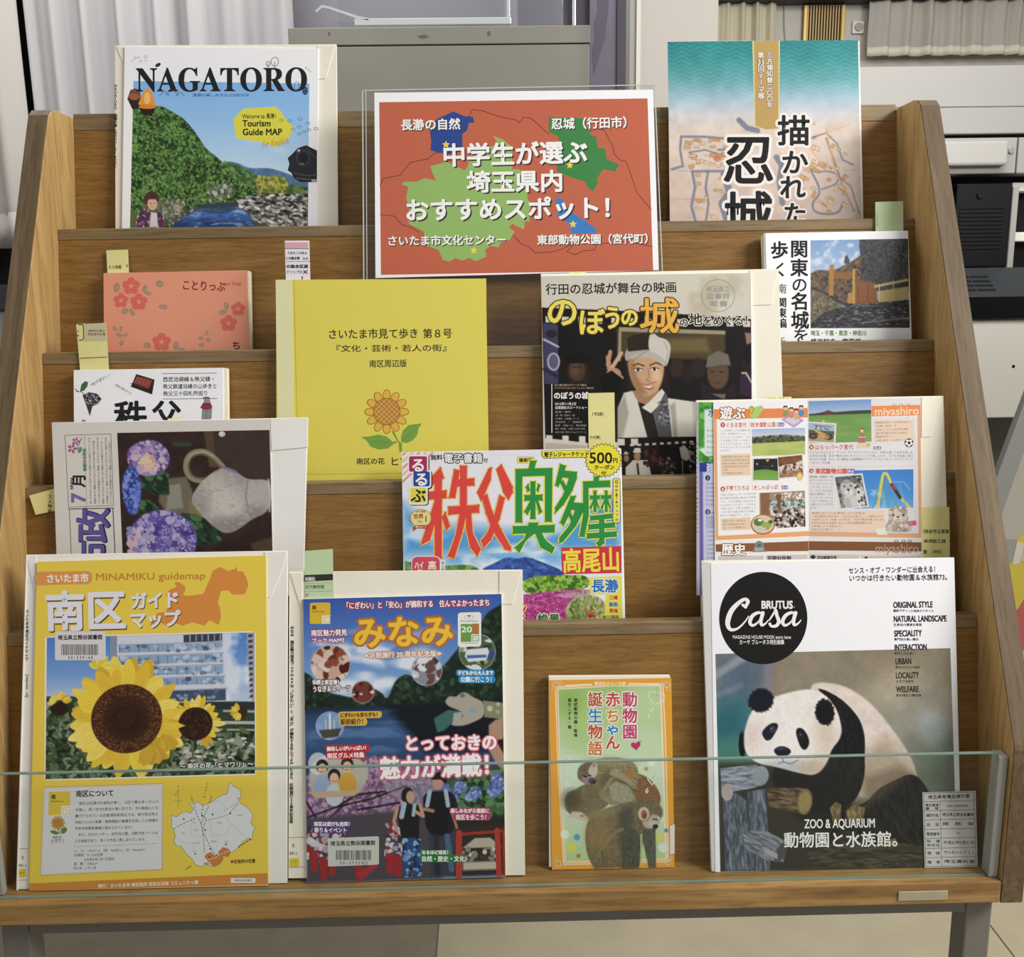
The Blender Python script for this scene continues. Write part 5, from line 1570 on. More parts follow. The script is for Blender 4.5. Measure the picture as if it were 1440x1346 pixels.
a.rrect(133, 118, 250, 224, 16, 'e9e8ec').rrect(158, 204, 266, 306, 16, 'e9e8ec').rrect(138, 296, 246, 400, 16, 'e9e8ec')
a.rrect(141, 127, 242, 214, 10, 'a83262').rrect(165, 212, 258, 296, 10, '2c4c98').rrect(147, 304, 238, 390, 10, 'e2d455')
a.t('る', 150, 234, 176, 84, 'f4f2f2', 3.5).t('る', 170, 252, 256, 82, 'f4f2f2', 3.5).t('ぶ', 150, 238, 348, 84, '2a262a', 3.5)
a.ell(207, 475, 60, 52, 'b08a44').ell(207, 475, 56, 48, 'e8d890').t('世界', 164, 222, 465, 30, '8a4a2c', 1).t('1', 224, 248, 478, 46, '8a4a2c', 1.6).t('No.', 190, 218, 492, 18, '8a4a2c', .5).t('旅行情報', 180, 234, 438, 13, '8a4a2c', .4)
a.poly([(160, 526), (190, 514), (240, 514), (250, 528), (248, 545), (230, 534), (185, 534), (164, 550)], 'b84a3c').t('発行ガイド', 178, 238, 525, 12, 'f0e0d0', .4)
a.poly([(884, 96), (1150, 90), (1150, 135), (900, 140), (886, 125)], '5a5620').poly([(888, 98), (1150, 92), (1150, 131), (902, 136), (890, 122)], 'e9dc40')
a.t('電子レジャーチケット', 900, 1152, 118, 30, '26241a', 1.6, y2=113)
a.poly([(1235 + (108 if i % 2 else 96) * math.cos(2 * math.pi * i / 56), 150 + (100 if i % 2 else 88) * math.sin(2 * math.pi * i / 56)) for i in range(56)], '4a4620').poly([(1235 + (103 if i % 2 else 91) * math.cos(2 * math.pi * i / 56), 150 + (95 if i % 2 else 83) * math.sin(2 * math.pi * i / 56)) for i in range(56)], 'e9dc40')
a.t('500', 1152, 1285, 133, 86, '201e18', 3.2).t('円', 1286, 1316, 150, 30, '201e18', 1.2).t('クーポン', 1180, 1298, 190, 28, '201e18', 1.2, y2=188).t('付', 1222, 1250, 222, 26, '201e18', 1)
a.rrect(1287, 250, 1330, 503, 12, '4a4620').rrect(1290, 253, 1327, 500, 10, 'e9e06a').tv('Google', 1308, 258, 392, 27, '26241a', .8).tv('マップ付', 1309, 394, 496, 17, '26241a', .5)
a.poly([(998, 640), (1334, 632), (1336, 782), (1004, 790)], 'cf3a44').t('高尾山', 1002, 1330, 715, 116, 'eedf4c', 4.5, y2=705, vs=1.25)
a.poly([(1152, 808), (1336, 800), (1342, 1056), (1240, 1054), (1222, 1040), (1222, 1018), (1240, 1012), (1246, 905), (1160, 905)], 'e8de5c').t('長瀞', 1164, 1320, 856, 78, '2f74bc', 4, ol=(4, 'eef0e8'))
a.t('三峰', 1266, 1316, 922, 26, 'c04a34', 1.2).t('飯能', 1266, 1316, 960, 26, '2f74bc', 1.2).t('青梅', 1266, 1316, 996, 26, 'c04a34', 1.2).t('秋川渓谷', 1228, 1322, 1032, 24, '2c6a3c', 1)
a.rrect(154, 688, 318, 800, 30, 'f0e8ea').rrect(158, 692, 314, 800, 28, 'd2506c').t('ハイ', 172, 224, 740, 46, 'f6f0d0', 2).tv('ク', 198, 760, 800, 44, 'f6f0d0', 2).t('高', 246, 296, 740, 52, 'f6f0d0', 2.2).rrect(318, 710, 344, 790, 8, 'eef0ec').tv('低山登', 331, 716, 776, 17, '3c3430', .4)
a.t('ん', 745, 800, 960, 90, 'd8404c', 4, ol=(5, 'f0e080')).t('ろ', 735, 806, 1050, 80, 'd8404c', 4, ol=(5, 'f0e080'))
a.t('絶景', 862, 990, 1040, 58, '2f6a34', 2.6, ol=(5, 'f2efcf'))
# ===== 11. opened town leaflet ===================================================================
it = Item('mounted_leaflet', 'opened orange and white town leaflet with park photos, on a cream envelope', 'leaflet', 1, 0.0085, 0.31)
en = it.slab('envelope', [(979, 563), (1326.7, 556.7)], -0.0045, -0.0005, ENV, rect=True)
it.slab('flap', [(1296, 558.5), (1325, 557.8), (1310, 614.5), (1296, 615)], -0.0004, 0.0002, ENV, en)
b0 = it.slab('back_leaflet', [(979.2, 566), (1030, 565), (1030, 835), (980, 835)], -0.0004, 0.0004, WHITE, bevel=0, h=0, label='green and violet leaflet showing at the left behind the opened one')
bk = it.slab('leaflet', [(1003, 565), (1135.5, 562), (1138, 840), (1006.5, 842)], 0.0005, 0.0014, WHITE, bevel=0, h=0, label='left page of the opened leaflet')
b2 = it.slab('leaflet', [(1135.8, 562), (1294, 559.4), (1297, 838), (1138.3, 840)], 0.0005, 0.0014, plain('leaflet_right_page', 'd9d6d6', 0.5), bevel=0, h=0, label='right page of the opened leaflet')
a = it.art(0.0005, b0, GLOSS).zoom(MI)
p = Paint(70, 92, 170, 1070, MI, 1.0)
p.fill('c3c4dc').poly([(70, 92), (170, 92), (170, 395), (70, 395)], '4c9a3c').spots(60, (70, 92, 170, 395), 8, 20, ['3f8a34', '62ac48', '77bc58', '358030'], 2).poly([(110, 130), (170, 125), (170, 365), (120, 365), (85, 335), (110, 320)], 'd7e2dc', 8)
p.poly([(84, 398), (170, 396), (170, 446), (84, 446)], '2c3a8c').poly([(84, 446), (102, 446), (106, 1070), (86, 1070)], '6a60a0').poly([(70, 92), (80, 92), (80, 1070), (70, 1070)], 'b4b0b4')
a.paint(p)
a.t('水', 128, 168, 145, 46, '2f6a9c', 1.5).t('建', 118, 168, 424, 50, 'd8d8ec', 1.6)
for y, c in ((476, '2c3468'), (648, '2c3468')): a.ell(127, y, 13, 14, c).t('1' if y < 500 else '2', 122, 133, y, 20, 'e8e8f0', .5)
for k in range(5): a.t('真竹の里町', 122, 170, 236 + k * 28, 13, '5a6a70')
for k in range(11): a.t('町立図書', 118, 165, 505 + k * 21, 12, '55587a') if k != 6 else None
for k in range(10): a.t('文化財保', 120, 165, 682 + k * 22, 12, '55587a')
a.tv('みやしろ町ガイドブック', 72, 290, 560, 12, '3a3a44', .3).tv('宮代町ガイドマップ', 74, 570, 760, 11, '3a3a44', .2)
a = it.art(0.00145, bk, GLOSS, 'page_print').zoom(MI)
OR, OR2, BRN, TAN = 'e58a50', 'e6a873', '8a5a3a', 'e8cdb0'
a.poly([(155, 92), (632, 82), (642, 1060), (165, 1070)], 'f0eeee').poly([(156, 128), (632, 122), (633, 170), (158, 178)], OR).poly([(157, 178), (172, 178), (180, 770), (165, 770)], OR2).poly([(165, 770), (636, 745), (636, 770), (166, 792)], OR2)
a.t('遊ぶ', 188, 318, 148, 66, 'f8f4ee', 3.4, ol=(3.5, '7a5a4a')).poly([(335, 118), (350, 110), (365, 118), (400, 108), (412, 125), (375, 172), (352, 178), (340, 160)], 'a8cc7a').poly([(338, 120), (356, 118), (362, 138), (345, 160), (338, 150)], 'e0b840').oval(348, 132, 10, 18, 2, '4a3a30')
a.poly([(498, 180), (560, 150), (615, 185), (562, 222)], 'b7a0cc').poly([(515, 182), (560, 160), (596, 186), (560, 208)], 'd8ccd8')
for x, y, c in ((520, 122, '8a9a5c'), (550, 130, 'c98a8a'), (575, 138, 'd0b070'), (600, 120, '5a8ac0')): a.ell(x, y + 26, 14, 18, c).ell(x, y, 11, 11, 'e6c0a0').poly([(x - 12, y), (x - 9, y - 12), (x + 9, y - 12), (x + 12, y), (x, y - 6)], '3a2c28')
a.ell(203, 207, 12, 13, 'c45a3c').t('7', 198, 208, 208, 18, 'f8e8e0', .8).t('ぐるる宮代（総合運動公園）', 218, 492, 208, 26, 'cc6450', .8, y2=205).rect(482, 195, 514, 216, '8d70b0').t('D-2', 485, 511, 206, 15, 'f0e8f8', .5)
SR2 = 'ここは緑あふれる運動公園です。体育館やプール、グラウンドなどがあり、だれでも気軽にスポーツを楽しむことができます。子どもから大人まで多くの人が訪れます。'
scribble(a, 190, 344, 236, 17, 7, 12.5, '97918c', SR2, -2, {6: .4})
a.poly([(190, 358), (342, 352), (344, 462), (194, 468)], TAN)
scribble(a, 200, 338, 370, 16.5, 6, 12, '8f8078', '開館時間午前９時〜午後９時休館日毎週月曜日電話0480-34-0000', -2, {4: .2, 5: .8})
p = Paint(350, 228, 620, 365, MI, .9, quad=[(350, 229), (620, 222), (620, 358), (352, 366)])
p.vgrad([(228, 'a9bcd8'), (270, 'cdd3de'), (365, 'cdd3de')]).poly([(350, 268), (440, 262), (520, 258), (620, 272), (620, 300), (350, 300)], '9a8f8a', 5).poly([(350, 280), (620, 272), (620, 298), (350, 302)], '4a4a38', 3).spots(120, (350, 268, 620, 300), 4, 9, ['3c4430', '5a6044', '2f3626', '6a6a54'], 2).poly([(350, 300), (620, 295), (620, 365), (350, 365)], 'a9b966', 3).blend('c3cc7c', 40, .4, .7, 3, p.pm([(350, 305), (620, 300), (620, 365), (350, 365)]), .7, sx=3)
a.paint(p)
a.poly([(350, 378), (482, 372), (490, 486), (350, 492)], 'd8d4cc').poly([(478, 366), (608, 352), (614, 470), (488, 482)], 'e0dcd4')
p = Paint(358, 376, 484, 490, MI, .9, quad=[(360, 380), (480, 378), (484, 488), (358, 484)])
p.fill('26262a').vgrad([(430, '6f9a48'), (490, '7fae58')], p.pm([(358, 440), (420, 432), (484, 442), (484, 490), (358, 490)], 6)).ell(376, 404, 4, 4, 'd8d8c8').ell(455, 414, 3, 3, 'c8c8b8').line([(400, 418), (440, 420)], 2, '5a5a4c')
a.paint(p)
p = Paint(484, 362, 610, 476, MI, .9, quad=[(482, 372), (604, 360), (610, 464), (490, 476)])
p.fill('7d5238').noise(20, .2, 2).poly([(484, 410), (560, 405), (610, 390), (610, 440), (484, 446)], 'd8ccc4', 4).spots(40, (486, 405, 610, 450), 4, 9, ['8a5a40', 'f0e8e0', '5a3c2c', 'c8b8b0'], 3).poly([(484, 446), (610, 436), (610, 476), (484, 476)], '9a7058', 4).spots(20, (484, 440, 610, 476), 3, 10, ['c8a890', '704830'], 5, None, .4)
a.paint(p).ell(592, 468, 16, 22, 'd8b060').ell(592, 470, 11, 16, 'e8cc8c').poly([(420, 382), (440, 384), (428, 396)], 'd8a83c')
a.ell(203, 532, 12, 13, 'c45a3c').t('8', 198, 208, 533, 18, 'f8e8e0', .8).t('子育てひろば（きしゃぽっぽ）', 216, 500, 528, 25, 'cc6450', .8, y2=522).rect(500, 514, 532, 534, '8d70b0').t('D-3', 503, 529, 524, 15, 'f0e8f8', .5)
scribble(a, 190, 372, 562, 17.5, 7, 12.5, '8d8a92', '子育て支援センターは子育て家庭の親子が気軽に集まれる施設です。大きな部屋には木のおもちゃがたくさんあり、のびのびと遊べます。', -6, {6: .8})
a.poly([(192, 682), (344, 674), (346, 738), (196, 742)], TAN)
scribble(a, 202, 320, 695, 17, 3, 12, '8f8078', '開館９時〜16時休日毎日曜電話0480-35-1111', -4)
p = Paint(388, 545, 622, 735, MI, .9, quad=[(388, 552), (618, 540), (622, 722), (390, 736)])
p.fill('b59880').poly([(388, 545), (622, 545), (622, 600), (388, 590)], 'a08a78', 6).spots(30, (470, 555, 622, 590), 3, 8, ['e8dccc', 'f0e8dc'], 2).poly([(430, 590), (622, 595), (622, 640), (430, 640)], 'b8c4bc', 5).spots(60, (430, 590, 622, 640), 4, 9, ['8a9a90', 'd8e0dc', '5a6460', '3c4440'], 3).poly([(395, 545), (440, 548), (438, 735), (395, 735)], '8a6248', 4).poly([(480, 555), (508, 560), (498, 585), (496, 735), (484, 735), (482, 590), (466, 565)], '7a5640', 3)
p.spots(220, (440, 640, 622, 735), 4, 10, ['2c2624', 'd8d0cc', '4a3c38', 'b0a09a', '1f1a1a', 'e8e4e0', '8a6a5c'], 4)
a.paint(p)
a.ell(406, 712, 62, 52, 'b07a4c').ell(406, 710, 55, 45, 'd8c8a4').ell(385, 700, 26, 20, '5c7a50').ell(425, 715, 28, 16, '9aae60').ell(445, 698, 12, 10, '4a6a44').ell(405, 735, 30, 9, 'b8c4c8').ell(392, 690, 12, 7, 'e4e0d0').ell(430, 732, 10, 6, 'c89050')
a.poly([(166, 800), (638, 775), (640, 856), (170, 862)], 'ebe8e6').poly([(166, 812), (637, 796), (638, 846), (168, 850)], BRN)
a.t('歴史', 196, 320, 838, 62, 'f8f4ee', 3.2, ol=(3.5, '6a4a3a'))
a.poly([(366, 806), (378, 796), (392, 794), (410, 806), (412, 830), (425, 850), (350, 852), (362, 832)], '7a8a86').poly([(362, 830), (412, 828), (406, 844), (368, 846)], 'a8aaa4').ell(388, 818, 10, 9, '5c6a68')
a.poly([(180, 872), (410, 868), (410, 1000), (182, 1000)], 'cfc8c4').poly([(420, 866), (632, 864), (636, 1000), (422, 1000)], 'cfc8c4').t('百間公民館', 428, 550, 882, 22, '3a3030', 1.4)
a = it.art(0.00145, b2, GLOSS, 'page_print').zoom(MI)
p = Paint(637, 85, 955, 298, MI, .9, quad=[(637, 88), (954, 78), (956, 292), (640, 300)])
p.vgrad([(85, '6f93c8'), (140, 'a3b4cc'), (300, 'a3b4cc')]).poly([(637, 150), (700, 145), (740, 132), (760, 145), (820, 140), (955, 138), (955, 160), (637, 162)], '3c4438', 3).poly([(712, 150), (735, 132), (758, 150), (758, 158), (715, 158)], '6a3a3c', 3).poly([(637, 158), (955, 156), (955, 300), (637, 300)], '6d9450', 3).blend('83a65c', 40, .4, .7, 3, p.pm([(637, 160), (955, 160), (955, 300), (637, 300)]), .7, sx=3)
a.paint(p)
a.poly([(634, 190), (778, 200), (774, 302), (634, 296)], 'dcd8d0')
p = Paint(638, 198, 770, 296, MI, .9, quad=[(638, 196), (770, 206), (766, 296), (636, 290)])
p.fill('a3b3c6').poly([(638, 235), (770, 235), (770, 262), (638, 262)], '5a5c58', 4).poly([(638, 258), (770, 258), (770, 298), (638, 298)], 'a89878', 4).line([(665, 210), (750, 212)], 3, '2c3038').line([(680, 212), (672, 232)], 4, '2c3038').line([(740, 228), (718, 222)], 4, '2c3038').line([(700, 212), (702, 232)], 3, '2c3038')
for x in (662, 742): p.ell(x, 268, 22, 16, '2c2624').ell(x, 268, 14, 10, '6a5a4c')
p.line([(672, 236), (735, 275)], 9, 'd8a830').line([(690, 240), (740, 262)], 4, 'e8c860')
a.paint(p).ell(712, 190, 7, 6, 'd8b840')
a.ell(908, 228, 10, 9, 'b05a4c').ell(908, 238, 7, 8, 'e8c8b0').poly([(900, 250), (918, 250), (925, 298), (888, 298)], 'b46a6c').line([(892, 270), (925, 268)], 3, 'e8d8d0').poly([(885, 298), (930, 298), (950, 322), (880, 326)], 'd0cca8').ell(940, 308, 10, 9, 'c8b088')
a.poly([(956, 112), (1203, 106), (1204, 158), (957, 164)], OR)
for x in (1072, 1106, 1140): a.oval(x, 106, 9, 5, 2.4, 'dba07c').oval(x, 166, 9, 5, 2, 'd8b8a4')
a.t('miyashiro', 970, 1196, 137, 58, 'f0cfae', 1.2, y2=132).poly([(958, 168), (1192, 162), (1194, 168), (958, 176)], 'e4e1df')
a.poly([(970, 186), (1172, 180), (1172, 288), (974, 294)], 'e2c9b4')
scribble(a, 976, 1160, 196, 18, 6, 13.5, '8c7a70', '開館4月〜10月9:00〜18:30 11月〜3月8:30〜17:30休館毎年末年始TEL0480-37', -4, {1: .6, 2: .9, 3: .9, 4: .5, 5: .9})
a.poly([(1190, 160), (1204, 158), (1210, 760), (1196, 760)], 'd8a47c').poly([(636, 745), (1208, 758), (1208, 778), (637, 770)], 'd8a47c')
a.ell(1146, 298, 22, 22, 'ecebea', n=20).oval(1146, 298, 21, 21, 3, '3a3a40').ell(1146, 298, 8, 8, '2c2c30')
for k in range(5): a.ell(1146 + 18 * math.cos(k * 1.257 - 1.57), 298 + 18 * math.sin(k * 1.257 - 1.57), 5, 5, '2c2c30', n=8)
a.ell(652, 320, 12, 13, 'c45a3c').t('9', 647, 657, 321, 18, 'f8e8e0', .8).t('はらっパーク宮代', 668, 864, 321, 27, 'cc6450', .8, y2=319).rect(966, 316, 1004, 332, '8d70b0').t('D-4', 970, 1000, 324, 13, 'f0e8f8', .4)
scribble(a, 642, 1166, 346, 17.5, 4, 14, '8a8a90', '子どもから大人まで、サッカーやグラウンドゴルフなど、四季を通じて自然を楽しめる芝生の広場。芝生や樹木のあいだでピクニックを楽しんだり、子どもが自由に遊びまわれる公園。また、広い園内には管理棟やグラウンドゴルフのコースやストライダーのコースも整備されています。', 0, {3: .2})
a.line([(640, 420), (1170, 416)], 1.2, 'c4c0bc')
a.ell(652, 440, 12, 12, 'b85a4c').t('10', 645, 659, 441, 15, 'f8e8e0', .6).t('東武動物公園', 672, 832, 441, 29, 'cc5f50', 1.3).rect(834, 430, 872, 452, '8d70b0').t('B-2', 838, 866, 441, 15, 'f0e8f8', .5)
scribble(a, 642, 762, 470, 17.5, 10, 13.5, '8a8a90', '動物園・遊園地・夏はプールなどのハイブリッドレジャーランドです。ジェットコースターなど迫力満点の乗物や、ホワイトタイガーのショーなど一日中たっぷり楽しむことができます。', 0, {9: .3})
p = Paint(866, 436, 1168, 632, MI, .9, quad=[(866, 438), (1168, 432), (1168, 626), (870, 632)])
p.vgrad([(436, '3f7cc4'), (560, '4c8cd0'), (632, '6aa4dc')]).blend('d8e4f0', 40, .5, .7, 4, p.pm([(900, 520), (1010, 520), (1010, 632), (900, 632)], 40), .9)
for x0, x1 in ((1012, 960), (1020, 1000), (1030, 1040), (1040, 1085)): p.line([(x0, 450), (x1, 632)], 6, '5a9a90')
for y in (500, 540, 580): p.line([(1012 - (y - 450) * .28, y), (1030 + (y - 450) * .2, y)], 4, '5a9a90')
p.line([(985, 632), (1010, 470), (1020, 452), (1035, 455), (1060, 520), (1110, 590), (1150, 632)], 13, 'd8c060').line([(1058, 512), (1100, 580)], 16, '3a2a2c').line([(1062, 516), (1075, 535)], 12, 'b03838').line([(1070, 498), (1120, 500), (1150, 540)], 3, '9cc8d8').line([(1095, 505), (1130, 632)], 4, '6ab0c0').line([(960, 620), (990, 580)], 3, '5a9a90')
a.paint(p)
a.poly([(762, 468), (910, 452), (944, 620), (798, 638)], 'dad8d4')
p = Paint(770, 462, 936, 630, MI, .9, quad=[(770, 472), (904, 460), (936, 616), (802, 630)])
p.fill('8a8684').poly([(770, 462), (936, 462), (936, 500), (770, 505)], '5f666a', 5).spots(40, (770, 462, 936, 630), 6, 14, ['4a4646', 'a8a4a0', '6a6664'], 2).ell(838, 530, 48, 50, 'b8b4b2').ell(838, 548, 26, 20, 'd8d4d0').ell(838, 535, 10, 7, '5a4648').ell(818, 515, 6, 5, '3a4a58').ell(858, 515, 6, 5, '3a4a58').line([(838, 540), (838, 552), (828, 560)], 2, '4a4244').ell(800, 485, 14, 12, '77726e').ell(872, 485, 14, 12, '77726e')
for k in range(7): p.line([(812 + k * 8, 482 + (k % 2) * 6), (816 + k * 7, 498)], 3, '5a5654', .8)
p.poly([(800, 570), (880, 570), (900, 630), (800, 630)], 'c8c4c2', 5)
for k in range(5): p.line([(805, 580 + k * 10), (835, 586 + k * 10)], 3, '6a6664', .8)
p.ell(900, 570, 22, 40, 'd0ccc8').spots(20, (880, 480, 930, 620), 4, 9, ['3a3636', 'd8d4d2', '6a6462'], 5)
a.paint(p)
a.poly([(642, 646), (1020, 640), (1034, 748), (644, 738)], 'e2c9b4')
scribble(a, 652, 1015, 654, 16.5, 6, 13, '8a7870', '開園9:30〜17:30 季節により変動あり。休園水曜日（祝日春夏冬休み除く）6月の火水曜など。 入園料大人1,700円 小人（3歳〜小学生）700円駐車場1日1,000円TEL0480-93-1200', 0, {0: .75, 3: .85, 4: .45, 5: .4})
a.poly([(975, 735), (1030, 728), (1036, 764), (985, 764)], 'dfe0d0')
p = Paint(1015, 610, 1190, 762, MI, .9)
al_ = [(1040, 660), (1045, 630), (1070, 616), (1110, 618), (1138, 632), (1144, 660), (1140, 690), (1162, 720), (1160, 752), (1030, 752), (1022, 720), (1044, 690)]
p.fill('b5a89a')
m = p.pm(al_)
p.spots(260, (1015, 610, 1170, 762), 5, 12, ['c8bcae', 'a89a8c', 'd4c8bc', '93867a'], 3).ell(1090, 672, 30, 28, 'cfc3b6').ell(1066, 664, 5, 6, '2a2420').ell(1116, 664, 5, 6, '2a2420').ell(1090, 680, 16, 12, 'ded2c6').ell(1090, 674, 7, 5, '4a3c38').line([(1082, 688), (1098, 688)], 3, '6a4c44')
a.poly([(1140, 695), (1180, 690), (1184, 715), (1160, 720), (1150, 716)], 'd8788c').ell(1172, 704, 12, 12, 'd0607a')
p.keep = m
a.paint(p)
a.poly([(636, 778), (1210, 780), (1211, 1055), (640, 1060)], 'dedbd9').poly([(638, 796), (1209, 802), (1209, 848), (638, 842)], '7d5234')
for x in (1082, 1118, 1150): a.oval(x, 796, 10, 5, 3, '7d5234').oval(x, 852, 9, 4, 2.4, '7d6a60')
a.t('miyashiro', 974, 1196, 829, 58, 'b0907c', 1.0)
a.poly([(640, 862), (892, 866), (892, 1000), (642, 1000)], 'c8c2c0').poly([(902, 868), (1204, 870), (1206, 1000), (904, 1000)], 'c8c2c0').ell(660, 876, 13, 10, '3a3030').t('旧加藤家住宅', 680, 780, 880, 20, '3a3030', 1.2).ell(928, 880, 8, 6, '3a3030')

# ===== 12. yellow ward guide map ===================================================================
it = Item('mounted_guide_map', 'large yellow ward guide map with a sunflower photo, mounted on a white envelope, bottom left', 'guide map', 0, 0.0118, -0.305)
en = it.slab('envelope', [(36.5, 780.4), (404, 774.6), (403.4, 1242.7), (22.5, 1256.5)], -0.0035, -0.0005, ENVW, h=0)
it.slab('flap', [(37, 781), (51, 781), (50.5, 844), (49, 836)], -0.0004, 0.0002, ENVW, en)
it.slab('flap', [(372, 776.4), (402.5, 775.6), (398, 800), (381, 840), (374, 841)], -0.0004, 0.0002, ENVW, en)
it.slab('spine_fold', [(36.5, 781), (38.3, 781), (25, 1256.5), (22.6, 1256.5)], -0.0004, 0.0006, ENVW, en)
bk = it.slab('booklet', [(52, 790.6), (374, 781.3), (377, 1245.6), (40.8, 1258.8)], 0.0, 0.002, plain('yellow_cover_stock', 'e6c84c', 0.4), h=0)
a = it.art(-0.0003, en, name='spine_lettering')
a.tv('さいたま市南区ガイドマップ', 38.4, 857, 930, 5.4, INKB, .15, x2=37).tv('（2023.3）', 38, 945, 984, 6, INKB, .1, x2=37.5)
a.line([(25, 1194), (39, 1193.5)], .8, 'c77a6a').t('S', 30, 34, 1206, 6, '5a5650', 0).t('291.1', 25.5, 37.5, 1217, 5.5, '4a4640', .1).rrect(24.6, 1222, 36.5, 1234, 2, 'd9c93c').t('サイ', 27, 35, 1228, 4.5, '5a5520').line([(24, 1238), (38, 1237.6)], .8, 'c77a6a')
a = it.art(0.0021, bk, GLOSS).zoom(G1)
a.poly([(178, 104), (1282, 74), (1293, 1666), (142, 1706)], 'eccf50')
def gz(pts): return [(x * 1.0, y) for x, y in pts]
a.zoom((0, 0, 1)).poly([(40.9, 1242.6), (376, 1228), (377, 1245), (40.8, 1258.5)], 'd08c40').line([(41, 1258.3), (377, 1245)], 1.4, 'f0ece0')
a.zoom(G1)
a.rrect(170, 152, 444, 216, 24, 'e09a55', -5).rect(177, 154, 230, 217, 'e09a55')
OM = 'dd8f44'
a.poly([(815, 240), (850, 225), (842, 205), (862, 200), (893, 222), (893, 245), (880, 262), (905, 268), (980, 258), (1010, 190), (1025, 148), (1060, 128), (1078, 135), (1100, 148), (1132, 138), (1138, 125), (1146, 150), (1170, 148), (1190, 185), (1198, 215), (1180, 260), (1120, 262), (1100, 240), (1065, 245), (1050, 300), (1062, 330), (1065, 370), (1055, 408), (1010, 385), (985, 412), (930, 395), (880, 412), (850, 400), (800, 410), (770, 395), (745, 410), (720, 412), (760, 350), (800, 345), (818, 300), (800, 260)], OM)
a.t('さいたま市', 222, 428, 184, 44, 'f8f4ea', 2.2, y2=180)
a.t('MINAMIKU guidemap', 460, 992, 175, 48, 'c98a3c', 1.6, y2=168)
SH2 = (4, 5, '6a5328')
a.t('南区', 214, 610, 342, 200, 'e8e6ee', 9, y2=333, sh=(5, 7, '6a5328'))
a.t('ガイド', 630, 866, 292, 84, 'e8e6ee', 5, y2=285, sh=SH2).t('マップ', 622, 870, 385, 84, 'e8e6ee', 5, y2=375, sh=SH2)
a.zoom(SF)
a.poly([(38, 70), (1370, 36), (1392, 50), (1394, 965), (1380, 975), (30, 1012), (12, 1000), (14, 90), (20, 76)], 'ece9e2')
p = Paint(24, 50, 1388, 1000, SF, 1.0, quad=[(28, 78), (1384, 44), (1388, 966), (18, 1004)])
p.vgrad([(50, '4f82cc'), (300, '7aa0d8'), (450, 'b4c8e4'), (600, 'c8d4e4')]).blend('eef1f6', 110, .5, .7, 2, p.pm([(60, 240), (440, 220), (440, 340), (60, 340)], 60), .9, sx=2).blend('e8edf4', 120, .35, .6, 4, p.pm([(1160, 50), (1388, 50), (1388, 520), (1160, 520)], 10), .85)
p.poly([(440, 50), (500, 50), (500, 300), (440, 260)], '8c94ac', 4).poly([(485, 50), (1180, 50), (1205, 510), (780, 510), (485, 270)], 'd4d6e2', 4)
for i, (y0, y1, x1) in enumerate(((115, 165, 1175), (190, 245, 1178), (268, 322, 1180), (345, 392, 1188), (430, 505, 1198))):
    p.poly([(496, y0), (x1, y0 - 5), (x1, y1 - 3), (496, y1)], '8fa9c8' if i < 4 else '46546c', 3)
    for k in range(11):
        p.poly([(500 + k * 63, y0), (506 + k * 63, y0), (506 + k * 63, y1), (500 + k * 63, y1)], '506078' if i < 4 else '2c3850', 2, .7)
    p.spots(30, (500, y0, 1175, y1), 8, 16, ['3f4e66', 'b8c8dc', '687c98', 'dde4ee'], i, None, 1.5, (90, 90), .6)
    p.line([(490, y0 - 4), (x1 + 8, y0 - 9)], 4, '6a708a', .7)
p.poly([(920, 55), (1175, 50), (1175, 100), (922, 106)], '3c4250', 3)
for k in range(6): p.poly([(960 + k * 40, 55), (968 + k * 40, 55), (968 + k * 40, 100), (960 + k * 40, 100)], '9aa4b4', 2)
p.poly([(1338, 50), (1388, 50), (1388, 510), (1365, 510), (1338, 120)], 'a9a6ac', 4)
for k in range(12): p.poly([(1342 + k * 1.5, 65 + k * 37), (1375, 60 + k * 37), (1378, 78 + k * 37), (1350, 84 + k * 37)], '4c4348', 3)
p.poly([(24, 445), (200, 440), (330, 500), (420, 520), (1120, 505), (1388, 515), (1388, 1004), (24, 1004)], '37452f', 8)
p.poly([(1110, 515), (1388, 520), (1388, 560), (1110, 560)], '2f3438', 4).poly([(1180, 565), (1388, 575), (1388, 590), (1180, 580)], 'a8adb0', 4).poly([(1150, 640), (1388, 648), (1388, 668), (1150, 660)], 'b8bcbc', 4).poly([(1140, 690), (1388, 700), (1388, 712), (1140, 704)], 'a2a6a4', 4)
m = p.pm([(24, 440), (230, 470), (330, 560), (330, 800), (760, 860), (820, 720), (1388, 720), (1388, 1004), (24, 1004)], 6)
GLV = ['22301e', '3a4c30', '5a6e4c', '78896a', '4c5f40', '2c3c28', '8e9c82', '1c261a', '66785a']
p.spots(900, (24, 470, 1388, 1004), 16, 46, GLV, 5, m, .35, (0, 180)).spots(500, (24, 520, 1388, 1004), 8, 20, GLV, 6, m, .4)
p.spots(120, (900, 760, 1388, 960), 10, 34, ['c9c6bf', 'b0aea6', 'dcd9d2', '8e8c84'], 7, None, .4, (-20, 20)).spots(120, (820, 700, 1388, 1000), 12, 40, GLV, 8, None, .4)
p.line([(975, 740), (985, 880)], 16, '5c6e44')
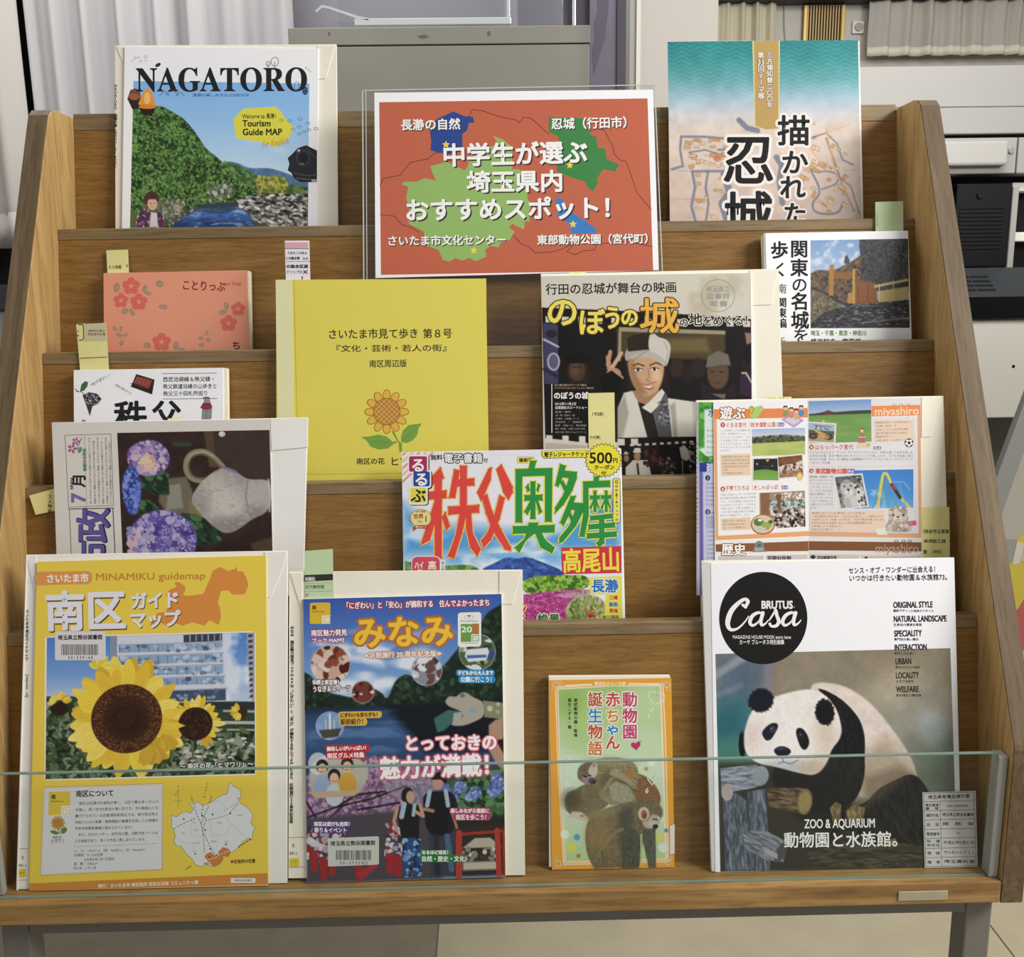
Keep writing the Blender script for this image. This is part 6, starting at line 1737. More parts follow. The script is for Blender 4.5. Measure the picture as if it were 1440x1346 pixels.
def petals(cx, cy, r0, r1, n, w, sd, cols=('e8c63c', 'f0d658', 'd9ae30', 'f5e27a'), a0=0, a1=360):
    rg = random.Random(sd)
    for k in range(n):
        t_ = math.radians(a0 + (a1 - a0) * (k + rg.uniform(-.2, .2)) / n)
        L = r1 * rg.uniform(.86, 1.08)
        c, s_ = math.cos(t_), math.sin(t_)
        ww = w * rg.uniform(.8, 1.15)
        f = lambda u, v: (cx + u * c - v * s_, cy + u * s_ + v * c)
        col_ = rg.choice(cols)
        p.poly([f(r0, -ww * .6), f(r0 + (L - r0) * .5, -ww), f(L * .93, -ww * .45), f(L, 0), f(L * .93, ww * .45), f(r0 + (L - r0) * .5, ww), f(r0, ww * .6)], col_)
        for v in (-.4, 0, .4): p.line([f(r0, ww * v), f(L * .85, ww * v * .8)], 2, 'b98a22', .5)
petals(110, 500, 30, 85, 13, 16, 3, a0=-170, a1=-10)
p.ell(112, 530, 58, 45, '2c1c18', soft=6)
petals(375, 270, 10, 95, 8, 22, 4, ('f0e060', 'e8d040', 'f2e888'), -150, 30)
p.poly([(270, 425), (290, 365), (315, 338), (345, 380), (335, 430)], '4a2c1e', 4)
petals(550, 610, 190, 415, 22, 62, 7, a0=95, a1=455)
petals(550, 610, 190, 385, 20, 55, 8, ('f0d24c', 'f4dc6a', 'e6c040'), 100, 450)
petals(1000, 650, 90, 190, 18, 24, 9, a0=-190, a1=80)
p.ell(1000, 655, 112, 112, '2e1a14', soft=6)
m = p.em(1000, 655, 112, 112)
p.spots(300, (890, 540, 1110, 770), 3, 6, ['4a2c1c', '5d3c22', '24120e', '3a2218'], 11, m)
p.ell(1295, 585, 45, 50, '3c2a18', soft=4)
petals(1285, 580, 10, 60, 9, 15, 12, a0=90, a1=270)
petals(760, 720, 20, 150, 8, 34, 13, ('d2ac38', 'd8b440', 'ccA634'), 30, 120)
petals(700, 790, 0, 150, 8, 36, 14, ('caa236', 'd2ac3c', 'c49c32'), 40, 130)
p.poly([(790, 560), (870, 545), (935, 560), (860, 610), (800, 610)], 'eac94a').poly([(800, 640), (880, 640), (935, 665), (880, 685), (800, 690)], 'e8c848')
m = p.em(550, 608, 232, 232, 0, 6)
p.mix(m, '4a2a1a')
rg = random.Random(3)
for k in range(1500):
    t_ = k * 2.39996
    r_ = 228 * math.sqrt(k / 1500)
    c_ = '6a4024' if r_ > 150 else ('3c2116' if r_ > 60 else '54402a')
    if rg.random() < .45: c_ = '22120e' if r_ < 160 else '2e1a12'
    if r_ > 165 and rg.random() < .18: c_ = '96683a'
    x_, y_ = 550 + r_ * math.cos(t_), 608 + r_ * math.sin(t_)
    H_, W_ = p.X.shape
    ix, iy = int((x_ - 24) / (1364) * (W_ - 1)), int((y_ - 50) / 950 * (H_ - 1))
    p.img[max(0, iy - 0):iy + 1, max(0, ix):ix + 2] = srgb(c_)
p.ell(550, 620, 120, 110, '1e100c', soft=60, a=.45)
a.paint(p)
a.t('〜 南区の花「ヒマワリ」〜', 895, 1378, 920, 40, 'f4f2ec', 1.6, y2=902, ol=(4, '2c2c28'))
a.rrect(80, 34, 410, 226, 12, 'c9c2ae').rrect(82, 38, 412, 224, 12, 'dcdadc', 0)
a.t('埼玉県立熊谷図書館', 98, 392, 78, 34, '2c2a2c', 1.2, y2=74)
rg = random.Random(4)
x = 122
while x < 362:
    w = rg.choice([2.5, 2.5, 4, 6])
    a.rect(x, 122, x + w, 192, '2c2a2c')
    x += w + rg.choice([2.5, 3.5, 5])
a.t('3 0 1 3 3 9 1 4 9', 166, 328, 208, 26, '2c2a2c', .8)
a.zoom(GB)
a.poly([(90, 72), (802, 50), (800, 566), (68, 600)], 'b9703c').poly([(92, 75), (800, 53), (797, 563), (71, 597)], 'f0eee8').poly([(98, 80), (796, 58), (793, 560), (76, 592)], 'e0e0e2')
a.line([(98, 80), (796, 58), (793, 560), (76, 592)], 1.5, 'b9703c', True)
a.poly([(122, 100), (250, 96), (250, 234), (118, 240)], 'e4c84a').poly([(196, 184), (250, 182), (250, 234), (196, 236)], 'f0eee4').line([(206, 194), (246, 192), (246, 230), (206, 232)], 4, 'dcc86a', True).line([(216, 200), (236, 220)], 4, 'dcc86a')
a.t('南', 134, 164, 130, 30, '4a4220', 1.2).t('MINAMI-KU', 132, 212, 157, 13, '4a4220', .4)
for k in range(12):
    t_ = math.radians(k * 30)
    a.ell(176 + 32 * math.cos(t_), 286 + 32 * math.sin(t_), 11, 8, '9c6a2c', k * 30, 10).ell(176 + 32 * math.cos(t_), 286 + 32 * math.sin(t_), 8.5, 6, 'dca848', k * 30, 10)
a.ell(176, 286, 25, 25, 'a06c34').ell(176, 286, 22, 22, 'cc9048')
for k in range(-2, 3): a.line([(176 + k * 9 - 14, 286 - 14), (176 + k * 9 + 14, 286 + 14)], 1.4, '94602c')
a.ell(156, 342, 26, 11, '5e8a40', 15).ell(212, 330, 22, 15, '5e8a40', -50).line([(180, 320), (188, 352)], 5, '5e8a40')
a.t('南区の花', 146, 198, 371, 15, '3c3a38', .6).t('ヒマワリ', 134, 214, 392, 26, '2f2d2c', .8)
a.t('南区について', 282, 510, 112, 42, '232123', 2, y2=107)
for k, (s_, e) in enumerate((('　南区は交通の利便性が高く、10区で最も多くの人口', 776), ('を擁し、若い世代の割合が高い区です。市の副都心と位', 774), ('置付けられている武蔵浦和駅周辺では、都市型住宅の', 774), ('供給とともに商業・業務機能の集積を目指して大規模な', 774), ('市街地再開発事業が進められています。', 632), ('　また、文化センター、別所沼公園、沼影市民プールな', 772), ('どの施設があり、多くの市民に親しまれています。', 712))):
    a.t(s_, 280 - k, e, 170 + k * 37.2, 20, '57565c', .35, y2=170 + k * 37.2 - 12 * (e - 280) / 494)
a.line([(270, 428), (772, 408)], 1.6, '5c5a5e')
for k, (s_, x_, e) in enumerate((('人　口：193,471人（男：96,807人／女：96,664人）', 272, 712), ('世帯数：91,350世帯', 270, 444), ('※令和5年1月1日現在', 332, 514), ('面　積：13.82km²', 270, 412), ('区の色：レモン色', 268, 404))): a.t(s_, x_, e, 453 + k * 25.5, 19, '57565c', .3, y2=453 + k * 25.5 - 9 * (e - 272) / 440)
MAPW = [(1200, 42), (1220, 68), (1258, 85), (1266, 110), (1262, 140), (1245, 135), (1262, 168), (1300, 190), (1330, 225), (1335, 250), (1322, 285), (1350, 315), (1335, 345), (1330, 385), (1310, 375), (1275, 400), (1250, 430), (1225, 455), (1200, 462), (1190, 485), (1160, 480), (1150, 515), (1120, 540), (1090, 545), (1060, 520), (1040, 545), (1015, 540), (995, 535), (975, 500), (950, 480), (925, 450), (910, 425), (880, 420), (865, 395), (875, 360), (865, 325), (850, 310), (855, 275), (850, 240), (885, 250), (905, 228), (940, 218), (965, 228), (985, 200), (955, 175), (990, 165), (1010, 160), (1035, 180), (1060, 175), (1085, 165), (1105, 150), (1130, 130), (1160, 118), (1185, 112), (1190, 80)]
a.poly(MAPW, 'dfe0e2').line(MAPW, 2, '3a3a3a', True)
for l in ([(975, 250), (965, 330), (975, 360), (1020, 370), (1060, 350)], [(1075, 265), (1095, 350), (1140, 358), (1180, 350), (1205, 290), (1180, 250)], [(900, 400), (980, 405), (975, 430)], [(1110, 150), (1165, 180), (1170, 225)], [(1205, 290), (1250, 330), (1300, 375)], [(1085, 365), (1130, 365), (1125, 430)]): a.line(l, 1.2, '8a8a90')
a.line([(1165, 215), (1255, 160)], 3.5, 'b8babc')
def dash(l, n, w=3.5, c='2c2a28'):
    L = [math.hypot(l[i + 1][0] - l[i][0], l[i + 1][1] - l[i][1]) for i in range(len(l) - 1)]
    T_ = sum(L)
    def at(d):
        for i, x in enumerate(L):
            if d <= x: return (l[i][0] + (l[i + 1][0] - l[i][0]) * d / x, l[i][1] + (l[i + 1][1] - l[i][1]) * d / x)
            d -= x
        return l[-1]
    for k in range(n): a.line([at(T_ * k / n), at(T_ * (k + .55) / n)], w, c)
dash([(985, 170), (1000, 230), (1030, 290), (1045, 400), (1050, 470)], 16); dash([(1040, 180), (1030, 240), (1060, 260), (1035, 330), (1070, 400), (1100, 460), (1150, 495)], 18); dash([(1072, 185), (1045, 250), (1025, 300)], 8); dash([(865, 320), (930, 285), (1000, 255)], 7)
dash([(1060, 270), (1130, 255), (1190, 235), (1250, 170)], 30, 2.5); dash([(1250, 430), (1330, 378)], 5, 6); dash([(1000, 530), (1150, 490), (1220, 440)], 14, 4, 'ece8e0')
for P_ in ([(1060, 470), (1085, 460), (1110, 480), (1150, 470), (1160, 500), (1140, 530), (1100, 545), (1080, 520), (1060, 505), (1050, 485)], [(1130, 460), (1160, 430), (1190, 440), (1205, 460), (1185, 485), (1150, 482)]): a.poly(P_, 'cf8040').line(P_, 1.5, '7a4a28', True)
dash([(1000, 530), (1060, 505), (1110, 495), (1160, 465), (1220, 440)], 12, 4, 'ece8e0')
for x, y, c in ((925, 262, 'a83c34'), (1097, 235, '2c2a28'), (1202, 228, '2c2a28'), (1052, 328, '2c2a28'), (1035, 242, '2c2a28'), (993, 470, 'a83c34'), (1176, 413, '3a3a3c'), (1082, 440, 'a83c34'), (1076, 490, '8a2c2c')): a.ell(x, y, 5.5, 5.5, c, n=10)
for s_, x, y in (('岩槻区', 1258, 240), ('見沼区', 1138, 285), ('北区', 985, 280), ('西区', 922, 346), ('大宮区', 997, 328), ('中央区', 1002, 406), ('浦和区', 1102, 396), ('緑区', 1180, 398), ('桜区', 990, 453)): a.t(s_, x - 9 * len(s_) / 1.5, x + 9 * len(s_) / 1.5, y, 12, '8a8a90')
a.rect(1040, 518, 1082, 542, 'd8d4d0').t('南区', 1048, 1076, 530, 16, '4a4648', .5)
a.line([(893, 85), (893, 188)], 2, '5a5030').line([(893, 88), (872, 122), (893, 122)], 2, '5a5030').line([(870, 152), (914, 152)], 2, '5a5030').t('N', 888, 898, 66, 14, '5a5030', .4)
a.tv('大宮駅方面', 1068, 42, 140, 13, '6a5c30', x2=1045).tv('北浦和', 968, 124, 160, 12, '6a5c30', x2=978).tv('東北本線', 1092, 124, 165, 12, '6a5c30', x2=1078).t('武蔵野線', 935, 976, 562, 12, '6a5c30', 0, y2=540)
a.ell(1213, 516, 9, 9, 'a8382c').t('区役所の位置', 1224, 1352, 516, 25, '5c3a20', 1, y2=511)
a.t('発行：さいたま市 南区役所 区民生活部 コミュニティ課', 414, 1012, 662, 25, 'f3e6cc', .9, y2=638)
a.rect(1205, 614, 1352, 642, 'ece9e4').t('令和5年3月発行', 1226, 1334, 628, 15, '5a5450', .5)

# ===== 13. ward charm magazine ======================================================================
it = Item('mounted_magazine', 'dark blue ward magazine with lake, dragon sculpture and walkers, mounted on a cream envelope', 'magazine', 0, 0.0095, -0.083)
en = it.slab('envelope', [(406.7, 804.4), (734.8, 801.3), (738.4, 1231), (405.4, 1235.5)], -0.0035, -0.0005, ENV, h=0)
it.slab('flap', [(702, 802.6), (733.5, 802.2), (721, 850), (702, 849.5)], -0.0004, 0.0002, ENV, en)
it.slab('flap', [(407.5, 805.5), (425, 805.5), (425, 857), (422, 853)], -0.0004, 0.0002, ENV, en)
bk = it.slab('booklet', [(426, 842.4), (705.5, 835), (711, 1233.5), (431.6, 1242.5)], 0.0, 0.002, WHITE, h=0)
a = it.art(-0.0003, en, name='spine_lettering')
a.tv('みなみ　南区魅力発見ブックMAP付「にぎわい」と「安心」が調和する住んでよかったまち　区制施行20周年記念版', 411, 880, 1158, 5.3, INKB, .2, x2=409.6)
a.line([(406.5, 1178), (429, 1177.5)], .8, 'c77a6a').t('S', 410, 415, 1189, 6, '5a5650', 0).t('291.1', 407, 419, 1200, 5.5, '4a4640', .1).rrect(407, 1207, 420.5, 1219, 2, 'd9c93c').t('ミナ', 409.5, 417.5, 1212, 4.5, '5a5520').line([(406.5, 1220), (429, 1219.5)], .8, 'c77a6a')
a = it.art(0.0021, bk, GLOSS).zoom((0, 0, 1))
p = Paint(426, 835, 711, 1243, (0, 0, 1), 1.0, quad=[(426.3, 842.7), (705.3, 835.3), (710.8, 1233), (431.8, 1241.8)])
p.vgrad([(835, '3c5aa8'), (880, '4f76bc'), (930, '6c94cc'), (960, '86a8d4'), (990, '6a86ac')])
p.blend('e8eef6', 30, .48, .68, 3, p.pm([(430, 880), (640, 890), (560, 990), (430, 990)], 20), .9, sx=2.5).blend('f2f4f8', 24, .4, .6, 8, p.pm([(440, 895), (560, 905), (540, 935), (440, 925)], 12), .8, sx=2)
m = p.pm([(426, 940), (436, 945), (450, 968), (480, 975), (500, 980), (520, 966), (535, 970), (545, 985), (556, 955), (575, 945), (590, 960), (600, 945), (625, 940), (640, 920), (655, 905), (680, 880), (690, 860), (711, 850), (711, 1010), (426, 1000)], 3)
p.mix(m, '1c2a20').spots(900, (426, 850, 711, 1000), 2, 6, ['263a28', '16201a', '2f4630', '1a2c22', '3a5238'], 2, m, .6)
p.vgrad([(990, '1c2838'), (1004, '2c4468'), (1030, '3c5c88'), (1070, '2c4468'), (1110, '3c3c5c')], p.pm([(426, 992), (600, 990), (711, 1000), (711, 1120), (426, 1120)], 4))
p.poly([(540, 990), (711, 985), (711, 1060), (600, 1060)], '121820', 14).blend('6a8cb8', 12, .5, .7, 5, p.pm([(430, 1000), (600, 1000), (560, 1060), (430, 1060)], 10), .5, sx=5)
# cherry blossom band and crowd
m = p.pm([(426, 1090), (500, 1062), (560, 1068), (620, 1090), (620, 1150), (426, 1155)], 6)
p.mix(m, '7a5a80').spots(1500, (426, 1055, 630, 1155), 1.5, 4, ['a87c9c', '8a6488', 'c49ab0', '6a5478', '9c8cb0', '5c4c70', 'b48ca4'], 6, m)
for l in ([(426, 1150), (470, 1135), (520, 1125), (570, 1108)], [(470, 1135), (500, 1118), (540, 1115)], [(452, 1112), (478, 1135), (460, 1150)], [(500, 1140), (560, 1132)], [(426, 1125), (440, 1150)]): p.line(l, 3, '241820', .9)
p.poly([(540, 1085), (620, 1088), (600, 1140), (545, 1120)], '8a90a0', 6, .5)
p.poly([(426, 1150), (620, 1140), (620, 1243), (426, 1243)], '4c464e', 6)
m = p.pm([(426, 1160), (570, 1160), (570, 1243), (426, 1243)], 2)
p.spots(160, (428, 1162, 480, 1215), 2, 6, ['cfcad4', 'a8a0b0', '3c3440', '8a3038', 'd8d4da'], 7, m)
p.spots(80, (540, 1160, 572, 1210), 2, 5, ['cfcad4', 'a8a0b0', '3c3440', '8a3038', 'd8d4da'], 8)
for x, y in ((436, 1215), (462, 1222), (450, 1228), (500, 1232), (545, 1222), (556, 1226)): p.poly([(x - 6, y - 18), (x + 6, y - 18), (x + 5, y + 12), (x - 4, y + 12)], '9c2c30', 2)
p.poly([(496, 1232), (524, 1216), (528, 1222), (505, 1241)], 'a8343a', 2)
# hydrangea corner
m = p.pm([(618, 1105), (711, 1085), (711, 1165), (620, 1160)], 5)
p.mix(m, '2c4a30').spots(420, (615, 1085, 711, 1165), 3, 8, ['3c6440', '24402a', '4c7a4c', '1c3022', '5c8a54'], 9, m, .6)
for x, y, r in ((624, 1113, 9), (648, 1112, 9), (636, 1122, 7), (641, 1128, 6), (669, 1121, 9), (660, 1127, 6), (700, 1102, 9), (696, 1118, 10), (706, 1112, 7)):
    p.ell(x, y, r, r, '6a7cc0').spots(26, (x - r, y - r, x + r, y + r), 1.2, 2.6, ['8a9cd8', '5c6cb0', 'a8b4e0', '4c5a9c'], int(x), p.em(x, y, r, r))
# shrine gate
p.poly([(636, 1160), (711, 1160), (711, 1240), (636, 1240)], '2a2420', 3).poly([(650, 1200), (668, 1186), (690, 1186), (706, 1200)], 'b8b0a0', 2).poly([(650, 1220), (700, 1220), (700, 1232), (650, 1232)], 'c0b8a8', 4).spots(40, (650, 1202, 700, 1218), 2, 4, ['d8d0c0', '3c342c', '8a8478'], 3)
p.line([(640, 1172), (711, 1168)], 5, '4a1c1a').line([(642, 1180), (711, 1177)], 4, 'a8302a').line([(645, 1178), (644, 1240)], 9, 'b03a30').line([(700, 1176), (702, 1240)], 8, 'b03a30').line([(709, 1176), (710, 1240)], 4, '9c2c26')
p.poly([(636, 1160), (711, 1155), (711, 1168), (636, 1172)], '1c2620', 3)
# walkers
p.poly([(600, 1160), (642, 1158), (636, 1240), (604, 1240)], '3a3c4c', 3)
p.poly([(594, 1120), (615, 1116), (640, 1118), (646, 1150), (638, 1180), (600, 1182), (594, 1140)], '16161c', 2).ell(616, 1103, 8, 12, 'c49a80').poly([(606, 1100), (607, 1092), (618, 1089), (628, 1094), (628, 1108), (620, 1100)], '1c1614', 1.5).line([(604, 1117), (600, 1137)], 6, 'a8c0cc').line([(627, 1117), (630, 1138)], 6, 'a8c0cc').line([(596, 1142), (608, 1145)], 5, 'b08468').line([(636, 1150), (642, 1170)], 4, 'a87c60')
p.ell(572, 1122, 9, 12, '241816').ell(576, 1124, 6, 9, 'c8a088').poly([(556, 1140), (572, 1134), (592, 1136), (588, 1160), (588, 1184), (562, 1184)], '1a1a20', 2).line([(567, 1134), (563, 1152)], 7, 'a8c0cc').line([(582, 1136), (580, 1150)], 5, 'a8c0cc').line([(557, 1140), (552, 1158), (556, 1172)], 5, 'c09880').line([(590, 1136), (594, 1152), (584, 1146)], 5, 'c09880')
p.poly([(562, 1183), (592, 1182), (592, 1238), (580, 1238), (577, 1195), (574, 1239), (566, 1240)], '2c4c80', 2).spots(60, (562, 1184, 592, 1240), 1.5, 3, ['6a94c8', '1c2c54', '8ab0d8'], 3, p.pm([(562, 1183), (592, 1182), (592, 1238), (566, 1240)]))
p.line([(628, 1182), (634, 1230)], 8, '4c6488').line([(612, 1182), (614, 1235)], 8, '2a2c38')
# family bubble
m = p.pm([(430, 1084), (440, 1066), (470, 1056), (505, 1066), (520, 1084), (508, 1112), (480, 1122), (432, 1118)], 3)
p.mix(m, 'b8b4a8').ell(444, 1072, 14, 16, 'd8dce0', a=.8)
for x, y, c, h_ in ((450, 1078, '9cacc8', '2a201c'), (467, 1092, 'c8ccd8', '241a18'), (486, 1076, 'd0a040', '3a241c')): p.ell(x, y + 26, 13, 16, c).ell(x, y - 2, 9, 10, h_).ell(x, y + 2, 6.5, 8, 'dcb49a').line([(x - 3, y + 6), (x + 3, y + 6)], 1, '8a4a3c')
p.poly([(430, 1112), (510, 1112), (495, 1120), (440, 1122)], 'c8ac90', 2)
# bubbles
def bub(x, y, r, cols, n, sd):
    mm = p.em(x, y, r, r)
    p.mix(mm, cols[0]).spots(n, (x - r, y - r, x + r, y + r), r * .15, r * .4, cols, sd, mm, .6)
    t = np.abs(np.sqrt((p.X - x) ** 2 + (p.Y - y) ** 2) - r)
    p.mix(np.clip(1 - t / 1.3, 0, 1), 'c8bccc', .6)
bub(464, 930, 28, ['c8a898', '6a3020', 'd8c0b0', '8a4c34', 'e0d0c8', '4a2018'], 60, 2)
bub(510, 971, 16, ['6a4034', 'd8c8c0', '8a2a2c', '3a201c'], 24, 3)
bub(602, 942, 22, ['8a8c98', '3c3a44', 'c8ccd4', '6a4a44', 'dce0e8'], 60, 4)
bub(675, 918, 26, ['4c6444', 'd8dce0', '3a5080', '2c3c28', '8a9c78'], 26, 5)
p.poly([(659, 914), (690, 912), (692, 918), (688, 930), (662, 932), (657, 924)], 'd8dce2', 1.5).poly([(660, 922), (688, 922), (688, 926), (660, 927)], '4c6a9c', 1)
bub(462, 1018, 20, ['7c9cc8', '9cb8d8', '8aa8d0'], 10, 6)
p.poly([(446, 1024), (478, 1022), (474, 1034), (452, 1036)], '4c4640', 2).line([(462, 1002), (462, 1022)], 3, 'e0dcd4').line([(456, 1010), (456, 1022)], 2, 'c8c4bc').line([(468, 1012), (468, 1022)], 2, 'c8c4bc')
# dragon sculpture
p.poly([(611, 1012), (632, 1000), (655, 1003), (640, 1018), (625, 1030), (616, 1032)], '3c6a64', 2).poly([(640, 1005), (655, 1003), (650, 1014), (638, 1020)], 'a8a89c', 2)
p.poly([(629, 985), (634, 980), (644, 982), (650, 976), (658, 975), (668, 983), (680, 988), (684, 995), (684, 1010), (675, 1016), (660, 1022), (650, 1024), (636, 1023), (638, 1017), (650, 1014), (655, 1006), (645, 1000), (634, 996), (628, 990)], 'aaa496', 2).ell(653, 980, 3.5, 3, '5a7484').ell(668, 1002, 5, 4.5, '88a4a8').poly([(682, 988), (711, 992), (711, 1016), (684, 1012)], '8a8668', 2).ell(692, 1000, 4, 4, 'b8c4b8').ell(704, 994, 3, 3, 'a8b4ac').ell(703, 1005, 3, 3, '9aa898').poly([(690, 1024), (700, 1016), (711, 1014), (711, 1090), (700, 1080), (690, 1060)], 'b08c78', 3).poly([(700, 1046), (711, 1044), (711, 1066)], '2a1c1a', 2)
a.paint(p)
a.zoom(M1)
a.rrect(178, 264, 290, 380, 10, 'e0b838', -2).poly([(244, 334), (290, 332), (290, 378), (244, 380)], 'ece6c8').line([(256, 344), (288, 342), (288, 370), (256, 372)], 3, 'cfb870', True).t('南', 190, 214, 290, 24, '3c3418', 1).t('MINAMI-KU', 188, 258, 312, 11, '3c3418', .4)
MG = (3.6, '9c2444')
a.t('「にぎわい」と「安心」が調和する　住んでよかったまち', 360, 1164, 280, 40, 'f4f0f2', 1.9, y2=262, ol=(4.4, 'a02a3c'))
for w_, c_ in ((16, 'b86c34'), (0, 'e8b830')):
    a.t('みなみ', 412, 966, 428, 200, c_, 9 + w_, y2=414, vs=.9)
a.t('みなみ', 412, 966, 428, 200, 'eec444', 4, y2=414, vs=.9)
a.t('≪区制施行 20 周年記念版≫', 474, 900, 552, 36, 'f6f0e8', 1.6, y2=540, ol=(3.6, 'b87848'))
a.t('南区魅力発見', 184, 382, 430, 36, 'f6f2f4', 1.8, y2=425, ol=MG).t('ブック MAP付', 186, 368, 472, 28, 'f6f2f4', 1.6, y2=468, ol=MG)
a.rrect(988, 318, 1116, 506, 16, 'ecebe8', -4).rect(1004, 380, 1104, 478, '6aa044').rect(1068, 378, 1104, 436, 'b8743c').t('20', 1006, 1066, 408, 44, 'f0f0e8', 1.8).rect(1062, 436, 1108, 482, 'ecebe8').line([(1070, 444), (1102, 442), (1102, 472), (1070, 474)], 4, '6aa044', True).line([(1078, 450), (1094, 466)], 3, '6aa044').t('Anniversary', 1002, 1098, 362, 17, '8a8a74', .3).ell(1050, 336, 6, 5, '3a3a34').oval(1050, 342, 26, 10, 1.4, '8a8a74').line([(1008, 486), (1098, 484)], 2, '5a5a50')
a.t('伝統と新定番！', 192, 352, 698, 28, 'f6f2f0', 1.4, ol=(3.4, '5a2420')).t('うなぎ＆スイーツ', 192, 402, 737, 36, 'f6f2f0', 1.8, y2=730, ol=(3.6, '5a2420'))
a.rrect(332, 860, 572, 898, 16, 'd8b04c', -4).rrect(338, 896, 492, 938, 16, 'd8b04c', -2).t('にぎわいも安らぎも！', 344, 562, 880, 26, '4a2c18', 1.2, y2=874).t('駅前紹介！', 346, 488, 916, 34, '4a2c18', 1.5, y2=912)
a.rrect(978, 630, 1190, 664, 12, '2c84b8').rrect(990, 662, 1194, 704, 18, '2c84b8').t('子どもから大人まで', 986, 1182, 647, 26, 'f2f6f8', 1.2).t('公園に行こう！', 1002, 1190, 683, 32, 'f2f6f8', 1.6)
a.zoom(M2)
PK = (6.5, 'd86a7c')
a.t('とっておきの', 692, 1204, 98, 92, 'f8f4f4', 5, y2=92, ol=PK).t('魅力が満載！', 560, 1230, 236, 128, 'f8f4f4', 6.5, y2=212, ol=(8, 'd0607a'))
a.rrect(262, 108, 506, 146, 14, 'b83038', -4).rrect(266, 146, 486, 186, 14, 'b83038', -2).t('美味しいがいっぱい！', 270, 500, 130, 26, 'f6f0ee', 1.4, y2=122).t('南区グルメ特集', 272, 476, 168, 32, 'f6f0ee', 1.6, y2=162)
a.rrect(192, 524, 412, 556, 14, '5c3c80', -2).rrect(192, 556, 388, 592, 14, '5c3c80').t('南区は遊びも充実！', 200, 410, 540, 25, 'f4f0f6', 1.3).t('祭り＆イベント', 202, 382, 574, 30, 'f4f0f6', 1.5)
a.rrect(942, 452, 1166, 486, 12, 'b03c6c', -2).rrect(962, 484, 1168, 522, 12, 'b03c6c', -2).t('楽しみながら健康に', 948, 1160, 468, 26, 'f6eef2', 1.3).t('南区を歩こう！', 976, 1160, 503, 32, 'f6eef2', 1.5)
a.rrect(782, 682, 948, 712, 12, '2c7a3c').rrect(782, 710, 1028, 750, 14, '2c7a3c').t('なるほど南区！', 790, 950, 696, 23, 'f0f4ee', 1.3).t('自然・歴史・文化', 788, 1026, 731, 32, 'f0f4ee', 1.6)
a.zoom(MB)
a.rrect(180, 690, 536, 888, 12, 'cfcec8', -14)
a.t('埼玉県立熊谷図書館', 196, 512, 727, 36, '34363a', 1.2, y2=721)
rg = random.Random(9)
x = 236
while x < 480:
    w = rg.choice([2.5, 2.5, 4, 6])
    a.rect(x, 774, x + w, 842, '2c2c30')
    x += w + rg.choice([2.5, 3.5, 5])
a.t('3 0 1 3 7 3 3 9', 262, 428, 862, 26, '34363a', .7).line([(432, 850), (454, 850), (454, 874), (432, 874)], 2, '34363a', True).t('12', 436, 450, 862, 16, '34363a', .3)

# ===== 14. children's book ===========================================================================
it = Item('paperback_book', "children's paperback with huddled monkeys, orange frame and colourful title, alone on the bottom tray", 'book', 0, 0.0, 0.1045, al=10.5)
it.org = np.array([0.1045, 0.0325, 0.0])
it.e.location = it.org
pb = it.slab('page_block', [(771.6, 951.5), (942.5, 950.5)], -0.0068, -0.0002, PAGES, rect=True)
bk = it.slab('cover', [(771.6, 956.7), (943.9, 955), (948.7, 1220.5), (776, 1223.8)], 0.0, 0.0006, plain('orange_cover', 'e8a53c', 0.35), h=0)
a = it.art(0.0007, bk, GLOSS).zoom(MK)
p = Paint(118, 205, 780, 1206, MK, 1.0, quad=[(119, 212), (763, 200), (780, 1196), (136, 1208)])
p.sharp = True
p.fill('e8a53c')
inn = [(166, 252), (450, 240), (720, 246), (726, 400), (732, 800), (740, 1160), (450, 1168), (190, 1166), (172, 900), (166, 500)]
p.poly([(150, 240), (450, 226), (736, 232), (745, 500), (750, 1176), (450, 1182), (178, 1182), (158, 700)], 'f4ecd8', 4).poly([(156, 246), (450, 232), (730, 238), (739, 500), (744, 1170), (450, 1176), (184, 1176), (163, 700)], 'e8a53c', 4).poly([(162, 250), (450, 237), (724, 242), (730, 500), (740, 1164), (450, 1170), (188, 1170), (167, 700)], 'f4ecd8', 4)
m = p.pm([(168, 256), (450, 243), (716, 248), (722, 500), (732, 1158), (450, 1163), (194, 1164), (173, 700)], 4)
p.vgrad([(250, 'a5c67c'), (450, 'b9d49c'), (650, 'cfe0c4'), (900, 'cfdcc4'), (1166, 'b4cf94')], m)
p.sharp = False
for x, y, r, c in ((230, 330, 80, '8fb85a'), (640, 330, 110, 'c4d8ac'), (300, 480, 110, 'a9cc80'), (620, 560, 90, 'c8dcb8'), (240, 700, 80, 'd4e4d0'), (690, 900, 60, 'b4d090')): p.mix(p.em(x, y, r, r, 0, r) * m, c, .7)
for x, y, r, c in ((190, 1020, 24, 'e8eedc'), (255, 1037, 17, '5ca0c8'), (225, 1090, 26, 'd8dc60'), (262, 1136, 11, 'b07a4c'), (208, 755, 16, 'dce8dc'), (665, 650, 20, 'e4ecdc'), (636, 683, 11, 'c09868'), (720, 1100, 26, 'dce8dc'), (738, 1010, 11, '5c8ab0'), (705, 1045, 22, 'd0d870'), (720, 950, 18, 'd8e4b8')): p.ell(x, y, r, r, c)
def fur(pts, base, cols, n, sd, rot=(0, 180), r=(5, 14)):
    mm = p.pm(pts, 7)
    p.mix(mm, base)
    xs, ys = [q[0] for q in pts], [q[1] for q in pts]
    p.spots(n, (min(xs), min(ys), max(xs), max(ys)), r[0], r[1], cols, sd, mm, .28, rot, .75)
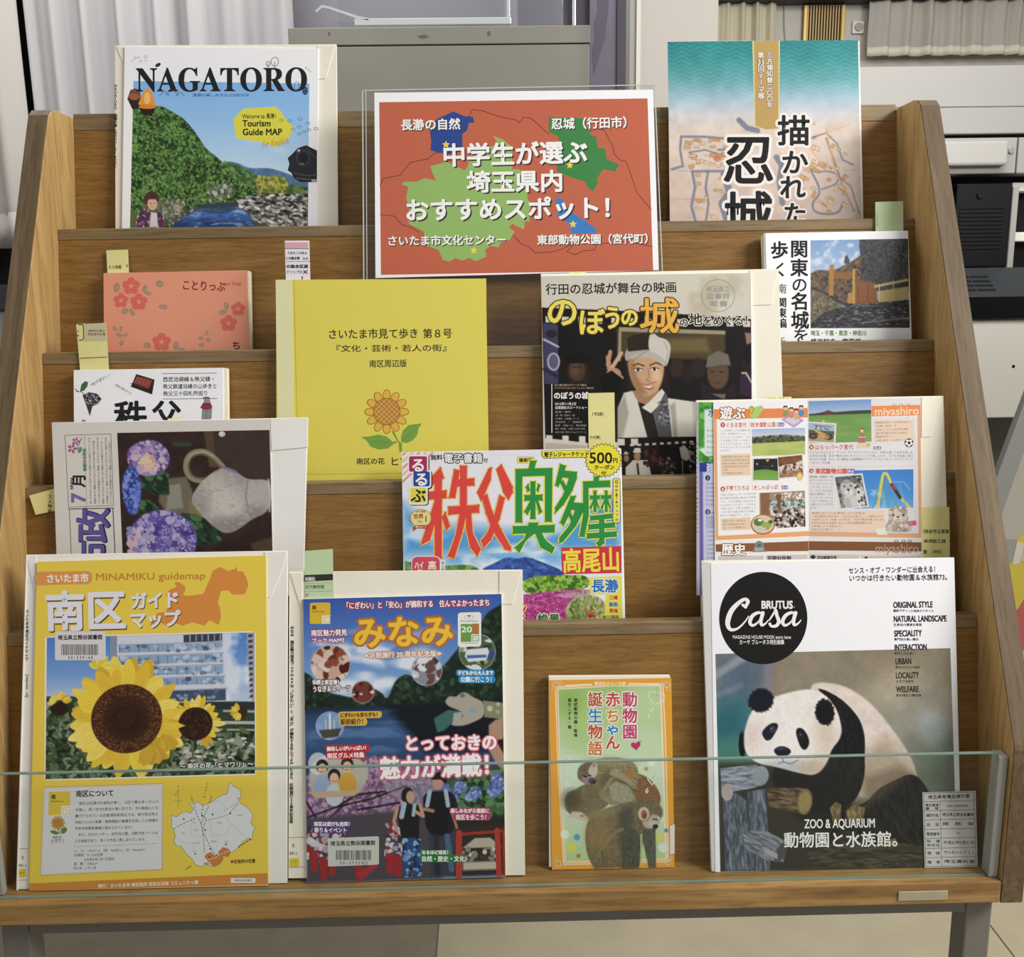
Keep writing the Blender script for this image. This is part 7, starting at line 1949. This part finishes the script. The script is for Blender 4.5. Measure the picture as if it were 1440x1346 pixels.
GR = ['6a6252', '857a62', '544c40', '968a70', '746848']
fur([(560, 700), (640, 720), (700, 790), (715, 850), (690, 900), (600, 880), (540, 800)], '84613f', ['946a48', '73543a', 'a57c54', '644c36'], 260, 1, r=(3, 9))
fur([(190, 850), (205, 800), (250, 785), (290, 760), (380, 740), (440, 800), (440, 860), (350, 930), (310, 948), (250, 935), (200, 900)], '7a6f55', GR, 420, 2, r=(3, 9))
p.mix(p.em(230, 840, 50, 50, 0, 50), '4c4234', .7).poly([(205, 930), (235, 900), (285, 905), (322, 940), (290, 948), (240, 935)], 'd2c0b2', 8).ell(285, 925, 10, 6, 'a08070', soft=5)
fur([(380, 750), (450, 740), (560, 790), (580, 860), (440, 870), (380, 830)], '8f8768', ['9c9478', '7f775c', 'aaa086', '716a52'], 240, 3, r=(3, 9))
fur([(262, 700), (275, 660), (330, 640), (380, 625), (450, 617), (520, 625), (575, 650), (597, 700), (590, 760), (560, 800), (510, 770), (480, 760), (430, 800), (400, 800), (350, 760), (290, 755)], '837a58', ['97906c', '756c4e', 'a7a07e', '686046', 'b2aa88'], 800, 4, (0, 60), (3, 9))
p.mix(p.em(450, 640, 110, 24, 5, 30), 'a09a78', .5).mix(p.em(520, 770, 60, 24, 20, 24), '4c4632', .6).mix(p.em(420, 745, 40, 50, 0, 40), '4c4632', .5)
fur([(262, 705), (270, 668), (300, 645), (345, 640), (365, 665), (350, 700), (330, 735), (290, 748), (268, 730)], '6c6450', ['7c745c', '5c5442', '847c64'], 160, 14, r=(3, 7))
p.poly([(318, 690), (336, 660), (352, 642), (372, 650), (374, 690), (362, 722), (338, 728)], 'c6bcaa', 7).ell(354, 660, 11, 10, 'a8907e', soft=5)
p.ell(322, 735, 36, 22, '9a8684', 12, soft=8).ell(343, 742, 22, 17, '5a4858', 10, soft=6).ell(352, 746, 9, 7, '2c2230', soft=4).ell(305, 716, 12, 5, '201a1c', 20, soft=3).ell(330, 712, 9, 4, '201a1c', 10, soft=3).line([(335, 755), (358, 754)], 3, '2c2028', .8)
p.line([(470, 690), (450, 702), (500, 722), (545, 752), (570, 775)], 24, 'a09678', 1, 7).line([(470, 684), (500, 704), (550, 735)], 6, 'b8ae90', .7, 6).line([(405, 790), (428, 760), (445, 735)], 20, '958b6c', 1, 6).ell(548, 706, 20, 24, 'a87444', soft=12).line([(560, 770), (590, 790)], 10, '8a8066', 1, 5)
fur([(430, 770), (470, 745), (540, 770), (570, 830), (540, 870), (450, 850)], '9c9880', ['aca890', '8c886f', 'b8b49c'], 220, 5, r=(3, 9))
fur([(310, 960), (340, 920), (420, 885), (500, 862), (580, 850), (660, 870), (700, 900), (690, 1000), (620, 1010), (590, 1200), (345, 1205), (310, 1140), (297, 1040)], '756a50', GR + ['655540', '968658'], 1800, 6, (30, 150), (3, 10))
p.poly([(480, 900), (560, 880), (560, 1205), (500, 1205), (480, 1050)], '3e4238', 40, .6).mix(p.em(370, 1020, 60, 90, 0, 70), '9a8050', .6).mix(p.em(400, 910, 90, 26, -10, 30), 'a29470', .5).poly([(500, 880), (580, 900), (560, 960), (500, 950)], '4c5058', 20, .5)
fur([(610, 1005), (680, 990), (680, 1205), (640, 1205), (610, 1060)], '5c5c50', ['42443e', '707062', '50524a'], 300, 7, (80, 100), (3, 9))
fur([(505, 1000), (570, 1000), (600, 1050), (585, 1205), (495, 1205)], '525448', ['3a3c34', '626456', '4a4c42'], 360, 8, (80, 100), (3, 9))
p.line([(385, 1110), (420, 1060), (470, 1010), (500, 1000)], 18, '8a8162', .8, 8).line([(390, 1115), (400, 1190)], 14, '60583f', .7, 8).line([(603, 1030), (600, 1190)], 10, 'b0cc90', .9, 4)
fur([(560, 860), (600, 838), (680, 850), (720, 890), (722, 930), (700, 960), (690, 985), (640, 1005), (590, 990), (560, 940)], '6f6750', GR, 420, 9, r=(3, 9))
p.ell(618, 920, 30, 36, 'cfc4b4', soft=8).ell(620, 924, 17, 25, 'a4624a', soft=6).ell(622, 930, 8, 14, '7a4030', soft=5).poly([(655, 925), (690, 925), (708, 945), (700, 975), (668, 1000), (620, 995), (606, 955), (640, 960)], 'b4ac9c', 8).mix(p.em(665, 975, 22, 16, 0, 12), 'd0c8b8', .7)
p.ell(680, 988, 15, 12, '2a2222', soft=4).line([(668, 948), (690, 952)], 6, '1f1816').ell(700, 944, 5, 8, 'd8ccbc', soft=3).line([(660, 1000), (684, 1003)], 3, '3c302c', .8)
a.paint(p)
for x, y in ((155, 236), (740, 236), (166, 1176), (748, 1168)):
    s_ = 1 if x < 400 else -1
    t_ = 1 if y < 600 else -1
    a.oval(x, y, 15, 14, 5, 'f6ead0').oval(x + s_ * 26, y - t_ * 8, 9, 8, 4, 'f6ead0').oval(x - s_ * 8, y + t_ * 24, 8, 9, 4, 'f6ead0')
a.rect(345, 215, 536, 240, 'e8a53c').line([(205, 240), (345, 232)], 5, 'f4ecd8').line([(536, 230), (700, 236)], 5, 'f4ecd8')
a.t('集英社みらい文庫', 358, 524, 229, 20, 'f8e6c0', .9)
def heart(x, y, r, c, w=4, rot=0, fill=False):
    P = []
    for i in range(26):
        t_ = 2 * math.pi * i / 26
        hx, hy = 16 * math.sin(t_) ** 3, -(13 * math.cos(t_) - 5 * math.cos(2 * t_) - 2 * math.cos(3 * t_) - math.cos(4 * t_))
        hx, hy = hx * r / 16, hy * r / 16
        ca, sa = math.cos(math.radians(rot)), math.sin(math.radians(rot))
        P.append((x + hx * ca - hy * sa, y + hx * sa + hy * ca))
    if fill: a.poly(P, c)
    else: a.line(P, w, c, True)
heart(683, 305, 42, 'e4ecd8', 7, 12)
a.line([(668, 355), (650, 385), (640, 412)], 7, 'dce8cc')
heart(220, 600, 28, 'e8eedc', 4, 10); heart(665, 735, 28, 'ecf0e4', 6, 10)
a.line([(640, 780), (628, 790), (632, 808), (642, 792), (630, 800)], 5, 'ecf0e4')
def col_text(txt, x, ys, sz, cols):
    for ch, y, c in zip(txt, ys, cols): a.t(ch, x - sz / 2, x + sz / 2, y, sz, c, 3.4, ol=(4.5, 'f6f4ea'))
col_text('動物園', 545, (312, 398, 482), 82, ('c84c6c', 'c8486c', 'c8487c'))
col_text('赤ちゃん', 455, (312, 398, 470, 538), 80, ('c84a44', 'd8883c', '3c8cc8', 'cc4c44'))
col_text('誕生物語', 363, (312, 398, 482, 570), 80, ('c05a34', '3c8cc4', 'c86040', 'd07c44'))
heart(576, 556, 26, 'c03c64', 0, -8, True)
a.line([(592, 532), (598, 540)], 3, '8a3a4c').line([(602, 530), (606, 540)], 3, '8a3a4c')
a.tv('東武動物公園・監修', 260, 305, 512, 20, '33362c', .8).tv('粟生こずえ・著', 228, 305, 470, 20, '33362c', .8)
a.poly([(752, 972), (779, 965), (780, 1128), (750, 1132)], 'c86a50').poly([(755, 976), (780, 968), (780, 1124), (754, 1128)], 'e6e0d8')

# ===== 15. panda magazine =============================================================================
it = Item('panda_magazine', 'white magazine with a resting panda and a round black title badge, bottom right', 'magazine', 0, 0.0085, 0.31)
pg = it.slab('page_block', [(987, 789), (1341.5, 784.6), (1352, 1225), (1001, 1230)], -0.006, -0.0002, PAGES, h=0)
bk = it.slab('cover', [(999.4, 791.4), (1342, 784), (1352.7, 1225), (1005.8, 1231)], 0.0, 0.0006, WHITE, h=0)
it.slab('spine', [(986.3, 788.5), (999.2, 791.2), (1005.6, 1231), (1000.6, 1227)], -0.003, 0.0003, plain('white_spine', 'd4d3d0', 0.4), h=0)
a = it.art(0.0007, bk, GLOSS).zoom(PA)
p = Paint(107, 330, 903, 1068, PA, 1.0, quad=[(108, 350), (880, 331), (903, 1052), (124, 1066)])
p.vgrad([(330, '8d8270'), (500, '8f8674'), (700, '7d8070'), (1068, '5a5a4c')])
p.mix(p.pm([(107, 330), (300, 330), (260, 480), (200, 600), (107, 760)], 60), '5c6c7c').mix(p.em(150, 600, 120, 120, 0, 120), '2f6a72', .9).mix(p.em(150, 680, 100, 60, 0, 60), '4f8878', .8).line([(107, 400), (200, 345)], 26, 'a4a8b4', .7, 14).line([(107, 470), (190, 440)], 20, '7c8898', .6, 14)
p.poly([(270, 340), (305, 340), (300, 470), (275, 480)], '8a8094', 12, .6)
p.mix(p.em(760, 560, 130, 110, 0, 110), '9c9c90', .6).mix(p.em(830, 600, 50, 60, 0, 50), 'a4acb4', .7).mix(p.em(700, 450, 110, 60, -30, 70), 'b0a48c', .7).mix(p.em(840, 760, 90, 120, 0, 90), '6c7c6c', .8).noise(70, .10, 4)
# lower wood pile
p.poly([(107, 700), (300, 700), (420, 800), (900, 900), (903, 1068), (107, 1068)], '35332c', 20)
WC = ['56606c', '6e7884', '3c4450', '8890a0', '4a4c50']
def log(pts, base, cols, n, sd, rot, r=(8, 26)):
    mm = p.pm(pts, 4)
    xs, ys = [q[0] for q in pts], [q[1] for q in pts]
    p.mix(mm, base).spots(n, (min(xs), min(ys), max(xs), max(ys)), r[0], r[1], cols, sd, mm, .16, rot, .8)
log([(120, 820), (165, 800), (200, 830), (215, 1066), (124, 1066)], '4c5868', WC, 300, 2, (70, 100))
log([(205, 800), (265, 790), (275, 1068), (215, 1068)], '56606c', WC, 260, 3, (80, 100))
log([(400, 1010), (500, 980), (700, 960), (890, 980), (900, 1066), (420, 1066)], '3a382c', ['4c4a3a', '2a2820', '5c584a'], 260, 4, (-10, 10))
# panda body
BK = ['1a1a1c', '26262a', '121214', '302e30']
WHp = ['e6dcd6', 'f0eae4', 'd8ccc4', 'dcd4cc']
body = [(420, 440), (470, 434), (530, 445), (580, 470), (640, 520), (700, 600), (740, 660), (770, 720), (780, 780), (740, 860), (640, 840), (520, 800), (470, 700), (430, 560)]
mm = p.pm(body, 8)
p.mix(mm, 'ded2c8').noise(26, .06, 3, mm)
p.mix(p.pm([(560, 700), (680, 620), (760, 720), (780, 790), (600, 860)], 60), '9c8468', .6).mix(p.em(560, 790, 60, 60, 0, 50), 'a49a84', .6)
arm = [(440, 452), (480, 462), (540, 500), (590, 560), (606, 620), (602, 700), (600, 770), (560, 850), (480, 880), (400, 870), (300, 800), (280, 730), (340, 700), (440, 720), (480, 680), (520, 620), (525, 560), (500, 500)]
log(arm, '1c1c1e', BK, 500, 5, (60, 120))
leg = [(600, 850), (640, 800), (700, 770), (760, 745), (800, 780), (830, 850), (850, 920), (820, 1000), (700, 980), (600, 960), (520, 930), (480, 880)]
log(leg, '222222', ['1a1a1a', '2c2b29', '363430', '141414'], 500, 6, (40, 110))
p.mix(p.pm([(600, 760), (720, 720), (760, 750), (660, 830), (600, 860)], 30), '6a5c4c', .5)
p.poly([(300, 700), (420, 720), (600, 900), (480, 960), (330, 860)], '1a1b1a', 20, .7)
log([(480, 860), (500, 840), (520, 850), (515, 900), (490, 910)], '6a5c40', ['8a7a54', '4c4230', 'a09068'], 40, 7, (60, 120), (5, 12))
log([(535, 870), (560, 850), (600, 860), (590, 900), (540, 915)], '77694a', ['9c8c60', '5a4e38', 'b0a070'], 60, 8, (60, 120), (5, 12))
log([(660, 975), (700, 965), (700, 990), (665, 990)], '77694a', ['9c8c60', '5a4e38'], 20, 9, (0, 90), (4, 9))
# head
head = [(195, 620), (205, 570), (222, 530), (250, 500), (300, 480), (370, 462), (430, 455), (480, 480), (510, 530), (530, 590), (520, 630), (490, 660), (480, 700), (440, 750), (380, 740), (300, 715), (240, 705), (200, 670)]
p.ell(190, 640, 12, 44, '16161a')
mm = p.pm(head, 6)
p.mix(mm, 'ece6e0').noise(20, .03, 3, mm)
p.mix(p.em(230, 610, 30, 40, 0, 40) * mm, 'd8c0bc', .6).mix(p.em(470, 620, 40, 60, 0, 50) * mm, 'd0b8a4', .7).mix(p.em(420, 720, 60, 30, 0, 30) * mm, 'b8a088', .7).mix(p.em(340, 640, 90, 60, 0, 70) * mm, 'f2eeec', .6).mix(p.em(320, 715, 70, 22, 0, 20) * mm, '98a4b4', .5)
def hairy(cx, cy, rx, ry, rot, c, sd):
    p.ell(cx, cy, rx, ry, c, rot, 4)
    rg_ = random.Random(sd)
    for k in range(70):
        t_ = rg_.uniform(0, 6.28)
        x, y = rx * math.cos(t_), ry * math.sin(t_)
        ca, sa = math.cos(math.radians(rot)), math.sin(math.radians(rot))
        X_, Y_ = cx + x * ca - y * sa, cy + x * sa + y * ca
        d = 1 + rg_.uniform(.04, .12)
        p.line([(X_, Y_), (cx + (X_ - cx) * d, cy + (Y_ - cy) * d)], 2.5, c, .8, 2)
hairy(257, 491, 42, 38, -25, '191b26', 1)
hairy(472, 536, 31, 43, -5, '17151a', 2)
p.poly([(256, 600), (270, 582), (290, 568), (310, 568), (314, 582), (302, 604), (288, 625), (272, 629), (262, 616)], '1f2130', 4)
p.poly([(371, 600), (378, 586), (392, 587), (404, 598), (416, 622), (417, 645), (404, 663), (390, 658), (380, 636)], '1b1a20', 4)
p.ell(294, 590, 9, 9, '5a6068').ell(294, 590, 6, 6, '15161c').ell(292, 588, 1.8, 1.8, 'd0d4dc').ell(390, 612, 9, 9, '3c4048').ell(390, 612, 6, 6, '101014').ell(388, 610, 1.8, 1.8, 'c0c4cc')
p.poly([(294, 662), (306, 650), (325, 646), (345, 653), (356, 664), (350, 676), (325, 686), (306, 678)], '1f2030', 4).poly([(300, 655), (325, 650), (340, 656), (320, 662)], '4a4c60', 5, .7)
p.line([(325, 686), (327, 700), (310, 706)], 3, '4c4a58', .8).line([(327, 700), (350, 708), (378, 696)], 3, '4c4a58', .8)
# logs in front
log([(115, 718), (235, 708), (262, 730), (262, 772), (230, 785), (118, 803)], '828a98', ['a4acb8', '6a727e', '8e96a4', 'b0b4bc', '5a626e'], 260, 10, (-20, 20))
p.ell(250, 746, 27, 34, '8a94a0', 10, 4).ell(250, 746, 23, 30, '9aa0a8', 10, 4)
for k in (18, 12, 6): p.line([(250 + k * math.cos(t_ / 3.82), 746 + k * 1.25 * math.sin(t_ / 3.82)) for t_ in range(25)], 1.6, '6c747c', .7)
p.ell(136, 800, 20, 28, 'b4a4a4', 0, 4)
log([(270, 790), (380, 788), (410, 800), (400, 880), (340, 868), (275, 850)], '6a5744', ['8a745a', '4c3e30', '7a6650', '3c3226'], 200, 11, (0, 30))
p.ell(396, 836, 26, 44, '7a6a48', 8, 4).ell(396, 838, 21, 37, '98855c', 8, 6).noise(12, .1, 6, p.em(396, 838, 21, 37))
log([(185, 935), (260, 930), (330, 970), (320, 1040), (260, 1030), (190, 990)], '6c727c', ['8a909a', '545a64', '7c828c', 'a0a0a4'], 160, 12, (10, 40))
p.ell(312, 1005, 16, 38, '4c4c52', 30, 4).poly([(250, 985), (300, 1010), (300, 1030), (262, 1010)], 'b0a0a0', 5)
p.noise(8, .04, 9)
a.paint(p)
a.ell(265, 232, 145, 152, '1b1a1a', n=56)
a.t('BRUTUS', 258, 362, 187, 36, 'f0eeec', 2.0).ell(366, 196, 1.6, 1.6, 'f0eeec')
def brush(pts, ws, c):
    """A pen stroke of changing width through the points."""
    P = []
    n_ = len(pts)
    for i_ in range(n_ - 1):
        p0, p1, p2, p3 = pts[max(0, i_ - 1)], pts[i_], pts[i_ + 1], pts[min(n_ - 1, i_ + 2)]
        for k_ in range(6):
            t_ = k_ / 6
            q_ = [0.5 * (2 * p1[d_] + (p2[d_] - p0[d_]) * t_ + (2 * p0[d_] - 5 * p1[d_] + 4 * p2[d_] - p3[d_]) * t_ ** 2 + (3 * p1[d_] - p0[d_] - 3 * p2[d_] + p3[d_]) * t_ ** 3) for d_ in (0, 1)]
            P.append((q_[0], q_[1], ws[i_] + (ws[i_ + 1] - ws[i_]) * t_))
    P.append((*pts[-1], ws[-1]))
    for (xa, ya, wa), (xb, yb, wb) in zip(P[:-1], P[1:]):
        L_ = math.hypot(xb - xa, yb - ya) or 1
        nx, ny = -(yb - ya) / L_, (xb - xa) / L_
        a.tri([(xa + nx * wa / 2, ya + ny * wa / 2), (xb + nx * wb / 2, yb + ny * wb / 2), (xb - nx * wb / 2, yb - ny * wb / 2), (xa - nx * wa / 2, ya - ny * wa / 2)], [(0, 1, 2), (0, 2, 3)], c)
        a.ell(xb, yb, wb / 2, wb / 2, c, n=10)
brush([(206, 196), (214, 178), (204, 170), (184, 182), (162, 205), (150, 232), (148, 255), (158, 270), (180, 266), (202, 246), (216, 226)], [9, 13, 10, 13, 16, 17, 15, 11, 7, 5, 4], 'f4f2f0')
brush([(196, 188), (207, 196)], [9, 10], 'f4f2f0')
for x_ in (0, 108):
    brush([(x_ + 262, 222), (x_ + 250, 214), (x_ + 230, 224), (x_ + 220, 244), (x_ + 228, 256), (x_ + 246, 246), (x_ + 260, 224)], [7, 9, 12, 12, 9, 6, 5], 'f4f2f0')
    brush([(x_ + 264, 212), (x_ + 256, 238), (x_ + 258, 254), (x_ + 270, 250), (x_ + 280, 238)], [12, 12, 10, 6, 3], 'f4f2f0')
brush([(282, 240), (300, 212), (304, 206), (308, 224), (314, 242), (306, 256), (290, 258), (284, 250)], [4, 8, 10, 11, 12, 11, 8, 9], 'f4f2f0')
brush([(314, 250), (326, 240)], [5, 4], 'f4f2f0')
a.t('MAGAZINE HOUSE MOOK extra issue', 164, 356, 294, 15, 'e0dedc', .5).t('カーサ ブルータス特別編集', 186, 334, 311, 17, 'e8e6e4', .5)
a.t('センス・オブ・ワンダーに出会える！', 545, 842, 76, 22, '222224', .7, y2=71).t('いつかは行きたい動物園＆水族館73。', 546, 882, 101, 22, '222224', .7, y2=97)
for s_, s2, x, y, e, e2 in (('ORIGINAL STYLE', '最新デザインと独自のスタイル', 692, 188, 822, 826), ('NATURAL LANDSCAPE', '生息地の環境を再現', 693, 234, 868, 786), ('SPECIALITY', '専門性の高い展示', 695, 282, 786, 776), ('INTERACTION', '動物との出会い', 696, 328, 803, 764), ('URBAN', '都市の中の水族館', 699, 374, 752, 780), ('LOCALITY', '土地の地域性', 700, 420, 776, 760), ('WELFARE', '動物福祉の最前線', 702, 466, 776, 784)):
    c_ = '2c2a2c' if y < 320 else '332e2a'
    a.t(s_, x, e, y, 25, c_, .9, y2=y - 2, vs=1.12).t(s2, x, e2, y + 20, 9.5, c_, .3)
a.t('ZOO & AQUARIUM', 400, 633, 907, 42, 'f2f0ee', .7, y2=904)
a.t('動物園と水族館。', 332, 738, 962, 54, 'f4f2f0', 1.5, y2=958)
st = it.slab('library_label', Z(1000, 920, 4.342, [(0, 0)]) and [(960 + 788 / 2.3375, 770 + 805 / 2.3375), (960 + 963 / 2.3375, 770 + 800 / 2.3375), (960 + 970 / 2.3375, 770 + 1054 / 2.3375), (960 + 796 / 2.3375, 770 + 1056 / 2.3375)], 0.0016, 0.0018, plain('label_paper', 'd6d3d0', 0.5), bk, bevel=0, h=0, label='white ruled library property label')
a = it.art(0.00185, st, name='label_print').zoom(PA)
LB = '3a3a3e'
xl, xr = lambda y: 792 + (y - 808) * .032, lambda y: 957 + (y - 808) * .03
ys = [808, 836, 866, 896, 927, 957, 990, 1020, 1050]
for y in ys: a.line([(xl(y), y), (xr(y), y - 4)], 1.4, LB)
a.line([(xl(808), 808), (xl(1050), 1050)], 1.4, LB).line([(xr(808), 804), (xr(1050), 1046)], 1.4, LB).line([(846, 835), (852, 1049)], 1.2, LB)
a.t('埼玉県有備品標示票', 806, 944, 821, 14, LB, .5, y2=817)
a.t('備品管理', 797, 842, 847, 10, LB, .3).t('番　号', 797, 842, 858, 10, LB, .3).t('20A12000002', 868, 938, 849, 11, LB, .2)
for k, (l_, r_) in enumerate((('課所名', '埼玉県立熊谷図書館'), ('品　目', '雑　誌　架'), ('整理番号', '21'), ('', '平成27年3月31日'), ('規　格', 'マルゼン１７１１'), ('備　考', '埼玉資料室'))):
    yc = (881, 911, 942, 973, 1005, 1035)[k]
    if l_: a.t(l_, 800 + k * .8, 843 + k * .8, yc, 12, LB, .3)
    else: a.t('取　得', 802, 846, yc - 7, 10, LB, .3).t('年月日', 802, 846, yc + 6, 10, LB, .3)
    w_ = 52 if len(r_) > 3 else 6
    a.t(r_, 905 - w_ + k, 905 + w_ + k, yc - 3, 12 if len(r_) > 3 else 10, LB, .3)

# ------------------------------------------------------------------ paper slips
def note(it, body, *txts):
    a = it.art(0.0004, body, name='note_lettering')
    for t_ in txts: a.t(*t_[:5], '4a4636', t_[5] if len(t_) > 5 else .15)
    return a

it, b_ = slip('pale yellow paper slip standing out of the salmon pink pocket guidebook', 3, 0.0020, [(149.5, 352), (180, 351), (180.5, 384), (151, 384)], SLIPY)
note(it, b_, ('ス人物画', 152, 171, 375.5, 5.5)).t('第', 177, 180.3, 374, 5, '4a4636')
it, b_ = slip('yellow slip with a printed grey head and a dark fold, above the hiking guidebook', 2, 0.0022, [(107, 456), (149, 454), (151.5, 519), (112.5, 519.5)], SLIPY)
a = it.art(0.0004, b_, name='note_lettering').zoom(Z4)
a.poly([(420, 487), (536, 484), (540, 574), (424, 577)], 'c4be98').line([(398, 492), (415, 492), (422, 500), (424, 560), (416, 570), (400, 570)], 4, '2f2c26').line([(404, 662), (541, 656)], 4, '5a5438').t('※数字の順に', 444, 532, 523, 14, '55503c', .4).t('館互間向を通', 444, 532, 540, 14, '55503c', .4).t('ト', 386, 402, 525, 18, '3a3630', .5).t('オ', 388, 402, 548, 16, '3a3630', .5)
it, b_ = slip('small yellow slip poking out sideways beside the hydrangea newsletter', 1, 0.0025, [(41, 697), (76.7, 687), (90, 716), (50, 724)], SLIPY, tail=0.0)
a = it.art(0.0004, b_, name='note_lettering')
a.tv('ス人物画', 70, 695, 722, 6, '4a4636', .15, x2=70)
it, b_ = slip('pink and white printed slip standing out of the lemon yellow booklet', 2, 0.0050, [(400.5, 338.5), (435, 338.3), (436.3, 394), (402, 394.5)], SLIPW)
a = it.art(0.0004, b_, name='note_lettering').zoom((380, 320, 13.46))
a.poly([(275, 283), (715, 283), (715, 388), (278, 388)], 'dba7b0').line([(275, 400), (725, 400)], 12, '6a5a86').t('うまたこのあふ', 320, 700, 480, 58, '5a565c', 3).t('くの魅ま図　ムよ', 290, 720, 580, 56, '4a464c', 4).line([(310, 640), (745, 640)], 12, '9a98a0').t('の集合区属', 300, 720, 735, 70, '3a363c', 6).t('クリップの', 300, 610, 840, 66, '7a767c', 3).line([(630, 810), (700, 870)], 20, '7a2a34').line([(700, 810), (630, 870)], 20, '7a2a34').line([(606, 930), (606, 975)], 22, '2a2830')
it, b_ = slip('pale green slip standing out of the white castle walking guide', 3, 0.0024, [(1231, 284), (1270, 283), (1270.5, 326), (1231.3, 327)], SLIPG)
a = it.art(0.0004, b_, name='note_lettering')
a.tv('さいたま文学館', 1233.5, 296, 318, 2.6, '7a8a68', 0)
it, b_ = slip('small yellow slip peeping over the film guide with the smiling man', 2, 0.0026, [(800, 382.2), (824, 381.8), (824, 386), (800, 386.5)], SLIPY)
note(it, b_, ('ヘン', 806, 815, 384.6, 3))
it, b_ = slip('long yellow slip marked 1928 hanging in front of the film guide', 2, 0.0098, [(827, 553), (864, 552), (865.5, 640), (828, 640)], SLIPY)
note(it, b_, ('1928)', 832, 849, 582, 6.2, .2), ('の付録。', 829, 848, 615, 5.2, .1))
it, b_ = slip('yellow slip with three lines of lettering beside the opened town leaflet', 1, 0.0086, [(1293, 713.5), (1335, 713), (1336.5, 784), (1293, 784)], SLIPY)
note(it, b_, ('（熊谷市立図書', 1294, 1335, 747.5, 6, .25), ('柴崎起三雄', 1299, 1330, 761, 5.6, .2), ('堂　1995）', 1298, 1329, 776, 6, .2))
it, b_ = slip('pale green slip with a black band standing out of the dark blue ward magazine', 0, 0.0092, [(428, 775), (468, 772), (469.5, 842), (429, 843)], SLIPG)
a = it.art(0.0004, b_, name='note_lettering').zoom(M1)
a.poly([(148, 112), (304, 106), (304, 140), (148, 148)], '2f302a').t('出版社', 152, 208, 133, 22, 'dde2d0', 1).t('近代美術館', 152, 258, 176, 22, '6a7460', .6).line([(148, 158), (304, 154)], 1.6, '8a947c').line([(148, 202), (304, 198)], 1.6, '8a947c').t('き）', 150, 184, 222, 22, '6a7460', .5)
it, b_ = slip('tiny yellow slip peeping over the envelope of the opened town leaflet', 1, 0.0035, [(1077, 558.5), (1113, 558), (1113, 563), (1077, 563)], SLIPY, tail=0.02)
note(it, b_, ('ィニー・カラーん', 1079, 1111, 560.5, 3.4, .1))
it, b_ = slip('tiny cream slip peeping over the hydrangea newsletter', 1, 0.0028, [(236, 588.5), (254, 588), (254, 592), (236, 592)], SLIPY, tail=0.02)

# ------------------------------------------------------------------ finish all prints
prepare_glyphs()
tot = 0
for a in Art.ALL:
    if a.ops:
        a.finish()
        tot += a.count
print('printed triangles', tot)
